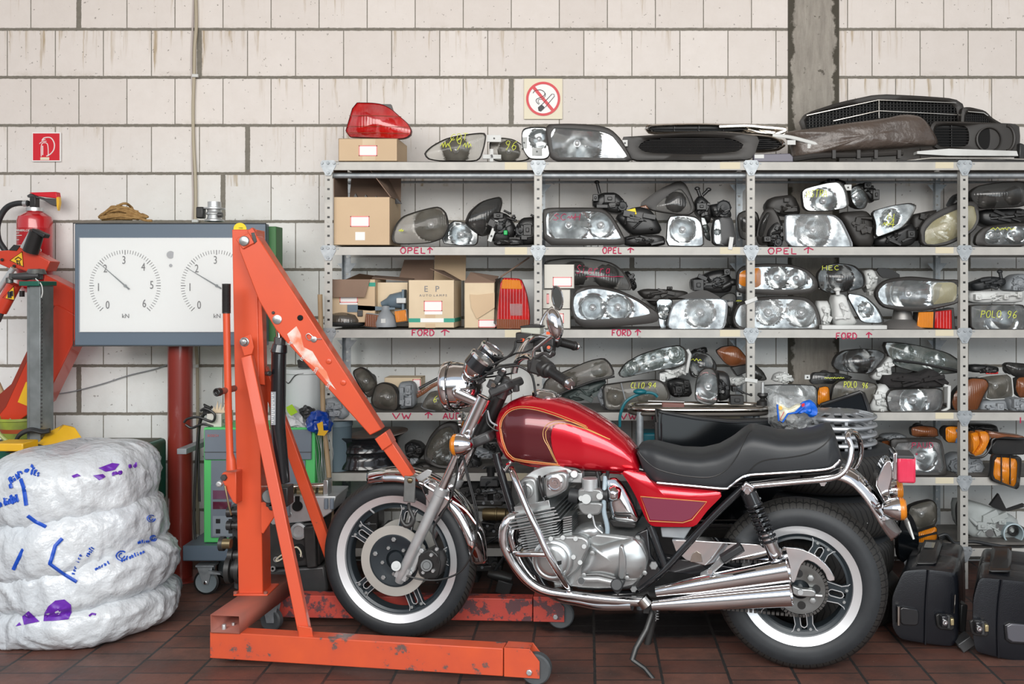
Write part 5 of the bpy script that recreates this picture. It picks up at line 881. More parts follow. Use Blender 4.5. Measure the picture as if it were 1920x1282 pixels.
root = engine_junk('black carburettor-like engine part with square ports behind the front mudguard', 'W', 290, 310, 260, 200, 4.52, 3); ob('port_plate', M().prism([ZP('W',x,y,4.44) for x,y in ((205,290),(400,290),(440,400),(240,400))], (0,.03,0)), mat('dull_port_metal', (.13,.135,.14), .4, .6), root, bevel=.004); ob('port', M().prism([ZP('W',x,y,4.437) for x,y in ((265,300),(320,300),(320,385),(265,385))], (0,.004,0)), MT['hole_black'], root); ob('cover', M().prism([ZP('W',x,y,4.43) for x,y in ((200,165),(360,165),(370,262),(190,262))], (0,.06,0)), darkm, root, bevel=.006); ob('filler_neck', M().cyl(ZP('W',300,165,4.46), ZP('W',300,70,4.46), .022, 16), blackp, root)
p = ZP('W', 240, 510, 4.44); o = ob('starter_motor', M().lathe([(.001,-.01),(.026,-.008),(.029,0),(.029,.05),(.032,.052),(.032,.06),(.029,.062),(.029,.10),(.02,.105),(.014,.13),(.001,.132)], p, (1,-.05,0), 22), brass); tag(o, 'brass-coloured cylinder lying under the square-ported engine part', 'starter motor')
engine_junk('greasy casting behind the starter motor, right of the front wheel', 'W', 330, 640, 260, 200, 4.55, 5)
engine_junk('dark cast part on the floor board between wheel and exhaust pipes', 'W', 260, 900, 260, 220, 4.56, 8)
o = ob('pump', M().tube([ZP('W',270,1060,4.34), ZP('W',370,1080,4.34), ZP('W',490,1110,4.34)], [.016,.026,.028,.02], 14), iron); tag(o, 'dark cylindrical pump with square flange low behind the exhaust bend', 'pump'); ob('flange', M().box(ZP('W',420,1180,4.34), (.07,.05,.06), Matrix.Rotation(.3,3,'Y')), darkm, o, bevel=.004); ob('pipe', M().tube(cat([ZP('W',x,y,4.34) for x,y in ((330,1040),(370,980),(420,900))],4), .007, 8), rubber, o)
engine_junk('greasy gearbox part far left of the low board behind the crane column', 'U', 640, 1080, 330, 180, 4.55, 11)
for k, (x, y, w_, h_) in enumerate(((1000,985,110,90),(1130,1000,110,90),(1260,1010,110,90))):
    engine_junk(('oily engine casting under the motorcycle engine on the low board', 'oily engine casting below the motorcycle side cover on the low board', 'oily engine casting behind the swing arm on the low board')[k], 'P', x+20, y+30, w_, h_, 4.60, 20+k)
for k, (x, y, w_, h_, L_) in enumerate(((905,910,90,60,'dark casting seen through the gap between fork and frame'),(670,960,100,70,'greasy casting seen through the upper front wheel'),(770,1010,110,80,'greasy casting seen through the front wheel spokes'),(700,1110,110,60,'oily sump part behind the lower front wheel'),(860,1080,90,60,'oily sump part right of the front wheel hub'))):
    engine_junk(L_, 'P', x, y, w_, h_, 4.62, 40+k)
# ---------------- orange engine crane ----------------
crane = thing('engine_crane', 'orange engine crane with its boom reaching over the motorcycle front wheel', 'engine crane')
def cob(name, m, mt=None, parent=None, **k):
    k.setdefault('bevel', .003); return ob(name, m, mt or orange, parent or crane, **k)
def beam(A0, A1, w_, h_, mt=None, open0=False):
    """box beam between two base-centre points of its front face; w_ deep, h_ high"""
    A0, A1 = Vector(A0), Vector(A1); t = (A1-A0).normalized(); n = Vector((-t.y, t.x, 0)); m = M(); r = []
    for A in (A0, A1): r.append([A, A+n*w_, A+n*w_+Vector((0,0,h_)), A+Vector((0,0,h_))])
    return m.loft(r, not open0)
nl = cob('leg', beam((-1.416,3.54,.030), (-.300,3.374,.030), .062, .100), orange_w, label='worn orange floor leg nearest the viewer')
def legcap(parent, A0, A1, mt, wc, wr):
    A0, A1 = Vector(A0), Vector(A1); t = (A1-A0).normalized(); n = Vector((-t.y, t.x, 0)); L = (A1-A0).length; U = Vector((0,0,1))
    for k in (0, 1):
        o_ = n*(.058 if k else 0); q = [A0+o_, A0+t*L+o_, A0+t*L+U*.06+o_, A0+t*L*.72+U*.104+o_, A0+U*.104+o_]; cob('wheel_fork', M().prism(q, n*.006), mt, parent, bevel=.001)
    cob('fork_top', M().loft([[A0+U*.1, A0+n*.062+U*.1, A0+n*.062+U*.104, A0+U*.104], [A0+t*L*.72+U*.1, A0+t*L*.72+n*.062+U*.1, A0+t*L*.72+n*.062+U*.104, A0+t*L*.72+U*.104]]), mt, parent)
    w_ = Vector(wc); wl = ob('caster_wheel', M().lathe([(.001,-.018),(wr*.6,-.018),(wr*.9,-.019),(wr,-.013),(wr,.013),(wr*.9,.019),(wr*.6,.018),(.001,.018)], w_+n*.03, n, 30), MT['greasy_wheel'], parent); ob('axle_bolt', M().bolt(A0+t*L*.72+U*.022-n*.001, -n, .011, .008), alu, parent)
mat('greasy_wheel', (.045,.05,.055), .5, .1, col2=(.10,.11,.115), ns=9)
legcap(nl, (-.296,3.373,.030), (-.168,3.353,.030), orange_w, (-.186,3.354,.056), .056)
fl = cob('leg', beam((-1.307,3.968,.034), (-.226,3.917,.034), .062, .094), redw, label='scratched red floor leg behind the motorcycle wheel')
legcap(fl, (-.222,3.917,.034), (-.093,3.911,.034), redw, (-.110,3.914,.057), .057)
xb = cob('cross_member', beam((-1.408,3.53,.131), (-1.353,4.03,.131), -.112, .065, open0=True), rusty, solid=.004, bevel=0); cob('end_bolts', M().bolt((-1.37,3.56,.132),(0,0,1),.009,.02).bolt((-1.35,3.60,.132),(0,0,1),.007,.012), alu, xb)
for (p, r_, y_) in (((-1.352,3.60,.045), .045, 0), ((-1.305,3.905,.048), .048, 1)):
    cs = cob('caster_wheel', M().lathe([(.001,-.014),(r_*.55,-.016),(r_*.9,-.016),(r_,-.01),(r_,.01),(r_*.9,.016),(.001,.014)], p, (.3,1,0), 28), MT['greasy_wheel']); q = Vector(p); m = M()
    for s in (-1, 1): m.prism([q+Vector((-.015,s*.021,-.008)), q+Vector((.015,s*.021,-.008)), q+Vector((.03,s*.021,r_+.012)), q+Vector((-.03,s*.021,r_+.012))], (0,.003,0))
    m.box(q+Vector((0,0,r_+.018)), (.06,.05,.008)); cob('caster_fork', m, galv, cs, bevel=0)
for nm, x0, x1, y0, y1, z1 in (('column', -1.391,-1.293, 3.764,3.864, 1.654),):
    m = M().loft([[(x0,y0,.196),(x1,y0,.196),(x1,y1,.196),(x0,y1,.196)], [(x0-.026,y0,z1),(x1-.026,y0,z1),(x1-.026,y1,z1),(x0-.026,y1,z1)]]); colm = cob(nm, m)
cob('base_plate', M().bb(-1.405,-1.268,3.745,3.885,.196,.204), orange); m = M()
for x in (-1.398,-1.278): m.bolt((x,3.752,.204),(0,0,1),.009,.01)
cob('base_bolts', m, rusty)
# boom
DF = 3.685
def T_(x, y, d=DF): return ZP('T', x, y, d)
bpts = [T_(272,215), T_(262,160), T_(300,118), T_(372,128), T_(1085,1236), T_(1018,1270), T_(545,742), T_(478,665), T_(382,500)]
bm = cob('boom', M().prism(bpts, (0,.072,0)), bevel=.004); cob('sleeve', M().prism([ZP('G',505,410,DF-.004), ZP('G',608,338,DF-.004), ZP('G',668,452,DF-.004), ZP('G',575,517,DF-.004)], (0,.080,0)), orange, bm)
cob('extension_arm', M().prism([ZP('G',560,480,DF+.006), ZP('G',650,415,DF+.006), ZP('G',866,742,DF+.006), ZP('G',778,775,DF+.006)], (0,.058,0)), orange, bm)
m = M().prism([T_(250,150,DF-.008), T_(262,138,DF-.008), T_(325,112,DF-.008), T_(355,170,DF-.008), T_(290,205,DF-.008)], (0,.010,0)); m.prism([T_(330,100,DF+.09), T_(360,82,DF+.09), T_(385,130,DF+.09), T_(350,140,DF+.09)], (0,-.03,0)); cob('pivot_plate', m, orange); cob('pivot_bolt', M().lathe([(.020,0),(.020,-.006),(.015,-.008),(.001,-.009)], T_(300,158,DF-.009), (0,1,0), 24), polal); cob('grease_patch', M().prism([T_(338,112,DF-.001), T_(358,108,DF-.001), T_(372,160,DF-.001), T_(355,176,DF-.001)], (0,-.002,0)), iron)
for x, y, r, mt_ in ((488,607,.018,polal),(620,597,.011,MT['hole_black']),(698,720,.012,polal),(783,845,.011,orange),(866,967,.011,orange),(466,568,.006,iron)):
    cob('boom_bolt' if mt_ is not MT['hole_black'] else 'boom_hole', M().lathe([(r,0),(r,-.004),(r*.7,-.006),(.001,-.006)], T_(x,y,DF), (0,1,0), 20), mt_, bevel=0)
cob('retaining_clip', M().tube(cat([T_(x,y,DF-.006) for x,y in ((700,715),(670,688),(652,700),(668,725),(700,718),(740,718))],5), .0016, 5), alu, bevel=0)
cob('worn_decal', M().prism([T_(x,y,DF) for x,y in ((545,690),(598,645),(622,690),(640,765),(690,790),(735,865),(770,905),(790,960),(825,1010),(775,965),(730,910),(690,870),(640,830),(600,780),(560,725))], (0,-.0008,0)), mat('worn_white_decal', (.72,.62,.56), .6, col2=(.70,.20,.10), ns=16, nmix=.25), bevel=0, smooth=False)
for s_, x, y in (('kg',566,745),('100',640,832),('200',715,902),('500',790,985)): textat(s_, *zp('T',x,y), DF-.0015, 6, whitep, bm, rot=58)
# hook and bracket
m = M().prism([ZP('G',777,748,3.655), ZP('G',882,760,3.655), ZP('G',876,1000,3.655), ZP('G',768,988,3.655)], (0,.006,0)); m.prism([ZP('G',876,1000,3.661), ZP('G',768,988,3.661), ZP('G',768,975,3.661), ZP('G',876,985,3.661)], (0,.060,0)); m.prism([ZP('G',777,748,3.72), ZP('G',882,760,3.72), ZP('G',876,1000,3.72), ZP('G',768,988,3.72)], (0,.006,0))
hb2 = cob('hook_bracket', m, mat('bare_steel', (.15,.155,.155), .45, .8, col2=(.27,.27,.26), ns=16)); cob('bracket_bolt', M().bolt(ZP('G',832,790,3.655), (0,-1,0), .012, .006), brass); hk = cat([ZP('G',x,y,3.69) for x,y in ((822,1000),(824,1050),(845,1095),(862,1150),(835,1200),(790,1205),(758,1165),(752,1110))], 6)
cob('hook', M().tube(hk, [.006,.007,.008,.010,.011,.010,.008,.003], 12), iron, hb2, bevel=0)
# jack
m = M().tube([P(525,645,3.72), P(523,660,3.72), P(523,662,3.72), P(521,800,3.72), P(530,905,3.72)], [.027,.032,.0285,.0285,.0285], 24); jk = cob('hydraulic_jack', m, framep, label='black hydraulic jack cylinder'); cob('top_nut', M().cyl(P(525,632,3.72), P(524,648,3.72), .024, 6), darkm, jk); cob('piston_rod', M().cyl(P(521,600,3.72), P(524,640,3.72), .011, 16), chrome, jk)
cob('rating_label', M().prism([T_(452,1020,3.691), T_(480,1020,3.690), T_(478,1210,3.690), T_(452,1210,3.691)], (0,-.0006,0)), greyp, jk, bevel=0); m = M()
for k in range(16): m.prism([T_(455,1028+k*11,3.6895), T_(462+(k*7) % 13,1028+k*11,3.6895), T_(462+(k*7) % 13,1031+k*11,3.6895), T_(455,1031+k*11,3.6895)], (0,-.0006,0))
cob('label_lines', m, paper, jk, bevel=0); m = M().box(P(525,928,3.73), (.085,.08,.075)); m.cyl(P(505,930,3.66), P(505,930,3.70), .028, 20); cob('jack_base', m, iron, jk)
cob('release_knob', M().cyl(P(506,700,3.68), P(500,700,3.70), .010, 12), blackp, jk)
cob('jack_bracket', M().prism([ZP('U',477,582,3.70), ZP('U',560,578,3.70), ZP('U',578,640,3.70), ZP('U',492,772,3.70), ZP('U',478,765,3.70)], (0,.008,0))); cob('bracket_bolt', M().bolt(ZP('U',546,608,3.70), (0,-1,0), .015, .010), darkm)
# braces
def brace(a, b, w_, t_, nm='brace'):
    a, b = Vector(a), Vector(b); d_ = (b-a).normalized(); n = d_.cross(Vector((0,1,0))).normalized(); q = d_.cross(n); return cob(nm, M().loft([[p+n*w_+q*t_, p-n*w_+q*t_, p-n*w_-q*t_, p+n*w_-q*t_] for p in (a, b)]))
brace(P(464,668,3.735), P(571,1180,3.53), .022, .015, 'brace'); cob('brace_foot', M().loft([[P(x,y,d) for x,y,d in ((558,1172,3.49),(584,1176,3.49),(586,1176,3.545),(560,1172,3.545))],[P(x,y,d) for x,y,d in ((560,1195,3.49),(588,1197,3.49),(590,1197,3.545),(562,1195,3.545))]]))
m = M().prism([T_(268,718,3.72), T_(338,690,3.72), T_(356,765,3.72), T_(345,805,3.72), T_(300,815,3.72)], (0,-.004,0)); cob('brace_bracket', m); cob('bracket_bolt', M().lathe([(.019,0),(.019,-.003),(.013,-.003),(.013,-.010),(.001,-.011)], T_(300,735,3.716), (0,1,0), 20), polal)
brace(P(492,690,3.86), P(640,1098,3.99), .022, .015); cob('inner_strut', M().loft([[P(x,y,d) for x,y,d in ((480,545,3.77),(490,548,3.77),(490,548,3.86),(480,545,3.86))],[P(x,y,d) for x,y,d in ((484,720,3.77),(497,722,3.77),(497,722,3.86),(484,720,3.86))]]))
# pump handle
hd_ = cob('pump_handle', M().tube([P(424.5,584,3.66), P(428,760,3.66), P(431,850,3.66), P(433,862,3.66), P(434,880,3.66)], [.0135,.0135,.0135,.018,.020], 16), bevel=0); pr = [(.001,0),(.0165,.002)]
for k in range(20): pr += [(.0165,.004+k*.0055),(.0155,.0055+k*.0055)]
cob('grip', M().lathe(pr+[(.0165,.116),(.001,.117)], P(424.5,588,3.66), (0,0,1), 20), blackp, hd_, bevel=0); cob('handle_bracket', M().prism([ZP('U',235,425,3.70), ZP('U',250,403,3.70), ZP('U',330,400,3.70), ZP('U',330,595,3.70), ZP('U',308,580,3.70), ZP('U',262,490,3.70)], (0,.07,0))); cob('bracket_bolt', M().bolt(ZP('U',257,432,3.70), (0,-1,0), .014, .01), darkm); cob('bracket_bolt', M().bolt(ZP('U',235,468,3.70), (0,-1,0), .013, .02), alu)
cob('side_handle', M().tube([T_(245,1000,3.72), T_(150,1022,3.60)], .0125, 16), rusty); cob('side_handle_end', M().lathe([(.016,0),(.016,.02),(.010,.021),(.009,.012),(.001,.012)], T_(158,1020,3.61), Vector((-.3,-1,-.04)), 18), blackp)
m = M().tube([ZP('U',262,480,3.69), ZP('U',285,600,3.69), ZP('U',300,660,3.69)], .004, 6); m.cyl(ZP('U',250,830,3.76), ZP('U',300,830,3.76), .020, 16); cob('pump_link', m, brass)
# ---------------- motorcycle (built in its own frame: u front->rear, v away from the viewer side, z up) ----------------
BO = Vector((-.757, 3.84, 0)); EU = Vector((.9809, -.1948, 0)); EN = Vector((.1948, .9809, 0))
BM = Matrix(((EU.x, EN.x, 0, BO.x), (EU.y, EN.y, 0, BO.y), (0, 0, 1, 0), (0, 0, 0, 1)))
def bl(z, x, y, v=0.0):
    px, py = zp(z, x, y); Yd = (v+EN.x*BO.x+EN.y*BO.y)/(EN.x*(px-VX)/F+EN.y); w_ = P(px, py, Yd)-BO
    return Vector((w_.dot(EU), v, w_.z))
bike = thing('motorcycle', 'red-tanked chrome motorcycle held at the front wheel by the orange crane', 'motorcycle')
def bob(name, m, mt, parent=None, **k): return ob(name, m, mt, parent or bike, xf=BM, **k)
def bpath(z, pts, v): return [bl(z, p[0], p[1], p[2] if len(p) > 2 else v) for p in pts]
def bplate(name, z, pts, v0, v1, mt, parent=None, it=0, bevel=.004, **k):
    q = bpath(z, pts, v0)
    if it: q = chaikin(q, it, True, .2)
    return bob(name, M().prism(q, (0, v1-v0, 0)), mt, parent, bevel=bevel, **k)
def lerpl(xs, ys, x):
    if x <= xs[0]: return ys[0]
    for i in range(len(xs)-1):
        if x <= xs[i+1]: t = (x-xs[i])/(xs[i+1]-xs[i]+1e-9); return ys[i]*(1-t)+ys[i+1]*t
    return ys[-1]
class Shell:
    """body lofted along u from a top line, a bottom line and half widths"""
    def __init__(s, top, bot, wid, n=56, m=40, p=2.5, q=2.2):
        s.rings = []; u0, u1 = top[0].x, top[-1].x
        tx = [a.x for a in top]; tz = [a.z for a in top]; bx = [a.x for a in bot]; bz = [a.z for a in bot]
        for i in range(n+1):
            t = i/n; t = .5-.5*math.cos(math.pi*t) if True else t; u = u0+(u1-u0)*t
            zt, zb, hw = lerpl(tx, tz, u), lerpl(bx, bz, u), lerpl([w_[0] for w_ in wid], [w_[1] for w_ in wid], t)
            if zt-zb < .004: zt = zb+.004
            zc, hz = (zt+zb)/2, (zt-zb)/2; ring = []
            for k in range(m):
                a = 2*math.pi*k/m; ca, sa = math.cos(a), math.sin(a); pp = p if sa > 0 else q+1.5
                ring.append(Vector((u, hw*abs(ca)**(2/pp)*(1 if ca > 0 else -1), zc+hz*abs(sa)**(2/pp)*(1 if sa > 0 else -1))))
            s.rings.append(ring)
        s.m = M().loft(s.rings); s.bvh = None
    def on(s, p, off=.0012):
        if s.bvh is None: s.bvh = bvhtree.BVHTree.FromPolygons([tuple(v) for v in s.m.v], s.m.f)
        h = s.bvh.ray_cast(Vector((p.x, -1, p.z)), Vector((0,1,0)))
        return (h[0]-Vector((0,off,0))) if h[0] is not None else Vector((p.x, -.12, p.z))
def patch(sh, A_, B_, n=40, k=14, off=.0012):
    A_ = resample(A_, n, False); B_ = resample(B_, n, False)
    return M().loft([[sh.on(a.lerp(b, j/k), off) for a, b in zip(A_, B_)] for j in range(k+1)], False, closed=False)

# wheels
def tyre_mat(name, kx, ky, hexa):
    m, b, k = base(name, .55); n = k.nt.nodes.new('ShaderNodeUVMap'); n.uv_map = 'UVMap'; s = k.nt.nodes.new('ShaderNodeSeparateXYZ'); k.L(n.outputs[0], s.inputs[0]); U, V = s.outputs[0], s.outputs[1]
    c0 = k.m('ABSOLUTE', k.m('SUBTRACT', V, .5)); inside = k.m('LESS_THAN', c0, .22 if not hexa else .25)
    if hexa:
        a = k.m('FRACT', k.m('ADD', k.m('MULTIPLY', U, kx), 0.0)); r = k.m('ABSOLUTE', k.m('SUBTRACT', a, .5)); zig = k.m('MULTIPLY', k.m('ABSOLUTE', k.m('SUBTRACT', r, .25)), .12)
        gr = k.m('LESS_THAN', k.m('ABSOLUTE', k.m('SUBTRACT', k.m('FRACT', k.m('MULTIPLY', k.m('ADD', c0, zig), 9.0)), .5)), .10)
        g2 = k.m('LESS_THAN', k.m('ABSOLUTE', k.m('SUBTRACT', r, .25)), .035); gr = k.m('MAXIMUM', gr, g2)
    else:
        a = k.m('FRACT', k.m('ADD', k.m('MULTIPLY', U, kx), k.m('MULTIPLY', c0, 8.0))); gr = k.m('LESS_THAN', a, .22)
    g = k.m('MULTIPLY', gr, inside); nz = k.nt.nodes.new('ShaderNodeTexCoord').outputs['Object']
    c = k.mix(k.noise(nz, 14, 6, .65), (.011,.013,.015), (.030,.034,.038)); c = k.mix(inside, c, (.026,.025,.023)); c = k.mix(g, c, (.004,.004,.004)); k.L(c, b.inputs['Base Color'])
    bn = k.nt.nodes.new('ShaderNodeBump'); bn.inputs['Distance'].default_value = .006; k.L(k.m('SUBTRACT', 1.0, g), bn.inputs['Height']); k.L(bn.outputs[0], b.inputs['Normal']); return m
def tyre_profile(R_, W, ri):
    pr = []; rc = R_-W*.50
    for k in range(25):
        a = math.pi*(k/24)*1.30-math.pi*.15
        pr.append((rc+math.sin(a)*(W*.5) if math.sin(a) > 0 else rc+math.sin(a)*(rc-ri)*1.0/.454*.98, -math.cos(a)*W*.5*(1.0 if math.sin(a) > 0 else .97)))
    pr[0] = (ri, -W*.36); pr[-1] = (ri, W*.36); return pr
def wheel(uc, R_, W, ri, ang0, tmat, front):
    o = Vector((uc, 0, R_)); ax = (0,1,0); nm = 'front_wheel' if front else 'rear_wheel'; hw = W*.34
    q3 = Vector((0,0,1)).rotation_difference(Vector(ax))
    root = bob(nm, M().lathe([(ri-.030,-hw+.012),(ri-.044,-hw+.02),(ri-.052,-hw*.6),(ri-.052,hw*.6),(ri-.040,hw-.01),(ri-.004,hw),(ri-.004,hw-.006),(ri-.030,hw*.5),(ri-.034,0),(ri-.034,-hw*.7),(ri-.030,-hw+.012)], o, ax, 72), wheelblk, ang=40)
    bob('tyre', M().lathe(tyre_profile(R_, W, ri-.004), o, ax, 110, uv=True), tmat, root, ang=80)
    bob('rim_lip', M().lathe([(ri-.031,-hw+.012),(ri-.029,-hw+.002),(ri-.004,-hw-.006),(ri+.001,-hw-.008),(ri+.002,-hw),(ri-.004,-hw+.004)], o, ax, 96), machined, root, ang=40)
    def pt(r, a, t, v): # radial, angle, tangential offset
        return o+Vector((math.cos(a)*r-math.sin(a)*t, v, math.sin(a)*r+math.cos(a)*t))
    r0, r1 = (.075, ri-.043) if front else (.09, ri-.043); sp = M(); ed = M(); bt = M()
    for k in range(5):
        a = ang0+k*2*math.pi/5
        for sg in (-1, 1):
            v0 = -hw*.55; w0, w1, fl = (.028, .027, .010) if front else (.036, .030, .022); q0, q1 = (.016, .014) if front else (.03, .012)
            A1 = [(r0, sg*.009), (r0, sg*w0), (r1-q0, sg*(w1+.002)), (r1, sg*(w1+fl)), (r1, sg*.009), (r1-.03, sg*.009)]
            if sg < 0: A1 = A1[::-1]
            sp.prism([pt(r, a, t, v0) for r, t in A1], (0, .022, 0))
            ed.tube([pt(r, a, t, v0-.001) for r, t in ((r0, sg*w0), (r1-q0, sg*(w1+.002)), (r1-.008, sg*(w1+fl*.5)), (r1, sg*(w1+fl)))], .0018, 6)
            bt.bolt(pt(r1-.010, a, sg*.022, v0), (0,-1,0), .0065, .006)
        la, lb = (r0+.045, r1-.016); L_ = [(lb, .0), (lb-.005, .009), (lb-.012, .012), (la, .011 if not front else .009)] if front else [(lb, 0), (lb-.005, .009), (lb-.012, .012), (lb-.045, .012), (lb-.052, .009), (lb-.057, 0)]
        path = [pt(r, a, t, v0-.001) for r, t in L_]+[pt(r, a, -t, v0-.001) for r, t in reversed(L_)]
        ed.tube(path, .0018, 6, closed=not front)
        if not front: sp.prism([pt(r, a, t, v0) for r, t in ((r0,-.014),(r0,.014),(lb-.055,.014),(lb-.055,-.014))][::-1], (0,.02,0))
    bob('spokes', sp, wheelblk, root, bevel=.002); bob('spoke_edging', ed, machined, root, label='polished edges of the spokes'); bob('rivets', bt, boltm, root)
    bob('hub', M().lathe([(.001,-hw-.01),(.03,-hw-.01),(.034,-hw+.004),(.062,-hw*.7),(.075,-hw*.4),(.078,hw*.5),(.03,hw),(.001,hw)], o, ax, 36), wheelblk, root, ang=40)
    return root, o, pt, hw
fw, fo, fpt, fh = wheel(bl('P',750,1045).x, .326, .098, .256, R(5), tyre_mat('front_tyre_tread', 90.0, 1, False), True)
rw, ro, rpt, rh = wheel(bl('P',1499,1092).x, .319, .130, .221, R(-12), tyre_mat('rear_tyre_tread', 38.0, 1, True), False)
for v0, nm in ((-.060, 'brake_disc'), (.052, 'brake_disc')):
    bob(nm, M().lathe([(.106,v0),(.142,v0),(.142,v0+.005),(.106,v0+.005),(.106,v0)], fo, (0,1,0), 72), disc_m, fw, ang=30)
    bob('disc_carrier', M().lathe([(.106,v0+.002),(.104,v0+.001),(.098,v0+.001),(.07,v0+.012),(.04,v0+.014)], fo, (0,1,0), 48), wheelblk, fw); m = M()
    for k in range(5): a = R(20)+k*2*math.pi/5; m.bolt(fpt(.085, a, 0, v0+.006), (0,-1,0), .010, .008); m.bolt(fpt(.055, a+.5, 0, v0+.012), (0,-1,0), .008, .008)
    bob('disc_bolts', m, boltm, fw)
bob('valve', M().cyl(fpt(.235, R(123), 0, -.02), fpt(.205, R(118), 0, -.035), .004, 8), alu, fw)
# forks
f0, f1 = bl('I',668,822,-.095), bl('I',958,195,-.095); fd = (f1-f0).normalized(); top = f1+fd*.40
for s, nm in ((-1, 'near'), (1, 'far')):
    off = Vector((0, .19 if s > 0 else 0, 0)); a, b = f0+off, f1+off
    m = M().tube([a, a+fd*.02, a+fd*.05, a+fd*.20, b-fd*.03, b-fd*.028, b], [.016,.021,.023,.0215,.022,.026,.027], 22); m.box(a+fd*.045+Vector((0,0,0)), (.05,.035,.05), Matrix.Rotation(.4,3,'Y'))
    lg = bob('fork_leg', m, alu, ang=50); bob('stanchion', M().tube([b, b+fd*.19], .0175, 18), chrome, lg)
    bob('fork_cover', M().tube([b+fd*.17, b+fd*.172, b+fd*.20, b+fd*.40, b+fd*.402], [.024,.031,.029,.029,.024], 22), chrome, lg, label='chrome fork cover'); bob('pinch_ring', M().lathe([(.024,-.012),(.034,-.01),(.034,.01),(.024,.012)], b+fd*.20, fd, 20), chrome, lg)
bob('axle', M().cyl(bl('I',650,715,-.112), bl('I',650,715,.11), .013, 16), alu); m = M().cyl(bl('I',650,715,-.128), bl('I',650,715,-.10), .019, 16); m.cyl(bl('I',650,715,-.132), bl('I',650,715,-.125), .010, 6); bob('axle_clamp', m, boltm)
bob('caliper_bracket', M().prism(chaikin(bpath('I', ((720,700),(760,640),(800,600),(835,600),(830,640),(790,700),(770,760),(730,780)), -.095), 1), (0,.02,0)), alu, bevel=.003); m = M()
for x, y in ((822,612),(745,762)): m.bolt(bl('I',x,y,-.098), (0,-1,0), .010, .008)
bob('bracket_bolts', m, alu)
cal = bplate('brake_caliper', 'I', ((800,640),(880,600),(930,640),(950,700),(930,800),(850,805),(800,780),(790,700)), -.108, -.03, blackp, it=1, bevel=.005)
m = M().cyl(bl('I',853,712,-.125), bl('I',853,712,-.10), .024, 22); m.cyl(bl('I',853,712,-.129), bl('I',853,712,-.12), .016, 16); bob('piston_cap', m, darkm, cal, bevel=.002); m = M()
for x, y in ((888,640),(900,745),(835,755),(925,600)): m.bolt(bl('I',x,y,-.109), (0,-1,0), .008, .010)
bob('caliper_bolts', m, alu, cal)
bob('caliper_pipe', M().tube(cat(bpath('I', ((930,690),(935,620),(900,520),(905,450),(950,380),(1010,270),(1055,120),(1060,0)), -.11), 5), .0042, 8), blackp, cal)
bob('speedometer_cable', M().tube(cat(bpath('I', ((720,780),(820,805),(950,805),(1080,750),(1160,620),(1190,470),(1170,300),(1120,100),(1090,-60),(1060,-160)), -.13), 6), .0038, 8), blackp)
bob('clutch_cable', M().tube(cat(bpath('I', ((1200,430),(1190,330),(1150,180),(1110,20),(1080,-100)), -.10), 5), .0034, 8), blackp)
# mudguards
def guard(path, hw, drop, mt, name, th=.0016, k=14, lip=True, shape=.75):
    path = resample(path, 60, False); rings = []
    for i, p in enumerate(path):
        t = (path[min(i+1, 59)]-path[max(i-1, 0)]).normalized(); nn = Vector((-t.z, 0, t.x)); nn = nn if nn.z+nn.x*.5 > 0 else -nn; w_ = hw*min(1, .55+i/8*.45, .55+(59-i)/8*.45)
        rings.append([p+Vector((0, math.sin(a)*w_, 0))-nn*drop*(1-abs(math.cos(a))**shape) for a in [(-1+2*j/k)*math.pi/2 for j in range(k+1)]])
    return bob(name, M().loft(rings, False, closed=False), mt, solid=th, ang=60)
arc = [fo+Vector((math.cos(R(a))*.368, 0, math.sin(R(a))*.368)) for a in range(112, -4, -4)]
guard(arc, .072, .050, chrome, 'front_mudguard')
bob('mudguard_stay', M().tube(cat(bpath('I', ((870,140),(840,170),(930,230),(1100,330),(1190,440)), -.085), 5), .006, 8), chrome)
bplate('mudguard_bracket', 'I', ((775,120),(860,70),(890,80),(880,110),(820,150),(790,140)), -.09, -.086, alu); bplate('fork_brace', 'I', ((810,175),(870,150),(950,200),(940,290),(900,330),(860,290)), -.088, -.08, chrome, it=1)
bplate('fork_brace', 'I', ((845,150),(935,165),(1010,200),(1000,290),(960,340),(900,420),(850,330),(850,230)), -.078, -.074, chrome, it=1, bevel=.001)
# headlamp and instruments
hc = bl('J',268,692,0); hd = Vector((-1,0,-.10)).normalized(); m = M().lathe([(.085,.012),(.098,.006),(.102,-.004),(.101,-.022),(.096,-.026),(.096,-.05),(.085,-.09),(.06,-.125),(.03,-.14),(.001,-.143)], hc, hd, 48)
hl = bob('headlamp', m, chrome, ang=50); bob('glass', M().lathe([(.088,.010),(.06,.022),(.03,.028),(.001,.030)], hc, hd, 36), LENS['clear'], hl); bob('bezel_groove', M().lathe([(.1015,-.023),(.1025,-.024),(.1015,-.027)], hc, hd, 48), blackp, hl)
for s in (-1, 1):
    v = s*.108; m = M().tube([bl('J',320,730,v)+Vector((0,0,0)), bl('J',390,762,v), bl('J',470,800,v*.95), bl('J',500,820,v*.9)], [.022,.020,.017,.016], 16, flat=.45); br = bob('headlamp_bracket', m, chrome); bob('bracket_bolt', M().lathe([(.020,0),(.020,.006),(.012,.008),(.011,.004),(.001,.004)], bl('J',326,724,v-s*0), (0,s,0), 20), chrome, br)
gd = Vector((.62, 0, .78)).normalized()
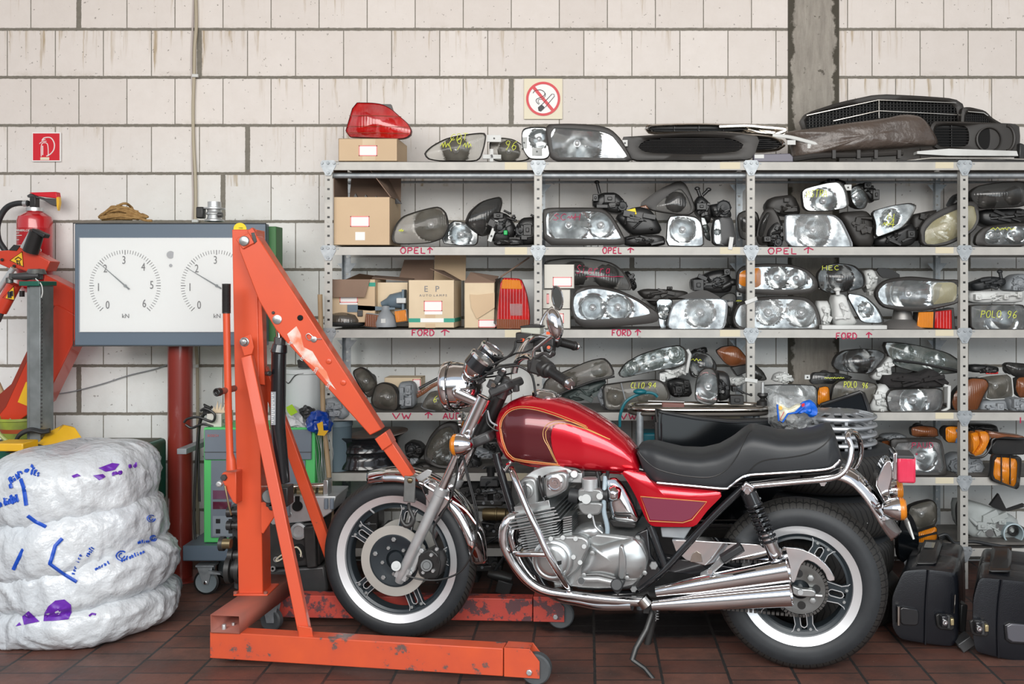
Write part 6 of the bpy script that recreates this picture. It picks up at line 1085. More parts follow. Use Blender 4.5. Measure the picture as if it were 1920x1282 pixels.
for v, x, y in ((-.062, 455, 560), (.062, 520, 505)):
    c = bl('J', x, y, v); g = bob('instrument', M().lathe([(.001,-.052),(.030,-.050),(.046,-.036),(.052,-.010)], c, gd, 32), chrome, label='chrome instrument cup'); bob('black_body', M().lathe([(.050,-.012),(.0535,-.010),(.0535,.030),(.050,.034)], c, gd, 32), framep, g)
    bob('bezel', M().lathe([(.050,.030),(.056,.032),(.056,.042),(.048,.046),(.046,.042)], c, gd, 32), chrome, g); bob('dial', M().lathe([(.047,.041),(.001,.041)], c, gd, 32), blackp, g); bob('glass', M().lathe([(.047,.044),(.02,.047),(.001,.048)], c, gd, 24), LENS['plain'], g)
# yokes and steering head
sh0 = bl('J',520,905,0); sd = fd
bob('steering_head', M().tube([sh0-sd*.07, sh0+sd*.13], .031, 20), blackp); m = M().box(bl('J',640,690,0), (.085,.235,.035), Matrix.Rotation(R(-24),3,'Y')); m.box(bl('J',480,1000,0)+Vector((.03,0,0)), (.085,.235,.04), Matrix.Rotation(R(-24),3,'Y')); bob('fork_yokes', m, darkm, bevel=.01)
m = M().cyl(bl('J',600,760,-.05), bl('J',650,640,-.05), .022, 16); m.cyl(bl('J',600,760,.05), bl('J',650,640,.05), .022, 16); m.cyl(bl('J',540,700,-.095), bl('J',560,655,-.095), .020, 14); bob('riser_stub', m, darkm, bevel=.003)
m = M()
for k, (x, y) in enumerate(((560,690),(610,600),(650,720),(700,700),(590,640),(480,650),(530,600),(630,640))): m.box(bl('J',x,y,-.07+.02*(k % 4)), (.028,.03,.022), Matrix.Rotation(.5*k,3,'Y'))
bob('wiring_connectors', m, darkm, bevel=.003); bob('switch_bolts', M().bolt(bl('J',622,585,-.10),(0,-1,0),.009,.006).bolt(bl('J',560,680,-.12),(0,-1,0),.010,.01), chrome)
for v, pts in ((-.10, ((400,650),(470,640),(560,590),(680,560),(740,570),(800,620),(825,740))), (-.07, ((430,620),(540,560),(650,500),(690,450),(700,400),(740,395))), (-.05, ((560,500),(640,505),(700,480),(760,470),(820,440))), (.0, ((440,640),(600,620),(700,600))), (-.09, ((510,850),(520,920),(560,960),(590,970))), (-.085, ((520,840),(540,910),(590,940))), (-.09, ((450,560),(520,600),(600,560),(700,545)))):
    bob('cable', M().tube(cat(bpath('J', pts, v), 5), .0048 if v in (-.10,-.07) else .0036, 8), blackp if v != -.085 else greyp)
# handlebars
nb_ = bpath('J', ((690,600,-.04),(705,540,-.05),(745,505,-.10),(790,505,-.19),(835,540,-.27),(880,570,-.31)), 0); fb_ = bpath('J', ((690,600,.04),(705,535,.05),(745,440,.13),(790,388,.20),(850,378,.26),(960,402,.31)), 0)
hb = bob('handlebar', M().tube(cat(nb_,5), .0125, 14), chrome); bob('far_bar', M().tube(cat(fb_,5), .0125, 14), chrome, hb)
def grip(a, b):
    d_ = (b-a); L = d_.length; pr = [(.014,0),(.026,.004),(.026,.014),(.019,.018)]
    for k in range(14): z0 = .02+(L-.03)*k/14; pr += [(.0185,z0),(.0165,z0+.003),(.0165,z0+.005),(.0185,z0+.007)]
    pr += [(.021,L-.004),(.021,L+.002),(.001,L+.002)]; g = bob('handlebar_grip', M().lathe(pr, a, d_, 22), blackp, ang=60); bob('bar_end', M().lathe([(.018,0),(.019,.004),(.016,.010),(.018,.013),(.015,.02),(.001,.022)], b, d_, 22), chrome, g)
grip(bl('J',905,585,-.315), bl('J',1030,668,-.40)); grip(bl('J',950,402,.31), bl('J',1068,432,.395))
m = M().cyl(bl('J',830,530,-.27), bl('J',905,590,-.315), .033, 18); m.box(bl('J',845,560,-.29), (.055,.06,.06), Matrix.Rotation(.3,3,'Y')); m.box(bl('J',800,560,-.28), (.03,.035,.05)); bob('switch_housing', m, blackp, bevel=.007); m = M().box(bl('J',880,425,.28), (.09,.05,.06)); m.box(bl('J',760,380,.24), (.075,.05,.045)); m.cyl(bl('J',910,450,.25), bl('J',910,450,.22), .018, 14); m.cyl(bl('J',930,480,.24), bl('J',930,480,.20), .014, 14); bob('switch_housing', m, blackp, bevel=.006)
m = M().cyl(bl('J',906,442,.218), bl('J',906,442,.214), .007, 12); m.box(bl('J',742,395,.20), (.016,.008,.012)); m.box(bl('J',905,352,.24), (.016,.01,.012)); bob('kill_switch', m, mat('switch_orange', (.85,.10,.02), .4))
bplate('brake_reservoir', 'J', ((728,318),(800,305),(852,315),(852,362),(728,350)), .21, .28, mat('aged_cream', (.45,.47,.40), .4), bevel=.005); bplate('reservoir_lid', 'J', ((724,308),(800,296),(856,306),(856,318),(724,318)), .205, .285, blackp, bevel=.003); bob('brake_lever', M().tube(cat(bpath('J', ((860,440,.24),(875,490,.22),(900,500,.2),(930,470,.2)),0),5), .005, 8), alu); bob('clutch_lever', M().tube(cat(bpath('J', ((790,540,-.30),(870,480,-.34),(915,500,-.38),(935,470,-.40)),0),5), .006, 8), darkm)
for (c, v, hx, hy, stem, tilt) in (((945,292), -.33, 46, 92, ((812,560,-.28),(815,465,-.29),(850,430,-.30),(905,385,-.315),(925,372,-.32)), -14), ((962,130), .34, 40, 88, ((852,330,.28),(860,280,.29),(890,225,.31),(930,190,.33)), -8)):
    p = bl('J', c[0], c[1], v); s = 3.75/F/3.3725; mq = Matrix.Rotation(R(tilt),3,'Y')
    mi = bob('mirror', M().ball(p, 1.0, 26, 0, (hx*s, .030, hy*s), mq), chrome, label='chrome rear-view mirror'); bob('stem', M().tube(cat(bpath('J', stem, 0),5), .0065, 10), chrome, mi)
    fp = [p+mq @ Vector((hx*s*.88*math.cos(a)+.006, -.012 if v > 0 else .016, hy*s*.90*math.sin(a))) for a in [2*math.pi*k/28 for k in range(28)]]
    if v > 0: bob('mirror_glass', M().prism(fp, (0,-.020,0)), mat('mirror_glass_dark', (.55,.58,.57), .03, 1), mi); bob('bezel', M().tube([q+Vector((0,-.020,0)) for q in fp], .004, 6, closed=True), chrome, mi)
# front indicator
def indicator(c, dr, parent=None, r=.043):
    o_ = bob('indicator', M().lathe([(.001,-.052),(.02,-.048),(r*.9,-.022),(r*1.02,0),(r*1.02,.008)], c, dr, 30), chrome); bob('amber_lens', M().lathe([(r*.99,.004),(r*.98,.022),(r*.8,.030),(.001,.033)], c, dr, 30), LENS['amber'], o_); return o_
ic = bl('J',345,1058,-.17); indicator(ic, (-1,0,-.06)); bob('indicator_stalk', M().tube([ic+Vector((.045,0,0)), bl('J',400,1010,-.12), bl('J',400,985,-.09)], .009, 10), chrome); i2 = ic+Vector((.0,.34,0)); indicator(i2, (-1,0,-.06)); bob('indicator_stalk', M().tube([i2+Vector((.045,0,0)), bl('J',400,985,.09)], .009, 10), chrome)
bob('reflector_disc', M().lathe([(.030,0),(.034,-.004),(.034,-.014),(.026,-.018),(.001,-.019)], bl('J',345,900,.10), (-1,0,0), 24), chrome)
# tank
tt = bpath('P', ((932,800),(936,778),(945,762),(960,750),(980,742),(1003,739),(1040,742),(1075,752),(1115,773),(1150,796),(1178,820),(1194,840),(1203,868)), 0); tb = bpath('P', ((932,802),(938,822),(948,842),(962,858),(1000,867),(1060,873),(1120,878),(1160,881),(1203,884)), 0)
tank = Shell(tt, tb, [(0,.035),(.04,.085),(.12,.122),(.25,.142),(.45,.145),(.65,.135),(.85,.110),(.96,.095),(1,.08)], p=2.35, q=2.3)
tk = bob('fuel_tank', tank.m, tred, ang=70)
A_ = bpath('J', ((655,900),(665,870),(700,830),(760,808),(850,810),(960,835),(1060,872),(1180,925),(1326,998)), 0); B_ = bpath('J', ((652,930),(700,1075),(730,1110),(850,1125),(1012,1142),(940,985),(945,930),(975,900),(1020,890),(1090,900),(1180,930),(1326,999)), 0)
inner = bpath('J', ((1012,1142),(975,1050),(945,985),(942,940),(965,905),(1010,890),(1080,897),(1180,930),(1322,998)), 0); low = bpath('J', ((650,930),(668,1000),(700,1075),(735,1112),(850,1125),(1012,1142)), 0)
A1 = resample(cat(bpath('J', ((650,930),(655,890),(680,848),(740,812),(840,806),(940,828)), 0),6), 24, False); 
bob('maroon_panel', patch(tank, resample(cat(bpath('J', ((651,925),(660,880),(700,830),(770,806),(860,812),(955,835),(1060,872),(1180,925),(1322,996)), 0),5), 60, False), resample(low+inner[1:], 60, False), 60, 22), maroon, tk)
line = [tank.on(p, .0022) for p in resample(cat(bpath('J', ((651,925),(660,880),(700,830),(770,806),(860,812),(955,835),(1060,872),(1180,925),(1324,998)),0),5), 60, False)]; line2 = [tank.on(p, .0022) for p in resample(low+inner[1:], 70, False)]
bob('gold_pinstripe', M().tube(line, .0014, 5), gold, tk); bob('gold_pinstripe', M().tube(line2, .0014, 5), gold, tk); bob('gold_pinstripe', M().tube([tank.on(p, .0022) for p in resample(cat(bpath('J', ((1000,1128),(962,1040),(932,985),(928,935),(955,893),(1010,876),(1090,884),(1190,922)),0),5), 50, False)], .0012, 5), gold, tk); bob('gold_pinstripe', M().tube([tank.on(p, .0022) for p in resample(cat(bpath('J', ((640,925),(648,880),(690,822),(765,796),(862,800),(960,824),(1065,862),(1180,912)),0),5), 50, False)], .0012, 5), gold, tk)
bob('gold_pinstripe', M().tube([tank.on(p, .0022) for p in resample(bpath('J', ((640,925),(656,1005),(690,1085),(725,1122),(850,1138),(1022,1152)),0), 50, False)], .0012, 5), gold, tk)
bob('tank_seam', M().tube([tank.on(p, .001)+Vector((0,.001,-.002)) for p in resample(bpath('P', ((966,859),(1000,866),(1060,872),(1120,877),(1160,880),(1200,882)),0), 40, False)], .004, 6), tred, tk)
cp = bl('J',892,737,0); bob('filler_cap', M().lathe([(.058,-.012),(.058,.0),(.05,.006),(.046,.004),(.040,.012),(.03,.015),(.001,.016)], cp, (.18,0,1), 36), chrome, tk); textp = bl('J',1050,790,0)
# seat
st_ = bpath('P', ((1199,842),(1201,831),(1212,827),(1228,827),(1246,832),(1277,840),(1316,842),(1347,835),(1374,820),(1394,804),(1404,798),(1413,797),(1433,801),(1460,808),(1493,809),(1525,804),(1548,796),(1556,796),(1563,806),(1572,835),(1577,858)), 0); sb = bpath('P', ((1199,845),(1207,868),(1218,895),(1232,904),(1300,910),(1358,914),(1372,905),(1392,893),(1410,888),(1480,884),(1553,878),(1572,870),(1577,860)), 0)
seat = Shell(st_, sb, [(0,.075),(.1,.105),(.3,.13),(.5,.145),(.7,.15),(.93,.145),(.985,.12),(1,.09)], n=80, m=40, p=3.4, q=3.2); se = bob('seat', seat.m, seatm, ang=60)
for pts in (((155,500),(180,560),(280,640),(420,680),(580,697),(700,690),(790,640),(860,550),(900,470),(940,400),(962,385)), ((890,725),(940,660),(1000,600),(1080,570),(1220,555),(1350,530),(1450,480),(1530,405))):
    bob('seat_piping', M().tube([seat.on(p, .0004) for p in resample(cat(bpath('a', pts, 0),5), 60, False)], .0022, 6), blackp, se)
bob('seat_trim', M().tube(cat(bpath('P', ((1232,905),(1300,911),(1357,916),(1368,912),(1385,899),(1402,891),(1440,888),(1500,884),(1552,879),(1568,870),(1575,862)), -.150), 5), .0048, 8), chrome, se, label='chrome strip along the seat base')
# side cover
def bulge(name, z, pts, v, h, mt, parent=None, it=2, th=.03, k=(1,.97,.9,.78,.6,.4,.2,.05)):
    O = resample(chaikin(bpath(z, pts, v), it, True, .14), 60); c = sum(O, Vector())/60
    return bob(name, M().loft([[p+Vector((0,th,0)) for p in O]]+[[c+(p-c)*s-Vector((0,h*(1-s**3),0)) for p in O] for s in k]), mt, parent, ang=60)
sc = bulge('side_cover', 'L', ((662,408),(782,422),(800,458),(848,482),(1140,508),(1147,530),(1075,600),(1022,672),(990,677),(812,675),(785,640),(745,545),(700,462)), -.135, .014, tred)
bob('plum_panel', M().prism(bpath('L', ((766,536),(1066,560),(1000,636),(960,650),(806,642)), -.1502), (0,.002,0)), plum, sc); bob('gold_pinstripe', M().tube(bpath('L', ((760,532),(1074,557),(1004,642),(960,656),(802,648)), -.151), .0015, 5, closed=True), gold, sc)
ac = bulge('air_box_cover', 'K', ((822,222),(880,216),(940,275),(1005,400),(1042,500),(1035,520),(1000,530),(860,512),(832,420),(822,320)), -.13, .02, chrome)
for y in (455, 478): bob('vent_slot', M().prism(bpath('K', ((870,y),(985,y),(995,y+10),(868,y+10)), -.152), (0,.004,0)), blackp, ac)
bplate('air_box', 'K', ((830,500),(1030,530),(1020,570),(860,560)), -.12, .1, blackp, bevel=.006); bulge('air_box_dome', 'K', ((826,270),(870,258),(925,290),(920,370),(860,385),(828,360)), -.145, .03, chrome)
# frame
FR = [('P', ((930,850),(936,875),(961,957),(982,1002),(1010,1078),(1035,1108),(1100,1118),(1200,1112)), -.10, .016), ('P', ((940,800),(1000,850),(1100,862),(1200,880),(1300,905),(1400,905),(1500,890)), -.05, .016), ('P', ((1218,985),(1235,1030),(1250,1070)), -.11, .016), ('P', ((1398,909),(1340,965),(1280,1030),(1245,1068),(1198,1105)), -.115, .014), ('P', ((930,850),(936,875),(961,957),(982,1002),(1010,1078),(1035,1108),(1100,1118)), .10, .016), ('P', ((1398,909),(1340,965),(1280,1030),(1245,1068)), .115, .014)]
fr = bob('frame', M().tube(cat(bpath(FR[0][0], FR[0][1], FR[0][2]),5), FR[0][3], 12), framep)
for z, pts, v, r in FR[1:]: bob('frame_tube', M().tube(cat(bpath(z, pts, v),5), r, 12), framep, fr)
bob('gusset_tube', M().tube(bpath('K', ((75,190),(120,130),(150,90)), -.09), .009, 10), chrome, fr)
bplate('frame_plate', 'K', ((1000,640),(1040,600),(1110,570),(1130,760),(1200,860),(1140,960),(1040,1010),(980,1000),(1080,900),(1110,780),(1060,660)), -.125, -.10, framep, bevel=.004); m = M()
for x, y, r in ((1040,635,.012),(1153,827,.016),(1012,992,.013),(315,662,.012),(212,648,.010)): m.bolt(bl('K',x,y,-.13), (0,-1,0), r, .012)
bob('frame_bolts', m, boltm); bplate('battery_box', 'K', ((1200,560),(1420,560),(1370,640),(1210,630)), -.10, .05, greyp); bplate('engine_bracket', 'K', ((195,620),(260,620),(340,900),(300,900)), -.12, -.11, framep, bevel=.002)
# engine
eng = bplate('engine', 'K', ((340,640),(600,600),(760,600),(1060,640),(1110,780),(1090,900),(980,990),(700,1000),(420,960),(330,840)), -.165, .17, cast, it=1, bevel=.01)
def eb(name, pts, v0, v1, mt=cast, it=1, bevel=.006, parent=None): return bplate(name, 'K', pts, v0, v1, mt, parent or eng, it, bevel)
up = Vector((-.23, 0, .973)); rt = Vector((.973, 0, .23)); tq = Matrix((( rt.x, 0, up.x), (0,1,0), (rt.z, 0, up.z)))
c0 = bl('K',440,635,0); m = M()
for k in range(13): m.box(c0+up*(.012+k*.0098)+rt*.005, (.150,.37,.0042), tq)
m.box(c0+up*.07, (.110,.33,.145), tq); bob('cylinder_fins', m, polal, eng, bevel=.0012)
m = M()
for k in range(5): m.box(bl('K',375,440,0)+up*(k*.0125-.012)+rt*.012, (.205-.006*k,.40,.005), tq)
m.box(bl('K',385,420,0)+up*.01, (.14,.34,.09), tq); bob('head_fins', m, polal, eng, bevel=.0012); m = M()
for k in range(8): m.box(bl('K',545,470+k*16,-.10)+rt*.01, (.035,.10,.005), tq)
bob('rear_fins', m, polal, eng)
eb('cam_cover', ((205,235),(225,215),(290,205),(330,232),(335,395),(300,415),(215,425),(185,330),(180,290)), -.165, .16, cast, 1, .01); eb('cam_cover', ((368,235),(395,180),(510,160),(548,190),(545,290),(480,335),(400,362),(375,340)), -.175, .16, polal, 1, .01); eb('cam_tower', ((225,215),(300,160),(380,130),(480,125),(560,150),(600,180),(585,230),(548,240),(510,165),(395,185),(330,235),(290,210)), -.13, .13, alu, 1, .008)
cc = bl('K',455,245,-.176); bob('cam_end_cap', M().lathe([(.030,0),(.030,.008),(.024,.010),(.022,.004),(.012,.004),(.010,.008),(.001,.008)], cc, (0,-1,0), 30), chrome, eng); c2 = bl('K',252,300,-.166); bob('cam_end_cap', M().lathe([(.028,0),(.028,.006),(.022,.008),(.018,.004),(.001,.005)], c2, (0,-1,0), 30), cast, eng)
for pts in (((372,205),(362,300),(385,345)), ((240,240),(250,330),(240,400)), ((330,210),(350,290),(380,370))): bob('oil_line', M().tube(cat(bpath('K', pts, -.18),4), .004, 8), darkm, eng)
bob('spark_lead', M().tube(cat(bpath('K', ((345,200,-.17),(355,250,-.19),(372,320,-.19),(378,360,-.16)),0),5), .006, 8), blackp, eng)
alt = eb('alternator_cover', ((375,650),(480,622),(640,620),(690,650),(700,700),(660,770),(625,860),(540,930),(440,935),(360,880),(325,790),(330,700)), -.195, -.15, cast, 1, .008); ca = bl('K',440,790,-.196)
bob('round_cap', M().lathe([(.078,0),(.078,.004),(.070,.012),(.064,.013),(.060,.010),(.052,.017),(.04,.020),(.001,.021)], ca, (0,-1,0), 48), polal, eng); bob('badge', M().prism(bpath('K', ((470,800),(500,795),(500,820),(475,830)), -.2185), (0,.002,0)), blackp, eng); m = M()
for x, y in ((510,632),(600,640),(660,695),(632,808),(500,925),(385,890),(345,700),(425,640),(585,770),(525,865),(435,695)): m.cyl(bl('K',x,y,-.205), bl('K',x,y,-.19), .0085, 12); m.cyl(bl('K',x,y,-.207), bl('K',x,y,-.203), .0045, 6)
bob('cover_bolts', m, boltm, eng); m = M()
for x, y in ((718,740),(1090,880),(965,915),(660,895)): m.bolt(bl('K',x,y,-.20), (0,-1,0), .009, .006)
bob('cover_bolts', m, boltm, eng)
bulge('left_crankcase_cover', 'K', ((705,672),(770,690),(880,655),(1010,640),(1060,690),(1102,780),(1095,860),(1040,930),(960,940),(900,935),(780,905),(640,900),(640,850),(690,740)), -.175, .028, polal, eng, 1, .03, (1,.985,.95,.85,.7,.5,.25,.05)); bulge('starter_cover', 'K', ((580,600),(620,550),(700,528),(775,535),(800,570),(800,620),(750,650),(690,655),(650,620)), -.14, .03, polal, eng, 2)
eb('cover_rib', ((905,690),(935,690),(960,790),(950,930),(900,930),(905,800)), -.212, -.18, polal, 1, .008); bob('oil_filler', M().lathe([(.024,0),(.024,.012),(.018,.03),(.001,.032)], bl('K',825,680,-.13), (.1,-.3,1), 20), blackp, eng); bob('oil_hose', M().tube(cat(bpath('K', ((820,660,-.14),(825,560,-.15),(800,440,-.15),(805,300,-.14),(810,200,-.12)),0),5), .009, 10), mat('milky_hose', (.32,.40,.45), .3), eng)
eb('sump', ((640,905),(1080,900),(1030,1000),(700,1010),(600,1000)), -.13, .13, darkm, 0, .01); m = M().tube(bpath('K', ((640,925,-.20),(760,925,-.20),(870,950,-.20)),0), .010, 10); m.bolt(bl('K',640,935,-.20),(0,-1,0),.016,.02); bob('gear_lever', m, alu, eng); bob('lever_rubber', M().cyl(bl('K',640,938,-.235), bl('K',640,938,-.19), .012, 14), rubber, eng); bplate('mount_block', 'K', ((445,950),(495,945),(512,985),(450,990)), -.13, -.10, polal)
# carburettor
cb = bob('carburettor', M().cyl(bl('K',702,298,-.14), bl('K',702,212,-.14), .030, 26), alu, bevel=.002, label='grey alloy carburettor'); eb('float_bowl', ((615,390),(650,380),(790,385),(790,420),(770,470),(700,478),(650,470),(620,430)), -.17, -.10, cast, 1, .006, cb); eb('carb_body', ((615,300),(640,285),(770,290),(795,320),(790,380),(640,385),(612,360)), -.165, -.09, cast, 1, .006, cb); m = M()
for x, y, r in ((675,360,.018),(770,340,.012),(640,355,.010),(700,480,.008)): m.cyl(bl('K',x,y,-.18), bl('K',x,y,-.16), r, 16)
bob('carb_caps', m, boltm, cb); bob('inlet_stub', M().cyl(bl('K',560,330,-.13), bl('K',625,340,-.13), .028, 18), rubber, cb); bob('air_stub', M().cyl(bl('K',780,330,-.13), bl('K',835,330,-.13), .028, 18), rubber, cb); bob('drain_pipe', M().tube(cat(bpath('K', ((720,475),(730,520),(745,560),(790,600)), -.16),4), .004, 8), alu, cb)
m = M().box(bl('K',610,200,-.10), (.05,.05,.04)); m.cyl(bl('K',590,185,-.14), bl('K',590,185,-.10), .016, 14); bob('fuel_tap', m, alu, bevel=.004); bplate('ignition_coil', 'K', ((640,160),(780,165),(780,200),(650,200)), -.08, .08, blackp)
for pts in (((750,165),(765,230),(770,300)), ((830,160),(815,240),(812,300)), ((520,140),(600,150),(640,170))): bob('rubber_hose', M().tube(cat(bpath('K', pts, -.12),4), .007, 8), blackp)
# exhaust
for pts, v in ((((215,468,-.15),(160,482,-.17),(110,530,-.185),(90,620,-.19),(110,720,-.19),(180,840,-.18),(280,950,-.17),(400,1012,-.16),(600,1042,-.16),(820,1068,-.16),(1000,1080,-.165),(1100,1085,-.17)), 0), (((235,500,-.06),(175,540,-.07),(150,620,-.08),(180,730,-.08),(250,860,-.08),(350,970,-.09),(480,1050,-.10),(640,1085,-.12),(780,1110,-.14),(1000,1110,-.17)), 0), (((235,500,.06),(175,540,.08),(150,620,.08),(180,730,.08),(250,860,.08),(350,970,.09),(480,1030,.10),(640,1050,.12)), 0), (((215,468,.15),(160,482,.17),(110,530,.18),(90,620,.18),(110,720,.18),(180,840,.18),(280,950,.17),(400,1012,.16),(600,1042,.16),(820,1068,.16)), 0)):
    bob('exhaust_pipe', M().tube(cat(bpath('K', pts, v),6), .0185, 16), chrome)
for s in (-1, 1):
    v = .175*s
    for (a, b, c_) in (((0,757),(575,662),.0425), ((-20,842),(590,795),.043)):
        p0, p1 = bl('N', a[0], a[1], v+.0*s), bl('N', b[0], b[1], v+(.02*s)); dd = p1-p0; L = dd.length; ps = p0-dd.normalized()*.10
        mf = bob('muffler', M().lathe([(.0185,0),(.021,.04),(.0215,.05),(c_*.72,.10+L*.15),(c_*.98,.10+L*.97),(c_,.10+L),(c_*.93,.10+L+.001),(c_*.80,.10+L-.05),(.016,.10+L-.06)], ps, dd, 36), chrome, ang=50); bob('dark_bore', M().lathe([(c_*.78,.10+L-.05),(.001,.10+L-.052)], ps, dd, 24), MT['hole_black'], mf)
    bob('muffler_clamp', M().tube([bl('K',1070,1060,v), bl('K',1110,1110,v)], .026, 12), chromew)
bob('link_pipe', M().tube([bl('N',-60,850,-.16), bl('N',-60,870,.16)], .02, 12), chromew)
# crash bar
cr = bob('crash_bar', M().tube(cat(bpath('K', ((148,150,-.14),(165,200,-.20),(260,430,-.24),(330,580,-.26),(400,740,-.265),(470,860,-.25),(530,955,-.20),(560,985,-.15)),0),6), .0125, 14), chrome); bob('loop', M().tube(cat(bpath('K', ((400,752,-.262),(280,748,-.26),(200,748,-.25),(175,735,-.22),(205,700,-.18),(250,680,-.12)),0),6), .0105, 12), chrome, cr)
# pegs, stands, swing arm
m = M().cyl(bl('K',890,965,-.30), bl('K',890,965,-.19), .022, 18); bob('foot_peg', m, rubber, bevel=.004); bplate('peg_rubber', 'K', ((850,975),(930,975),(920,1010),(900,1045),(865,1010)), -.29, -.20, rubber); 
rp_ = bpath('N', ((215,605),(322,535)), -.24); bob('pillion_peg', M().tube([rp_[0], rp_[1]], .020, 6), rubber, bevel=.003); bob('peg_arm', M().tube(bpath('N', ((110,690,-.15),(150,670,-.18),(215,610,-.23)),0), .012, 10), alu); bob('arm_bolt', M().bolt(bl('N',150,668,-.19), (0,-1,0), .012, .012), chrome)
m = M().tube(bpath('P', ((1221,1135,-.10),(1222,1150,-.12),(1212,1180,-.14),(1192,1215,-.18),(1185,1238,-.20)),0), .011, 10); m.tube(bpath('P', ((1185,1236,-.20),(1208,1252,-.20),(1226,1274,-.20)),0), .009, 8); m.box(bl('P',1220,1138,-.10), (.05,.04,.035)); bob('side_stand', m, iron); bob('stand_spring', M().tube([bl('P',1232,1130,-.11)+Vector((.006*math.cos(t),.006*math.sin(t),-t*.0016)) for t in [k*.6 for k in range(70)]], .0018, 5), alu)
m = M().tube(bpath('P', ((1140,1128,.0),(1170,1120,-.10),(1215,1115,-.12),(1300,1120,0)),0), .014, 10); m.tube(bpath('P', ((1240,1120,.10),(1222,1175,.12),(1210,1222,.12)),0), .014, 10); bob('centre_stand', m, iron)
sw = bplate('swing_arm_cover', 'N', ((-60,498),(60,500),(250,512),(420,522),(470,560),(470,612),(330,606),(200,618),(120,640),(20,612),(-40,560)), -.118, -.06, chrome, bevel=.003); bplate('cover_recess', 'N', ((40,620),(50,575),(75,558),(100,575),(108,620)), -.1195, -.117, chromew, sw)
bplate('swing_arm', 'P', ((1230,1040),(1480,1080),(1480,1100),(1230,1070)), -.10, -.06, framep); bplate('swing_arm', 'P', ((1230,1040),(1480,1080),(1480,1100),(1230,1070)), .06, .10, framep)
bplate('chain_guard', 'N', ((530,535),(640,545),(720,580),(790,640),(835,718),(790,726),(770,670),(720,625),(670,605),(640,640),(610,735),(580,720),(540,640)), -.112, -.098, chrome, bevel=.002, it=1)
m = M().lathe([(.072,-.083),(.090,-.083),(.090,-.088),(.072,-.088),(.060,-.086),(.035,-.086)], ro, (0,1,0), 60); bob('sprocket', m, mat('sprocket_steel', (.30,.31,.31), .35, .9, col2=(.14,.14,.13), ns=9), rw); m = M()
for k in range(44): a = 2*math.pi*k/44; m.box(rpt(.096, a, 0, -.085), (.010,.014,.010), Matrix.Rotation(-a,3,'Y'))
for k in range(26): t = k/26; m.box(Vector((ro.x-.095*0-t*.42, -.085, ro.z-.096+t*.012)), (.011,.014,.010)); m.box(Vector((ro.x-t*.42, -.085, ro.z+.096-t*.010)), (.011,.014,.010))
bob('chain', m, mat('chain_steel', (.12,.115,.11), .4, .8), smooth=False); m = M()
for k in range(4): a = R(50)+k*math.pi/2; m.bolt(rpt(.058, a, 0, -.087), (0,-1,0), .012, .008)
bob('sprocket_bolts', m, boltm, rw); m = M()
for k in range(4): a = R(5)+k*math.pi/2; m.cyl(rpt(.058, a, 0, -.0885), rpt(.058, a, 0, -.088), .015, 16)
bob('sprocket_holes', m, blackp, rw)
bplate('axle_adjuster', 'N', ((590,745),(640,765),(710,770),(725,785),(722,812),(600,805)), -.115, -.09, polal, it=1); bob('rear_axle', M().cyl(ro+Vector((0,-.125,0)), ro+Vector((0,.12,0)), .010, 12), alu, rw); bob('adjuster_bolt', M().cyl(bl('N',720,800,-.10), bl('N',758,803,-.10), .005, 8), alu)
# shocks
for v in (-.150, .150):
    a, b = bl('N',352,225,v), bl('N',510,598,v); dd = (b-a); L = dd.length; dd.normalize(); s_ = bob('shock_absorber', M().tube([a+dd*.03, b-dd*.10], .010, 12), chrome); bob('upper_body', M().tube([a, a+dd*.012, a+dd*.065], [.018,.030,.030], 16), framep, s_); bob('lower_body', M().tube([b-dd*.11, b-dd*.105, b-dd*.02, b], [.018,.026,.026,.02], 16), chrome, s_)
    n1 = dd.cross(Vector((0,1,0))).normalized(); n2 = Vector((0,1,0)); tn = 9.5; N_ = 150
    bob('spring', M().tube([a+dd*(.045+(L-.10)*i/N_)+(n1*math.cos(i/N_*tn*2*math.pi)+n2*math.sin(i/N_*tn*2*math.pi))*.029 for i in range(N_+1)], .0046, 7), framep, s_); bob('top_bolt', M().bolt(a+Vector((0,-.02,0)), (0,-1,0), .014, .012), chrome, s_)
# rear mudguard, rail, lights
guard(cat(bpath('P', ((1470,882),(1510,872),(1560,866),(1600,878),(1630,905),(1655,940),(1676,975),(1690,995)), 0), 6), .072, .050, chrome, 'rear_mudguard', shape=.9)
bob('guard_bolt', M().bolt(bl('N',1092,380,-.07), (0,-1,0), .010, .008).bolt(bl('N',760,185,-.12), (0,-1,0), .014, .02), chrome)
gr = bob('grab_rail', M().tube(cat(bpath('L', ((1245,492,-.155),(1300,482,-.16),(1500,463,-.16),(1660,447,-.16),(1725,415,-.155),(1752,360,-.15),(1758,300,-.14),(1742,250,-.13),(1752,225,-.08),(1775,230,.0),(1795,260,.10),(1805,310,.13),(1790,370,.14),(1760,420,.14)),0),6), .0105, 12), chrome); bob('rail_clamp', M().box(bl('N',355,215,-.16), (.04,.03,.035), Matrix.Rotation(.5,3,'Y')), chrome, gr, bevel=.005)
tl = bplate('tail_lamp', 'N', ((1142,28),(1168,22),(1168,178),(1142,170)), -.06, .06, chrome, bevel=.004); bob('red_lens', M().box(bl('N',1207,103,0), (.062,.12,.096)), LENS['pink'], tl, bevel=.008); bob('black_cap', M().box(bl('N',1200,33,0), (.062,.125,.012)), darkm, tl, bevel=.003)
bplate('lamp_bracket', 'N', ((1042,190),(1098,68),(1138,62),(1146,150),(1120,250),(1150,300),(1120,330),(1085,270)), -.055, .055, chrome, it=1, bevel=.006)
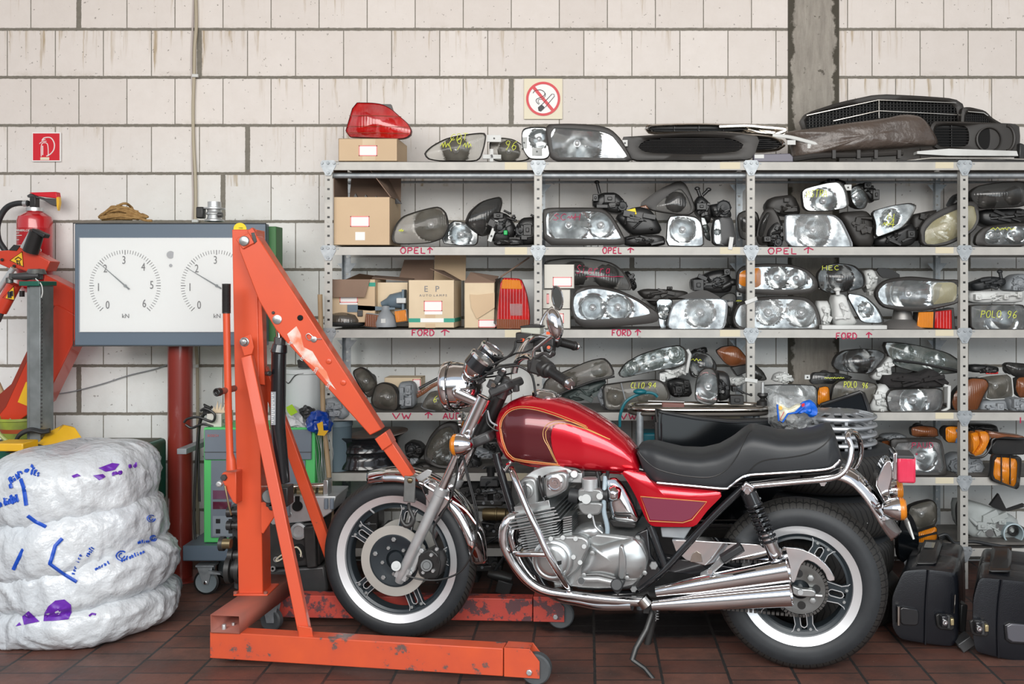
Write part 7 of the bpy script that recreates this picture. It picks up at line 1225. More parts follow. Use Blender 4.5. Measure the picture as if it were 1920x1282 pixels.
i3 = bl('N',1165,330,-.125); indicator(i3, (1,0,.05), r=.040); i4 = bl('N',1150,225,.14); indicator(i4, (1,0,.05), r=.036); bob('indicator_bar', M().tube([i3+Vector((-.03,.02,0)), i4+Vector((-.03,-.02,0))], .010, 10), chrome)
bob('number_plate', M().prism(bpath('N', ((1222,400),(1232,398),(1262,494),(1252,498)), -.10), (0,.20,0)), whitep, bevel=.001)
# ---------------- left side: wall signs, extinguisher, brake tester ----------------
def cable(name, label, pts, d, r, mt, cat_='cable', k=6): return tag(ob(name, M().tube(cat([P(x, y, d) for x, y in pts], k), r, 8), mt), label, cat_)
cable('wall_cable', 'beige cable running down the wall beside the brake tester', ((367,-10),(368,50),(365,90),(364,142),(362,200),(363,270),(366,325),(367,372),(366,430),(368,640),(370,690),(371,850),(370,1000)), 4.895, .0085, mat('beige_cable', (.42,.37,.27), .5))
cable('wall_cable', 'thin grey cable clipped alongside the beige cable on the wall', ((363,-10),(361,50),(359,120),(362,200),(360,280),(362,370),(361,415)), 4.897, .0045, mat('mauve_cable', (.48,.43,.41), .5))
for y in (142, 414, 686): p = P(366, y, 4.885); ob('cable_clip', M().box(p, (.032,.014,.016)), whitep, THINGS[-2], bevel=.002)
cable('thin_cable', 'thin grey cable drooping along the wall from the pole to the left', ((316,683),(290,692),(240,704),(190,720),(130,735),(70,742)), 4.895, .0028, greyp)
s1 = thing('fire_sign', 'square red fire-extinguisher sign with white pictogram on the wall', 'sign'); d = 4.90; c = P(87.5, 275.5, d)
ob('sign_board', M().box(c, (.150,.006,.152)), swhite, s1, bevel=.001); ob('red_field', M().box(c+Vector((0,-.0035,0)), (.138,.001,.140)), sred, s1); 
def A3(x, y, dd=4.8955): return P(x/3, y/3, dd)
m = M().tube(cat([A3(x,y) for x,y in ((232,880),(232,825),(240,805),(262,805),(270,825),(272,878))],4), .0022, 6); m.tube([A3(x,y) for x,y in ((222,808),(238,795),(262,795))], .0022, 6); m.tube(cat([A3(x,y) for x,y in ((236,790),(250,775),(285,775),(305,805),(303,840),(285,865),(262,878))],5), .0030, 6); m.tube([A3(x,y) for x,y in ((240,820),(240,872))], .0030, 6); m.tube([A3(x,y) for x,y in ((238,788),(256,783))], .0022, 6)
ob('pictogram', m, swhite, s1); ob('label_strip', M().box(A3(252,892), (.046,.001,.014)), scream, s1)
s2 = thing('no_smoking_sign', 'cream no-smoking sign with red ring above the rack', 'sign'); c = P(1018.5, 185.5, 4.90)
ob('sign_board', M().box(c, (.200,.005,.210)), scream, s2, bevel=.001); ob('white_disc', M().cyl(c+Vector((0,-.0035,0)), c+Vector((0,-.0028,0)), .085, 48), swhite, s2); cc_ = c+Vector((0,-.005,0))
ob('cigarette', M().prism([ZP('B',x,y,4.895) for x,y in ((212,228),(285,138),(296,138),(300,150),(297,162),(232,232))], (0,.001,0)), swhite, s2); m = M().tube([ZP('B',x,y,4.894) for x,y in ((208,215),(283,136),(297,138),(300,152),(236,228))], .0016, 6)
m.tube(cat([ZP('B',x,y,4.894) for x,y in ((190,210),(172,190),(175,172),(205,160),(228,145),(230,125),(205,108),(165,112),(148,130))],5), .0016, 6); m.tube(cat([ZP('B',x,y,4.894) for x,y in ((195,205),(185,190),(190,175),(215,172),(235,150),(235,130))],5), .0012, 6); m.prism([ZP('B',x,y,4.894) for x,y in ((183,232),(208,210),(234,232),(205,260),(188,255))], (0,-.001,0)); ob('pictogram', m, ink, s2)
ob('ring', M().lathe([(.076,0),(.076,-.001),(.0885,-.001),(.0885,0)], cc_, (0,1,0), 64), sred, s2); ob('bar', M().box(cc_+Vector((0,-.001,0)), (.156,.001,.016), Matrix.Rotation(R(50),3,'Y')), sred, s2)
# fire extinguisher
ex = thing('fire_extinguisher', 'red fire extinguisher hanging on the wall at the far left', 'fire extinguisher'); c = ZP('Q',262,900,4.80); rr = .0815; zt = lambda y: ZP('Q',0,y,4.80).z
ob('cylinder', M().lathe([(.001,zt(915)),(.05,zt(912)),(rr,zt(870)),(rr,zt(375)),(rr*.93,zt(345)),(rr*.6,zt(318)),(.035,zt(308)),(.035,zt(300)),(.001,zt(300))], (c.x,4.80,0), (0,0,1), 40), extred, ex); ob('neck_ring', M().lathe([(.030,zt(306)),(.041,zt(304)),(.041,zt(278)),(.030,zt(276))], (c.x,4.80,0), (0,0,1), 32), alu, ex)
ob('valve', M().bb(c.x-.016,c.x+.014,4.78,4.82,zt(278),zt(195)), blackp, ex, bevel=.003); ob('lever', M().prism([ZP('Q',x,y,4.785) for x,y in ((200,185),(225,170),(270,190),(330,205),(425,210),(430,250),(415,268),(380,255),(330,222),(290,208),(235,205),(205,200))], (0,.03,0)), darkm, ex, bevel=.003); ob('lever_top', M().prism([ZP('Q',x,y,4.78) for x,y in ((215,163),(420,158),(428,208),(280,190))], (0,.04,0)), sred, ex, bevel=.003)
ob('safety_tag', M().prism([ZP('Q',x,y,4.775) for x,y in ((422,200),(440,196),(444,240),(432,298),(424,260))], (0,.02,0)), yel, ex); m = M().tube(cat([ZP('Q',x,y,4.79) for x,y in ((215,245),(130,245),(60,270),(10,330),(-20,420),(-10,520),(40,600),(70,660))],6), .0145, 12); ob('hose', m, rubber, ex); ob('hose_ferrule', M().cyl(ZP('Q',178,245,4.79), ZP('Q',205,245,4.79), .017, 16), alu, ex)
ob('label_panel', M().lathe([(rr+.0006,zt(765)),(rr+.0006,zt(432))], (c.x,4.80,0), (0,0,1), 24, a0=R(188), a1=R(352)), mat('label_dark_red', (.42,.004,.010), .3, coat=.6), ex); m = M()
for k, y in enumerate((450, 470, 488, 520, 560, 600, 640, 690)): m.lathe([(rr+.0012,zt(y+5)),(rr+.0012,zt(y))], (c.x,4.80,0), (0,0,1), 14, a0=R(205), a1=R(258-(k*13) % 25))
for y in (462, 530, 600): m.lathe([(.009,0),(.009,-.002),(.006,-.002),(.006,0)], (c.x+.058,4.80-.060,zt(y)), (-.6,1,0), 16)
ob('label_print', m, whitep, ex); ob('hose_tip', M().cyl(ZP('Q',165,900,4.72), ZP('Q',165,945,4.72), .012, 12), blackp, ex); ob('white_tag', M().prism([ZP('Q',x,y,4.715) for x,y in ((330,640),(372,635),(375,720),(335,720))], (0,-.001,0)), whitep, ex)
textat('FEUERLOESCHER', *zp('Q',205,455), 4.716, 4, whitep, ex)
# brake tester display
bt_ = thing('brake_tester_display', 'large blue-grey brake tester display with two dials on a red pole', 'display'); D0 = 4.48
def bx(x0, y0, x1, y1, d0, d1, mt, nm, **k):
    a, b = P(x0, y0, D0), P(x1, y1, D0); return ob(nm, M().bb(a.x, b.x, d0, d1, b.z, a.z), mt, bt_, **k)
bx(138, 419, 498, 648, D0+.008, D0+.05, blueg, 'case', bevel=.004); bx(140, 423, 511, 641, D0+.05, D0+.15, mat('case_green', (.045,.16,.05), .5), 'case_body', bevel=.003, label='green rear body of the display'); bx(149, 446, 486, 622, D0+.004, D0+.010, dial_m, 'dial_face')
m = M(); m.tube([P(x,y,D0+.004) for x,y in ((137.5,418.5),(498.5,418.5),(498.5,648.5),(137.5,648.5))], .003, 6, closed=True); ob('edge', m, darkm, bt_)
for cx, full in ((234.5, 1), (406, 1)):
    m = M(); cp_ = P(cx, 535.5, D0+.002); rad = 67.0
    for k in range(61):
        a = R(225-k*4.5); big = k % 10 == 0; r1 = rad-(9 if big else 7); p0 = (cx+rad*math.cos(a), 535.5-rad*math.sin(a)); p1 = (cx+r1*math.cos(a), 535.5-r1*math.sin(a))
        if p0[0] > 484: continue
        m.tube([P(*p0, D0+.0035), P(*p1, D0+.0035)], .0013 if not big else .0019, 4)
    ob('scale_ticks', m, ink, bt_)
    for k, t in enumerate('0123456'):
        a = R(229-k*45.5); rx, ry = (50, 48); x, y = cx+rx*math.cos(a), 535.5-ry*math.sin(a)
        if x < 480: textat(t, x, y+7, D0+.002, 15, ink, bt_, name='numeral', xs=.72)
    if cx < 400: textat('kN', cx+1, 596, D0+.002, 8, ink, bt_, name='numeral')
    else: textat('kN', cx+1, 596, D0+.002, 8, ink, bt_, name='numeral')
    a = R(139 if cx < 300 else 149); L = 66; q1 = P(cx+L*math.cos(a), 535.5-L*math.sin(a), D0-.002); q0 = P(cx-10*math.cos(a), 535.5+10*math.sin(a), D0-.002)
    ob('needle', M().tube([q0, P(cx,535.5,D0-.002), q1], [.0042,.0034,.0010], 6), mat('needle_grey', (.07,.10,.11), .4), bt_); ob('needle_hub', M().cyl(P(cx,535.5,D0-.006), P(cx,535.5,D0+.003), .007, 16), MT['needle_grey'], bt_)
for y, r in ((477.5,.018),(497.5,.0075)): ob('sensor_dot', M().cyl(P(320,y,D0-.001), P(320,y,D0+.004), r, 24), greyp, bt_)
a, b = P(148,445,D0-.010), P(487,623,D0-.010); ob('cover_glass', M().bb(a.x, b.x, D0-.012, D0-.009, b.z, a.z), screen_gl, bt_); ob('sticker', M().cyl(P(450,429,D0-.002), P(450,429,D0+.003), .029, 32), mat('sticker_yellow', (.88,.68,.0), .5), bt_, label='round yellow sticker')
m = M()
for y in (427, 430.5): p = P(450, y, D0-.004); m.box(p, (.026,.001,.002))
ob('sticker_print', m, ink, bt_)
ob('pole', M().lathe([(.115,0),(.115,.008),(.0575,.010),(.0575,H-(640-VY)*4.60/F+.03)], (P(338,0,4.62).x, 4.62, 0), (0,0,1), 40, cap=False), redox, bt_, label='dark red painted pole')
# things on the display
rd = random.Random(4); c = P(228, 417, 4.54); m = M()
for k in range(26):
    a0 = rd.random()*6.28; path = []; w_ = rd.uniform(.35, 1.0); hh = rd.uniform(.1, 1)
    for j in range(9): a = a0+j*.8*rd.choice((1,1,-.4)); path.append(c+Vector((math.cos(a)*.118*w_+rd.uniform(-.012,.012), math.sin(a)*.04*w_, max(.006, .010+.080*hh*(1-.75*abs(math.cos(a)*w_))*rd.uniform(.8,1.1)))))
    m.tube(cat(path, 5), .0062, 7)
m.tube(cat([c+Vector((.04,-.03,.045)), c+Vector((.09,-.03,.022)), c+Vector((.13,-.03,.008)), c+Vector((.16,-.03,.006))], 5), .0062, 7); tag(ob('rope', m, rope_m), 'tangled heap of brown rope lying on the brake tester display', 'rope')
th = thing('throttle_body', 'small grey metal throttle body standing on the brake tester display', 'throttle body'); p = P(402, 415.5, 4.54); ob('flow_body', M().lathe([(.034,0),(.046,.002),(.046,.009),(.034,.013),(.030,.03),(.038,.034),(.036,.045),(.032,.048),(.033,.058),(.050,.060),(.050,.066),(.031,.070),(.031,.095),(.028,.095),(.028,.05)], p, (0,0,1), 32), alu, th, ang=45); ob('actuator', M().box(p+Vector((-.06,-.01,.042)), (.035,.04,.055)), blackp, th, bevel=.006); ob('linkage', M().cyl(p+Vector((.03,-.03,.03)), p+Vector((.05,-.03,.03)), .012, 14), darkm, th)
# ---------------- tester cabinet on trolley ----------------
tc_ = thing('diagnostic_cabinet', 'green-framed grey workshop tester cabinet standing on a wheeled base', 'cabinet'); E0 = 4.36
def tb_(z, x0, y0, x1, y1, d0, d1, mt, nm, **k): a, b = ZP(z, x0, y0, E0), ZP(z, x1, y1, E0); return ob(nm, M().bb(a.x, b.x, d0, d1, b.z, a.z), mt, tc_, **k)
tb_('U', 128, 135, 798, 828, E0+.012, E0+.26, bgreen, 'cabinet_body', bevel=.004, label='light green cabinet body'); tb_('U', 138, 147, 780, 326, E0, E0+.02, blugl, 'upper_panel', bevel=.003); tb_('U', 138, 278, 780, 282, E0-.002, E0+.01, darkm, 'panel_groove'); tb_('U', 175, 332, 742, 480, E0+.006, E0+.02, blugl, 'middle_panel'); tb_('U', 175, 480, 742, 795, E0+.002, E0+.02, blugl, 'control_panel', bevel=.002)
tb_('U', 190, 510, 300, 562, E0-.001, E0+.01, mat('display_window', (.16,.06,.11), .1, coat=1), 'window'); tb_('U', 190, 578, 300, 622, E0-.001, E0+.01, mat('display_window_red', (.10,.012,.035), .1, coat=1), 'window'); tb_('U', 189, 664, 400, 783, E0, E0+.004, mat('key_panel', (.24,.28,.32), .5), 'key_panel')
for x in (221, 297):
    for y in (694, 755): tb_('U', x-13, y-13, x+13, y+13, E0-.003, E0+.002, blackp, 'key', bevel=.001)
textat('BOSCH', *zp('U',190,188), E0-.0015, 4.5, mat('faded_red_print', (.55,.14,.14), .6), tc_)
ob('trolley_base', M().bb(ZP('U',22,0,E0).x, ZP('U',820,0,E0).x, E0-.03, E0+.30, ZP('U',0,925,E0).z, ZP('U',0,832,E0).z), blueg, tc_, bevel=.006); pc = P(388.5, 1088, E0+.02)
for q in (pc, pc+Vector((.47,0,0)), pc+Vector((.02,.22,0)), pc+Vector((.47,.22,0))):
    q = Vector((q.x, q.y, .058)); cs = ob('caster', M().lathe([(.001,-.010),(.046,-.012),(.050,-.014),(.058,-.010),(.058,.010),(.050,.014),(.001,.010)], q, (0,1,0), 36), mat('wheel_grey', (.20,.24,.26), .45), tc_); ob('tyre_ring', M().lathe([(.049,-.0145),(.0585,-.011),(.0585,.011),(.049,.0145)], q, (0,1,0), 36), blackp, cs); m = M()
    for s in (-1, 1): m.prism([q+Vector(v) for v in ((-.012,s*.018,-.008),(.012,s*.018,-.008),(.034,s*.018,.075),(-.040,s*.018,.075))], (0,.003*s,0))
    m.box(q+Vector((0,0,.078)), (.085,.06,.008)); m.prism([q+Vector((.02,-.02,.06)), q+Vector((.075,-.02,.050)), q+Vector((.078,-.02,.042)), q+Vector((.02,-.02,.045))], (0,-.02,0)); ob('caster_fork', m, galv, cs); ob('axle_nut', M().bolt(q+Vector((0,-.02,0)), (0,-1,0), .008, .005), chrome, cs)
tr = P(319, 1105, 4.34); tag(ob('loose_wheel', M().lathe([(.001,-.008),(.03,-.010),(.045,-.012),(.052,-.008),(.052,.012),(.001,.012)], (tr.x, tr.y, .052), (0,1,0), 30), MT['wheel_grey']), 'small pale grey wheel standing on the floor beside the plastic bags', 'wheel')
cn = ob('canister', M().loft([[(ZP('S',x,0,4.66).x, y, z) for x, y in ((832,4.60),(928,4.60),(928,4.78),(832,4.78))] for z in (.02, .30)]), mat('yellowed_canister', (.50,.46,.06), .45, col2=(.62,.60,.40), ns=6), bevel=.02); tag(cn, 'yellowed plastic canister on the floor beside the red pole', 'canister')
m = M(); bxo = tag(ob('white_box', m.bb(ZP('U',178,0,4.45).x, ZP('U',265,0,4.45).x, 4.40, 4.55, ZP('U',0,132,4.45).z-.012, ZP('U',0,42,4.45).z), mat('white_card', (.66,.64,.58), .7), bevel=.002), 'small white box with jagged top standing on the tester cabinet', 'box'); m = M()
for k in range(5): a = ZP('U',182+16*k,44,4.42); m.prism([a, a+Vector((.02,0,0)), a+Vector((.008+.004*k,.01,.03+.008*(k*3 % 4)))], (0,.004,0))
ob('torn_flap', m, cardl, bxo); textat('E', *zp('U',254,104), 4.398, 6.5, ink, bxo)
for k, (pts, L_) in enumerate(((((345,792),(352,785),(372,782),(398,790),(402,776),(385,766),(376,770)), 'upper loop of black cable on the left of the tester cabinet'), (((348,796),(360,802),(380,795),(400,800)), 'lower loop of black cable hooked left of the tester cabinet'), (((392,772),(376,785),(370,830),(366,900),(364,960),(366,1010)), 'long black cable hanging down left of the tester cabinet'), (((398,762),(384,775),(374,800),(372,860),(374,940)), 'second black cable hanging down behind the tester cabinet'))): cable('cable', L_, pts, 4.38+.02*k, .006, blackp)
m = M().box(P(388,770,4.42), (.03,.03,.035)); m.prism([P(384,768,4.41), P(380,757,4.41), P(396,765,4.41)], (0,.02,0)); tag(ob('black_plug', m, blackp, bevel=.003), 'black plug on the cable coil beside the white box', 'plug'); tag(ob('wall_bracket', M().bb(P(365,0,4.6).x, P(382,0,4.6).x, 4.4, 4.8, P(0,838,4.6).z, P(0,828,4.6).z), greyp, bevel=.002), 'grey bracket sticking out left of the tester cabinet', 'bracket')
root = thing('bucket', 'white plastic bucket with lid behind the crane jack', 'bucket'); c = P(573, 800, 4.60); ob('bucket_body', M().lathe([(.001,0),(.088,0),(.097,.24),(.097,.28)], c-Vector((0,0,.0)), (0,0,1), 36), mat('bucket_white', (.62,.66,.66), .4), root); ob('lid', M().lathe([(.099,.262),(.103,.265),(.103,.285),(.095,.288),(.001,.282)], c, (0,0,1), 36), MT['bucket_white'], root); ob('bucket_handle', M().tube(cat([c+Vector(v) for v in ((-.099,-.02,.25),(-.06,-.08,.22),(-.02,-.1,.26),(.02,-.10,.27))],5), .0022, 6), darkm, root); p = c+Vector((.0,0,.29)); tag(ob('cup', M().lathe([(.001,0),(.035,0),(.04,.035),(.03,.04),(.001,.04)], p, (0,0,1), 20), dustp), 'small dark pot on the lid of the white bucket', 'pot')
tag(ob('broomstick', M().tube([P(600,552,4.42), P(606,780,4.40), P(616,880,4.36), P(624,1000,4.28)], .0115, 12), wood), 'wooden broomstick leaning against the left end of the rack', 'stick')
m = M()
for k in range(9): m.tube(cat([P(589+k*3.5,815,4.38), P(592+k*3.6+4*math.sin(k),850,4.38), P(595+k*2.8,885,4.38), P(600+k*2,925-6*(k % 3),4.38)],4), .0014, 5)
tag(ob('wires', m, alu), 'bunch of thin bare wires hanging under the blue bag', 'wire'); tag(ob('bucket', M().lathe([(.001,0),(.060,0),(.066,.22),(.070,.225),(.070,.25),(.001,.25)], ZP('G',165,715,4.52), (0,0,1), 28), mat('steel_blue_pot', (.12,.17,.20), .5)), 'steel-blue round pail on the fifth level left of the rim', 'bucket')
def crumple(name, label, z, pts, d, th, mt, seed, cat_='plastic bag', amp=.014, group=None):
    O = outline2(z, pts, d, 1, 40); c = sum(O, Vector())/40; rg = []
    for s, y in ((.9,1),(1,.6),(1,.3),(.95,.1),(.85,-.15),(.7,-.32),(.5,-.45),(.3,-.5),(.08,-.52)):
        rg.append([Vector((c.x+(p.x-c.x)*s, d+y*th, c.z+(p.z-c.z)*s))+Vector((noise.noise(p*30*s+Vector((seed,0,0))), noise.noise(p*34*s+Vector((0,seed,s*3)))*1.8, noise.noise(p*31*s+Vector((0,0,seed)))))*amp for p in O])
    return tag(ob(name, M().loft(rg), mt, ang=35), label, cat_, group)
bbg = crumple('plastic_bag', 'crumpled blue plastic bag with a yellow patch hanging by the broomstick', 'U', [(745,100),(775,50),(820,28),(870,60),(895,110),(890,160),(850,180),(800,170),(760,150)], 4.36, .06, mat('blue_bag', (.004,.05,.34), .28, coat=.3), 3)
ob('yellow_print', M().prism([ZP('U',x,y,4.318) for x,y in ((815,110),(850,95),(855,150),(885,150),(860,182),(818,178),(825,150))], (0,-.002,0)), yel, bbg); crumple('plastic_bag', 'crumpled white bag with lime-green patch right of the crane jack', 'U', [(628,40),(660,0),(690,20),(740,90),(775,150),(700,130),(640,145)], 4.40, .05, mat('bag_white', (.66,.68,.68), .35), 9); ob('green_print', M().prism([ZP('U',x,y,4.36) for x,y in ((630,10),(665,-8),(700,40),(660,62),(640,40))], (0,-.002,0)), mat('lime', (.36,.62,.02), .4), THINGS[-1]); crumple('plastic_bag', 'dark crumpled bag and black handle above the blue bag', 'U', [(690,30),(740,5),(790,20),(800,50),(760,90),(720,60)], 4.44, .05, darkm, 12)
tag(ob('grey_mouldings', M().box(P(608,900,4.60), (.05,.06,.10)), greyp, bevel=.005), 'grey block behind the hanging wires', 'block')
# engine block on the floor behind the crane
eg = thing('engine_block', 'car engine with bright cylinder head standing on the floor behind the crane', 'engine'); d = 4.10
ob('block', M().prism([ZP('U',x,y,d) for x,y in ((505,712),(830,700),(835,960),(510,985))], (0,.24,0)), iron, eg, bevel=.008); hd2 = ob('cylinder_head', M().prism([ZP('U',x,y,d-.01) for x,y in ((520,690),(545,720),(830,690),(905,640),(930,545),(640,545),(625,600),(520,650))], (0,.22,0)), alu, eg, bevel=.004, label='bright alloy cylinder head'); ob('sump', M().prism([ZP('U',x,y,d) for x,y in ((505,990),(860,965),(880,1100),(840,1190),(560,1190),(510,1110))], (0,.22,0)), darkm, eg, bevel=.01)
ob('camshaft', M().cyl(ZP('U',640,492,d+.06), ZP('U',890,478,d+.06), .014, 16), chromew, eg); m = M()
for x in (672, 715, 760, 800, 845): m.lathe([(.022,-.01),(.022,.01)], ZP('U',x,520,d+.05), (1,0,0), 18, cap=True)
ob('cam_lobes', m, brass, eg); ob('bearing_cap', M().box(ZP('U',878,495,d+.04), (.022,.06,.08)), polal, eg, bevel=.003); m = M().cyl(ZP('U',697,605,d-.012), ZP('U',697,605,d-.02), .022, 20); m.box(ZP('U',697,580,d-.014), (.018,.01,.05)); ob('head_port', m, MT['hole_black'], eg)
ob('coolant_plug', M().lathe([(.036,0),(.036,-.02),(.026,-.022),(.022,-.012),(.001,-.012)], ZP('U',712,750,d), (0,1,0), 28), alu, eg); ob('gasket', M().tube(cat([ZP('U',x,y,d-.012) for x,y in ((570,925),(600,900),(640,880),(690,850),(718,880),(712,915),(680,912),(620,915),(580,935))],4,True), .0035, 8, closed=True), scream, eg); m = M()
for x, y in ((572,922),(552,978),(716,905),(600,560+60),(648,655)): m.lathe([(.012,0),(.012,-.008),(.006,-.008),(.006,0)], ZP('U',x,y,d-.006), (0,1,0), 16)
ob('bosses', m, polal, eg); ob('bore', M().cyl(ZP('U',705,880,d-.004), ZP('U',705,880,d-.012), .035, 22), MT['hole_black'], eg); m = M()
for x in (640, 870, 905): m.cyl(ZP('U',x,560,d-.018), ZP('U',x,660 if x < 700 else 620,d-.018), .009, 12)
ob('studs', m, blugl, eg); m = M()
for k, (x, y, r) in enumerate(((275,830,.030),(320,640,.022),(318,720,.020),(325,980,.060),(330,900,.03))): m.lathe([(.001,-.03),(r,-.03),(r,-.01),(r*.7,-.008),(r*.7,.01),(r,.012),(r,.03),(.001,.03)], ZP('U',x,y,3.98), (1,0,0), 24)
ob('pulleys', m, iron, eg); ob('timing_side', M().prism([ZP('U',x,y,4.02) for x,y in ((300,600),(345,590),(345,1110),(315,1100),(305,800))], (0,.2,0)), darkm, eg, bevel=.004); ob('right_bracket', M().prism([ZP('U',x,y,d) for x,y in ((745,720),(815,710),(825,960),(765,970),(750,850))], (0,-.03,0)), iron, eg, bevel=.006)
# ---------------- far left: red lifting arm, grey post, green bench ----------------
rc = thing('red_lifting_arm', 'vermilion steel lifting arm with warning labels standing at the far left', 'lifting arm')
def rob(name, pts, d, th, mt=None, **k): return ob(name, M().prism([ZP('Y',x,y,d) for x,y in pts], (0,th,0)), mt or orange_o, rc, **k)
rob('upper_beam', ((232,318),(400,402),(400,540),(300,488),(268,476),(215,440)), 4.64, .10, bevel=.004); rob('main_beam', ((268,478),(300,478),(400,535),(400,640),(228,990),(60,1110),(-20,1110),(-20,1060),(140,730),(220,570)), 4.63, .11, bevel=.004); rob('dark_edge', ((268,478),(285,482),(230,600),(140,770),(30,1010),(-20,1070),(-20,960),(60,890),(140,720)), 4.628, .004, mat('dark_vermilion', (.26,.03,.015), .45)); rob('arm_head', ((-10,195),(45,192),(75,163),(110,170),(262,250),(240,302),(205,290),(160,310),(85,285),(55,290),(-10,262)), 4.56, .09, bevel=.004)
rob('head_top', ((45,192),(72,163),(105,168),(85,195)), 4.555, .004, blackp); rob('warning_triangle', ((52,245),(115,200),(122,278)), 4.558, .001, yel); rob('warning_triangle', ((14,440),(72,380),(75,452)), 4.47, .001, yel); rob('yellow_label', ((222,832),(256,845),(225,940),(208,925)), 4.628, .001, yel); rob('yellow_label', ((92,985),(135,880),(142,880),(142,1005)), 4.626, .001, yel)
m = M().tube([ZP('Y',x,y,4.557) for x,y in ((52,245),(115,200),(122,278))], .0022, 5, closed=True); m.tube([ZP('Y',x,y,4.469) for x,y in ((14,440),(72,380),(75,452))], .0022, 5, closed=True)
m.tube([ZP('Y',x,y,4.556) for x,y in ((78,240),(95,228),(112,240),(100,250),(85,245))], .0025, 5); m.tube([ZP('Y',x,y,4.556) for x,y in ((88,250),(92,265),(102,255),(105,268))], .0025, 5); m.box(ZP('Y',50,425,4.468), (.018,.002,.03)); m.box(ZP('Y',62,418,4.468), (.012,.002,.025)); ob('warning_mark', m, ink, rc)
ob('gas_strut', M().tube([ZP('Y',168,90,4.52), ZP('Y',118,180,4.53)], .011, 14), alu, rc); ob('black_tube', M().tube([ZP('Y',195,95,4.53), ZP('Y',160,200,4.545)], [.034,.036], 18), blackp, rc); ob('top_fork', M().prism([ZP('Y',x,y,4.50) for x,y in ((165,76),(236,108),(225,130),(165,96))], (0,.05,0)), blackp, rc, bevel=.005); ob('rod', M().tube([ZP('Y',70,285,4.50), ZP('Y',-20,420,4.50)], .013, 12), alu, rc); ob('orange_tube', M().tube([ZP('Y',75,370,4.50), ZP('Y',0,510,4.50)], .032, 18), orange_o, rc); ob('tube_end', M().tube([ZP('Y',4,505,4.50), ZP('Y',-20,560,4.50)], .02, 14), darkm, rc)
ob('bolts', M().bolt(ZP('Y',12,242,4.555),(0,-1,0),.008,.006).bolt(ZP('Y',75,275,4.555),(0,-1,0),.008,.006).bolt(ZP('Y',262,724,4.63),(0,-1,0),.006,.004), blackp, rc)
gz = lambda y, d=4.42: P(0, y, d).z
gp = thing('grey_post', 'grey notched steel post standing on the green bench at the far left', 'post'); x0, x1 = ZP('Y',140,0,4.42).x, ZP('Y',217,0,4.42).x; m = M().bb(x0, x0+.018, 4.42, 4.51, gz(832), gz(536)); m.bb(x0+.018, x1, 4.41, 4.52, gz(832), gz(536)); ob('upright', m, mat('raw_steel', (.17,.19,.19), .45, .6, col2=(.30,.33,.34), ns=12), gp, bevel=.002); m = M()
z = gz(828)
while z < gz(545): m.box((x1+.002,4.415,z), (.006,.008,.008)); z += .018
ob('teeth', m, darkm, gp); m = M().bb(x0-.02, x1+.005, 4.39, 4.54, gz(536), gz(527)); ob('green_cap', m, dgreen, gp, bevel=.003); m = M().box(ZP('Y',135,330,4.44), (.12,.07,.03)); m.cyl(ZP('Y',190,345,4.44), ZP('Y',190,318,4.44), .028, 20); m.cyl(ZP('Y',190,318,4.44), ZP('Y',190,290,4.44), .045, 20, r2=.035); m.cyl(ZP('Y',50,365,4.42), ZP('Y',50,335,4.42), .016, 14); ob('clamp_screw', m, mat('clamp_steel', (.20,.21,.20), .4, .7, col2=(.08,.08,.08), ns=12), gp, bevel=.003); ob('clamp_jaw', M().tube([ZP('Y',70,330,4.41), ZP('Y',135,328,4.41), ZP('Y',205,325,4.41)], [.014,.02,.012], 12), darkm, gp); ob('wire_loop', M().tube(cat([ZP('Y',x,y,4.4) for x,y in ((185,340),(215,370),(222,410),(216,440))],5), .0025, 6), whitep, gp)
gb = thing('green_bench', 'dark green steel bench beam behind the white bags', 'bench'); a, b = P(-60,0,4.33).x, P(263,0,4.33).x; zt_ = P(0,838,4.33).z; ob('bench_beam', M().loft([[(a,4.33,zt_-.30),(b,4.33,zt_-.30),(b,4.61,zt_-.30),(a,4.61,zt_-.30)],[(a,4.33,zt_),(b,4.33,zt_),(b,4.61,zt_),(a,4.61,zt_)]]), dgreen, gb, bevel=.02, bseg=4); ob('dusty_top', M().bb(a+.02, b-.02, 4.35, 4.59, zt_, zt_+.0015), mat('dusty_green', (.10,.105,.08), .7), gb)
for x in (a+.15, b-.12): ob('leg', M().bb(x-.04, x+.04, 4.37, 4.55, 0, zt_-.30), dgreen, gb)
wz = zt_+.002; root = thing('yellow_wedge', 'yellow wheel wedge with a dirty top lying on the green bench', 'wheel wedge'); 
def W_(x, y, d): return ZP('R', x, y, d+.11)
f = [W_(320,968,4.24), W_(655,945,4.24), W_(562,805,4.30), W_(480,785,4.33)]; k_ = [W_(215,955,4.36)+Vector((0,0,-.0)), W_(590,935,4.40), W_(545,795,4.38), W_(475,783,4.40)]
for v in f[:2]+k_[:2]: v.z = wz+.001
ob('wedge_body', M().loft([f, k_]), yel, root, bevel=.004); ob('dirty_ramp', M().prism([W_(318,962,4.236), W_(478,788,4.326), W_(470,786,4.395), W_(222,950,4.355)], (0,0,.002)), mat('scuffed_yellow', (.50,.33,.08), .6), root, smooth=False)
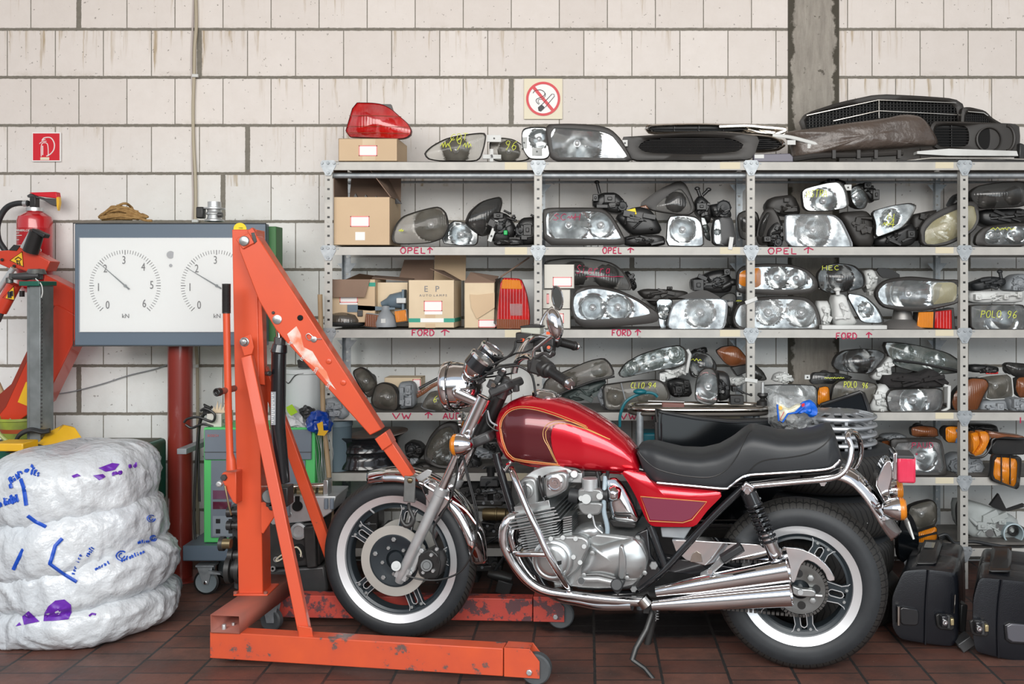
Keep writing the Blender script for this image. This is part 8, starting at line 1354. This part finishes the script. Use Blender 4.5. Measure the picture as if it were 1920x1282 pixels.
root = thing('yellow_box', 'upper yellow metal box at the far left edge on the bench', 'box'); ob('box_body', M().bb(W_(-60,0,4.1).x, W_(172,0,4.1).x, 4.21, 4.33, W_(0,985,4.1).z, W_(0,925,4.1).z), yel, root, bevel=.005); root = thing('yellow_box', 'open yellow metal box at the far left below the upper one', 'box'); ob('box_body', M().bb(W_(-60,0,3.98).x, W_(245,0,4.1).x, 4.21, 4.32, .30, W_(0,1000,4.1).z), yel, root, bevel=.006); ob('dark_slot', M().bb(W_(40,0,4.12).x, W_(215,0,4.12).x, 4.23, 4.31, W_(0,1000,4.1).z, W_(0,1000,4.1).z+.002), blackp, root); ob('latch', M().box(W_(12,1095,4.095), (.03,.02,.05), Matrix.Rotation(.4,3,'Y')), yel, root, bevel=.003); ob('box_leg', M().bb(-2.7,-2.54,4.22,4.31,0,.30), yel, root)
root = thing('paint_bucket', 'paint-smeared lime green bucket on the green bench', 'bucket'); c = W_(180,920,4.52); c.z = wz; ob('bucket_body', M().lathe([(.001,0),(.095,0),(.118,.085),(.124,.088),(.124,.10),(.116,.10),(.10,.03),(.001,.03)], c, (0,0,1), 40), mat('lime_bucket', (.45,.55,.06), .45, col2=(.12,.14,.05), ns=7, nmix=.5), root); ob('label_band', M().lathe([(.1035,.028),(.1085,.048)], c, (0,0,1), 40), mat('rust_band', (.36,.07,.02), .5), root); tag(ob('brush_stick', M().tube([W_(-30,450,4.55), W_(20,560,4.54), W_(105,790,4.53)], .013, 10), wood), 'old brush handle sticking out of the lime green bucket', 'stick'); m = M()
for k in range(3): m.tube(cat([W_(x,y+8*k,4.30-.02*k) for x,y in ((110,915),(150,850),(230,815),(320,830),(375,820))],5), .007, 8)
tag(ob('black_cable', m, blackp), 'coil of black cable behind the grey post on the green bench', 'cable'); tag(ob('green_rope', M().tube(cat([W_(x,y,4.24) for x,y in ((-20,830),(10,870),(50,905),(80,922))],5), .008, 8), mat('pale_green_cord', (.34,.40,.14), .5)), 'pale green cord at the left edge on the green bench', 'cord')
# ---------------- white plastic bags with tyres inside ----------------
bagm = mat('white_plastic_film', (.52,.56,.60), .26, 0, coat=.25, col2=(.66,.69,.71), ns=4, bump=.8, bs=16, bdist=.022)
BAGS = []
def bag(label, cx, cy, z0, z1, rx, ry, seed, tilt=0.0):
    rings = []; n = 150; K = 44; hz = (z1-z0)/2; zc = (z0+z1)/2; N_ = noise.noise
    for i in range(1, K):
        t = math.pi*i/K; ring = []
        for k in range(n):
            a = 2*math.pi*k/n; s, c_ = math.sin(t), math.cos(t); r = abs(s)**.5; zz = -(abs(c_)**.8)*(1 if c_ > 0 else -1); ca, sa = math.cos(a), math.sin(a)
            g = Vector((ca*2.2, sa*2.2, zz*.9+seed)); w_ = N_(g*.9)*.9
            fold = 1-abs(N_(Vector((ca*4.2+w_*1.6+zz*.9, sa*4.2+w_, seed*3+zz*.5)))); fine = 1-abs(N_(Vector((ca*11+zz*3.2+w_*3, sa*11, zz*2.5+seed))))
            f_ = 1+.060*N_(g*.7)+.050*(fold**4-.35)+.022*(fine**4-.35)
            p = Vector((ca*rx*r*f_, sa*ry*r*f_, zz*hz*(1+.10*N_(g*.6)))); p.z += tilt*p.x-(.030*abs(N_(Vector((ca*3, sa*3, seed*2)))) if zz < .2 else 0)*r; p.z = max(p.z, .004-zc)
            ring.append(Vector((cx, cy, zc))+p)
        rings.append(ring)
    m = M().loft(rings); o = tag(ob('plastic_bag', m, bagm, ang=80), label, 'plastic bag', 'white plastic bags with tyres inside, stacked'); BAGS.append((o, bvhtree.BVHTree.FromPolygons([tuple(v) for v in m.v], m.f))); return o
bag('lowest bulging white plastic bag of the stack, resting on the floor', -2.09, 3.965, -.02, .19, .345, .335, 1.3, .03); bag('second white plastic bag from the floor with a purple flower print', -2.10, 3.965, .115, .37, .350, .335, 5.1, .09)
bag('third white plastic bag from the floor with a blue angled line', -2.14, 3.965, .235, .56, .345, .33, 9.7, .12); bag('topmost white plastic bag of the stack with purple print on top', -2.16, 3.975, .43, .765, .335, .325, 14.2, .05)
CO = Vector((0,0,H))
def onbag(i, z, x, y):
    px, py = zp(z, x, y); d_ = (P(px, py, 1.0)-CO).normalized(); h = [q[0] for q in (b[1].ray_cast(CO, d_) for b in BAGS) if q[0] is not None]; return min(h, key=lambda v: (v-CO).length)-d_*.0035 if h else None
def decal(i, z, pts, mt, name='print'):
    q = []; n = len(pts)
    for a in range(n):
        b = (a+1) % n
        for j in range(5): t = j/5; q.append((pts[a][0]*(1-t)+pts[b][0]*t, pts[a][1]*(1-t)+pts[b][1]*t))
    cx, cy = sum(a[0] for a in pts)/n, sum(a[1] for a in pts)/n; rg = []
    for s in (1, .8, .6, .4, .2, .04):
        r = [onbag(i, z, cx+(a-cx)*s, cy+(b-cy)*s) for a, b in q]
        if any(v is None for v in r): return
        rg.append(r)
    ob(name, M().loft(rg, False), mt, BAGS[i][0])
def bline(i, z, lines, w_, mt, name='lettering'):
    m = M()
    for l in lines:
        q = []
        for a in range(len(l)-1):
            for j in range(6): t = j/6; v = onbag(i, z, l[a][0]*(1-t)+l[a+1][0]*t, l[a][1]*(1-t)+l[a+1][1]*t); q.append(v)
        q = [v for v in q if v is not None]
        if len(q) > 2: m.tube(q, w_, 5, flat=.5)
    if m.v: ob(name, m, mt, BAGS[i][0])
def btext(i, z, t, x, y, w_, h_, lw, mt, rot=0):
    ls = strokes(t, w_, h_); c_, s_ = math.cos(R(rot)), math.sin(R(rot)); bline(i, z, [[(x+a*c_-(-b)*s_*1, y+a*s_-b*c_) for a, b in l] for l in ls], lw, mt)
decal(3, 'S', [(535,108),(610,80),(650,85),(625,118),(575,128)], purp); decal(3, 'S', [(505,148),(560,140),(575,155),(540,175)], purp); decal(3, 'S', [(388,150),(420,138),(440,150),(400,162)], purp); btext(3, 'S', 'me', 612, 150, 60, 26, .0045, purp, -12); btext(3, 'S', 'ed', 700, 108, 46, 26, .0045, purp, -6)
bline(3, 'S', [[(112,168),(128,215),(135,260),(143,322)],[(150,368),(190,398),(262,434)],[(55,195),(62,222)]], .0075, bprint, 'blue_line'); btext(3, 'S', 'dirEkt', 26, 312, 82, 42, .0052, bprint, -16); btext(3, 'S', 'n', -2, 322, 16, 40, .0052, bprint, -8); btext(3, 'S', 'hot', 100, 150, 110, 26, .0045, bprint, -24); btext(3, 'S', 'BiN', 60, 190, 60, 30, .005, bprint, -30); btext(3, 'S', 'tEs', 165, 140, 50, 26, .005, bprint, 15)
bline(2, 'S', [[(338,490),(300,530),(280,600),(270,628),(340,680),(432,736)],[(125,550),(100,600),(66,672)]], .0075, bprint, 'blue_line'); btext(2, 'S', 'chsEl', 480, 592, 60, 22, .0028, bprint, -55); btext(2, 'S', 'service', 402, 690, 120, 20, .0022, bprint, -68); btext(2, 'S', 'aktion', 750, 520, 65, 18, .003, bprint, -8); btext(2, 'S', 'direktion', 660, 620, 140, 20, .003, bprint, -22); btext(2, 'S', 'markt', 520, 665, 90, 18, .0026, bprint, -26)
for (x, y, r) in ((662,585,30),(822,382,22),(835,490,18)): bline(2, 'S', [[(x+r*math.cos(k*.55), y+r*.85*math.sin(k*.55)) for k in range(11)], [(x+r*.5*math.cos(k*.7), y+r*.45*math.sin(k*.7)) for k in range(8)]], .0030, bprint, 'round_emblem')
decal(1, 'S', [(240,900),(262,860),(300,828),(350,822),(385,850),(390,890),(372,930),(300,938),(236,940)], purp, 'flower_print'); decal(1, 'S', [(84,968),(105,945),(116,962)], purp); decal(1, 'S', [(120,915),(155,885),(215,942),(130,960)], purp); decal(1, 'S', [(296,893),(315,878),(332,888),(318,908)], bagm, 'flower_centre'); bline(1, 'S', [[(485,912),(500,900),(525,905)]], .004, purp)
decal(0, 'S', [(240,1045),(262,1075),(285,1125),(240,1118),(236,1080)], purp); decal(0, 'S', [(275,1060),(320,1072),(350,1110),(350,1140),(300,1132)], purp); decal(0, 'S', [(845,930),(862,910),(870,965),(850,960)], bprint)
# ---------------- right side and behind the motorcycle ----------------
tyt = tyre_mat('car_tyre_tread', 80.0, 1, False)
for k in range(4):
    L_ = ('lowest car tyre of the stack behind the motorcycle rear wheel', 'second car tyre from the floor behind the motorcycle rear wheel', 'third car tyre from the floor, sprinkled with white specks', 'topmost car tyre of the stack with a yellow chalk ring')[k]
    cx, cy, r = 1.05+(.02,-.01,.015,.0)[k], 4.16, .30; w_ = .185; z0 = k*w_; pr = [(.19,z0+.02),(.21,z0+.004),(.25,z0+.002),(.280,z0+.012),(.296,z0+.03),(.302,z0+.05),(.303,z0+.0925),(.302,z0+.135),(.296,z0+.155),(.280,z0+.173),(.25,z0+.183),(.21,z0+.181),(.19,z0+.165)]
    o = ob('car_tyre', M().lathe(pr, (cx,cy,0), (0,0,1), 90, uv=True), tyt, ang=50); tag(o, L_, 'tyre', 'car tyres stacked behind the motorcycle')
    if k == 2:
        m = M(); rd = random.Random(2)
        for j in range(26): a = R(rd.uniform(-75,-8)); zz = z0+rd.uniform(.02,.16); m.ball((cx+.303*math.cos(a), cy+.303*math.sin(a), zz), rd.uniform(.0015,.004), 6)
        ob('paint_specks', m, whitep, o)
    if k == 3:
        m = M()
        for j in range(14): a = j*.449; aa = R(-52)+.085*math.cos(a); m.ball((cx+.304*math.cos(aa), cy+.304*math.sin(aa), z0+.085+.028*math.sin(a)), .0028, 6)
        ob('chalk_ring', m, ywr, o)
hub = mat('hubcap_silver', (.42,.44,.46), .35, .55)
for k in range(4):
    L_ = ('lowest silver hubcap of the pile on the tyre stack', 'second silver hubcap from the bottom of the pile', 'third silver hubcap from the bottom of the pile', 'topmost silver slotted hubcap of the pile beside the plastic bag')[k]
    c = Vector((1.09, 4.12, .742+k*.037)); t_ = thing('hubcap', L_, 'hubcap', 'silver hubcaps piled on the tyre stack'); r = .172
    ob('cap_rim', M().lathe([(r-.02,.018),(r-.008,.022),(r,.018),(r+.002,.010),(r-.004,.004),(r-.02,.008),(r-.02,.018)], c, (0,0,1), 64), hub, t_)
    ob('cap_dome', M().lathe([(.001,.036),(.03,.037),(.06,.036),(.10,.032),(.105,.026),(.10,.022),(.001,.024)], c, (0,0,1), 48), hub, t_); m = M()
    for j in range(16):
        a = 2*math.pi*j/16; e_ = lambda rr, da, z: c+Vector((rr*math.cos(a+da), rr*math.sin(a+da), z)); m.loft([[e_(.098,-.07,.033), e_(.098,.07,.033), e_(.098,.07,.025), e_(.098,-.07,.025)], [e_(.130,-.05,.029), e_(.130,.05,.029), e_(.130,.05,.02), e_(.130,-.05,.02)], [e_(r-.012,-.11,.021), e_(r-.012,.11,.021), e_(r-.012,.11,.012), e_(r-.012,-.11,.012)]])
    for j in range(8): a = 2*math.pi*j/8; m.box(c+Vector(((r-.012)*math.cos(a), (r-.012)*math.sin(a), .0)), (.012,.012,.02), Matrix.Rotation(a,3,'Z'))
    ob('cap_spokes', m, hub, t_)
# clear bag with printed wrapper
cbm = mat('clear_film', (.80,.84,.85), .08, 0, coat=.6, alpha=.30, bump=1, bs=22, bdist=.03); o = crumple('plastic_bag', 'clear plastic bag with blue and white wrapper beside the hubcaps', 'F', [(160,1050),(200,1000),(330,1030),(440,1020),(480,1080),(475,1150),(420,1220),(330,1250),(200,1250),(165,1180)], 4.02, .12, cbm, 21, amp=.02)
crumple('wrapper', 'crumpled blue and white printed wrapper on the clear bag', 'F', [(385,1045),(430,1028),(470,1070),(475,1130),(440,1150),(375,1110),(330,1130),(300,1115),(350,1070)], 3.93, .03, mat('wrapper_blue', (.005,.12,.62), .35), 25, cat_='wrapper', amp=.006); w1 = crumple('wrapper', 'white and yellow printed wrapper with blue edge left of the blue wrapper', 'F', [(205,1062),(240,1066),(290,1092),(360,1055),(388,1065),(330,1120),(270,1120),(240,1180),(215,1170),(208,1110)], 3.93, .02, mat('wrapper_white', (.82,.80,.62), .4), 27, cat_='wrapper', amp=.005)
ob('wrapper_print', M().cyl(ZP('F',226,1085,3.908), ZP('F',226,1085,3.912), .008, 16), mat('print_orange', (.85,.42,.02), .4), w1); ob('red_print', M().prism([ZP('F',x,y,3.905) for x,y in ((365,1060),(385,1052),(392,1080),(370,1078))], (0,.003,0)), sred, w1); ob('blue_edge', M().tube([ZP('F',x,y,3.908) for x,y in ((205,1062),(208,1110),(215,1170),(240,1180),(275,1125),(335,1115),(390,1070))], .004, 6), MT['wrapper_blue'], w1); ob('red_line', M().tube([ZP('F',x,y,3.905) for x,y in ((250,1110),(222,1165))], .0016, 5), sred, w1)
# steel tray stand
ts = thing('tray_stand', 'tubular steel tray stand between the rack and the motorcycle seat', 'tray stand'); yb, yf, zz = 4.36, 4.14, P(0,769,4.14).z; X_ = lambda px, d: (px-VX)*d/F
xa, xb_ = X_(1183,4.14), X_(1447,4.14); path = chaikin([(xa,yf,zz),(xb_,yf,zz),(xb_,yb,zz),(xa,yb,zz)], 3, True, .18); ob('tube_rim', M().tube(path, .013, 12, closed=True), chromew, ts); ob('tray_sheet', M().prism([Vector(p)-Vector((0,0,.022)) for p in path], (0,0,.006)), mat('tray_steel', (.12,.11,.10), .5, .5, col2=(.24,.23,.21), ns=8), ts); ob('lower_rim', M().tube([Vector(p)-Vector((0,0,.018)) for p in path], .010, 10, closed=True), mat('brown_steel', (.09,.08,.07), .5, .5), ts)
for px, d in ((1200,4.17),(1418,4.20)): ob('leg', M().cyl((X_(px,d),d,0), (X_(px,d),d,zz-.01), .0155, 16), galv, ts)
p = P(1430,752,4.20); ob('knob', M().lathe([(.001,-.02),(.026,-.018),(.026,.0),(.016,.004),(.010,.012),(.018,.02),(.024,.026),(.022,.036),(.001,.038)], p, (0,0,1), 22), blackp, ts); ob('knob_stem', M().cyl(p, p+Vector((0,0,.085)), .008, 12), alu, ts); ob('knob_base', M().box(p-Vector((0,0,.028)), (.07,.05,.022)), mat('tray_steel', (.12,.11,.10), .5), ts, bevel=.005)
tag(ob('tool_grip', M().box(P(1262,760,4.22), (.10,.03,.024), Matrix.Rotation(R(3),3,'Y')), mat('brick_red_plastic', (.20,.09,.075), .6), bevel=.005), 'dull red tool grip lying on the steel tray', 'tool'); tag(ob('tool', M().tube([P(1215,752,4.24), P(1283,754,4.24)], .006, 8), chromew), 'steel rod lying on the steel tray left end', 'tool')
m = M().tube(cat([P(x,y,4.10) for x,y in ((1162,800),(1163,778),(1172,755),(1190,742),(1212,736),(1226,738),(1233,744))],6), .0065, 8); o = tag(ob('air_hose', m, mat('petrol_blue_hose', (.005,.12,.15), .35)), 'petrol blue hose hooked over the left end of the steel tray', 'hose'); ob('hose_bulb', M().ball(P(1200,734,4.10), .030, 18, 0, (1,.7,.42)), MT['petrol_blue_hose'], o)
tag(ob('blue_box', M().bb(X_(1195,4.22), X_(1290,4.22), 4.22, 4.36, .40, P(0,812,4.22).z), mat('petrol_plastic', (.006,.13,.17), .45), bevel=.01), 'petrol blue plastic box under the steel tray behind the seat', 'box'); tag(ob('box_stand', M().bb(X_(1190,4.22), X_(1300,4.22), 4.23, 4.35, 0, .40), darkm), 'dark stand beneath the petrol blue box', 'stand')
# car windows leaning
def glasspane(label, pts, d0, d1, z='a'):
    ys = [y for x, y in pts]; O = [ZP(z, x, y, d1+(d0-d1)*(y-min(ys))/(max(ys)-min(ys))) for x, y in pts]; t_ = thing('car_window', label, 'car window', 'dark car windows leaning on the tray stand'); O = chaikin(O, 1, True, .12); c = sum(O, Vector())/len(O); ob('tinted_glass', M().prism([c+(p-c)*.97 for p in O], (0,.005,0)), mat('tinted_glass', (.003,.004,.005), .12, spec=.25), t_); ob('rubber_seal', M().tube(O, .009, 8, closed=True), blackp, t_); ob('seal_lip', M().tube([c+(p-c)*.93-Vector((0,.003,0)) for p in O], .004, 6, closed=True), framep, t_)
glasspane('long dark tinted car window standing under the steel tray', [(270,250),(300,275),(560,318),(820,342),(1100,330),(1180,300),(1240,480),(1240,1100),(285,1100)], 4.02, 4.08); glasspane('smaller dark triangular car window behind the hubcaps', [(1440,232),(1600,180),(1755,128),(1800,250),(1830,420),(1470,330)], 4.30, 4.38)
# dark glossy curved visor left of the cases
O = [ZP('H',x,y,4.0) for x,y in ((1050,880),(1110,850),(1130,810),(1185,920),(1200,1040),(1150,1130),(1050,1180))]; tag(ob('black_visor', M().prism(chaikin(O,2), (0,.05,0)), MT['tinted_glass'], bevel=.01), 'glossy black curved visor leaning beside the tyre stack', 'car part'); ob('chrome_edge', M().tube([ZP('H',x,y,3.99) for x,y in ((1112,880),(1135,930),(1158,1000))], .004, 6), chromew, THINGS[-1])
# black panniers
def pannier(label, z, fpts, d, depth, dirv, latch, badge, d2):
    t_ = thing('pannier_case', label, 'pannier case', 'black motorcycle panniers on the floor'); dv = Vector(dirv).normalized()*depth
    O = chaikin([ZP(z,x,y,d) for x,y in fpts], 2, True, .14); c = sum(O, Vector())/len(O); f2 = lambda p, s: c+(p-c)*s
    m = M().loft([[f2(p,.90)-dv*.02/depth*depth*.3 for p in O], [f2(p,.97) for p in O], [p+dv*.06 for p in O], [p+dv*.46 for p in O], [f2(p,.985)+dv*.48 for p in O], [f2(p,.985)+dv*.52 for p in O], [p+dv*.54 for p in O], [p+dv*.94 for p in O], [f2(p,.94)+dv for p in O]]); ob('shell', m, casem, t_, ang=50)
    nv = Vector((0,-1,0))
    for xs in badge: pass
    return t_, O, c, dv
def onface(z, pts, d, th, nm, mt, par, bev=.004, it=1): return ob(nm, M().prism(chaikin([ZP(z,x,y,d) for x,y in pts], it, True, .15) if it else [ZP(z,x,y,d) for x,y in pts], (0,th,0)), mt, par, bevel=bev)
t1, O1, c1, dv1 = pannier('left black pannier case with small silver latch, right of the tyre stack', 'O', [(98,760),(150,640),(175,600),(300,590),(482,610),(500,680),(505,1000),(475,1065),(330,1050),(150,1020),(100,950)], 3.70, .46, (.42,.90,0), None, (), 3.7)
def casedet(z, par, seam, cat_rect, latch, dd):
    ob('seam_rib', M().tube(cat([ZP(z,x,y,dd-.008) for x,y in seam],5), .004, 6), casem, par)
    if cat_rect: onface(z, cat_rect, dd-.014, .014, 'reflector_recess', framep, par)
    a, b = latch; o = onface(z, [(a-45,b-45),(a+70,b-35),(a+70,b+60),(a-30,b+50)], dd-.014, .012, 'latch_plate', blackp, par); p = ZP(z,a,b,dd-.03)
    ob('latch', M().box(p+Vector((.004,.004,0)), (.026,.03,.044)), framep, par, bevel=.004); ob('lock', M().lathe([(.010,0),(.010,-.008),(.006,-.009),(.001,-.007)], p+Vector((.002,-.012,0)), (0,1,0), 20), chrome, par, label='round silver lock'); ob('catch', M().box(p+Vector((.034,.0,-.002)), (.014,.02,.026)), mat('brass_catch', (.60,.50,.28), .35, .8), par, bevel=.003); ob('catch_arm', M().box(p+Vector((.020,.004,-.002)), (.012,.022,.05)), darkm, par, bevel=.002)
casedet('O', t1, ((322,600),(312,720),(305,860),(302,1045)), [(150,820),(255,835),(268,860),(262,935),(155,930)], (408,905), 3.70)
ob('silver_strip', M().tube([ZP('O',143,820,3.68), ZP('O',143,930,3.68)], .006, 8), chromew, t1); ob('silver_strip', M().tube([ZP('O',480,748,3.68), ZP('O',474,860,3.68)], .003, 6), chromew, t1); top = c1+Vector((0,0,.165)); ob('carry_handle', M().loft([[top+dv1*s+Vector((x,0,z)) for x, z in ((-.045,-.01),(.045,-.01),(.03,h_),(-.03,h_))] for s, h_ in ((.12,-.02),(.35,.012),(.5,.016),(.7,.012),(.95,-.02))]), blackp, t1, bevel=.006); ob('handle_recess', M().prism([top+dv1*.4+Vector((-.02,0,.016)), top+dv1*.6+Vector((-.02,0,.016)), top+dv1*.6+Vector((.02,0,.014)), top+dv1*.4+Vector((.02,0,.014))], (0,0,.003)), framep, t1)
t2, O2, c2, dv2 = pannier('right black pannier case cut off by the picture edge', 'O', [(582,780),(615,660),(640,640),(760,650),(1040,680),(1060,1000),(1040,1200),(890,1160),(740,1130),(600,1095),(582,1000)], 3.60, .46, (.42,.90,0), None, (), 3.6)
casedet('O', t2, ((760,660),(742,800),(735,950),(740,1125)), None, (612,942), 3.60); onface('O', [(790,920),(960,935),(965,1040),(800,1030)], 3.582, .012, 'reflector_panel', mat('smoked_reflector', (.10,.10,.115), .15, coat=.8), t2); onface('O', [(775,912),(980,930),(985,1050),(785,1040)], 3.588, .012, 'reflector_recess', framep, t2); top = c2+Vector((-.02,0,.19)); ob('carry_handle', M().loft([[top+dv2*s+Vector((x,0,z)) for x, z in ((-.045,-.01),(.045,-.01),(.03,h_),(-.03,h_))] for s, h_ in ((.12,-.02),(.35,.01),(.5,.014),(.7,.01),(.95,-.02))]), blackp, t2, bevel=.006)
tag(ob('case_fitting', M().prism([ZP('O',x,y,3.78) for x,y in ((515,805),(560,810),(545,985),(505,975))], (0,.06,0)), blackp, bevel=.006), 'upright black fitting between the two pannier cases', 'fitting')
m = M().box(ZP('O',535,1030,3.70), (.06,.06,.04), Matrix.Rotation(-.6,3,'Y')); m.cyl(ZP('O',500,1060,3.68), ZP('O',565,1010,3.68), .010, 10); tag(ob('case_clip', m, darkm, bevel=.003), 'dark clip lying on the floor between the pannier cases', 'clip')
tag(ob('black_bracket', M().tube(cat([ZP('H',x,y,4.1) for x,y in ((1180,1100),(1230,1070),(1300,1060),(1320,1080),(1260,1100))],4), .012, 8), blackp), 'black bent bracket lying above the left pannier case', 'bracket'); tag(ob('grey_rail', M().tube([ZP('O',190,560,3.95), ZP('O',300,480,4.25)], .010, 10), greyp), 'grey rail running back above the left pannier case', 'rail')

fin()
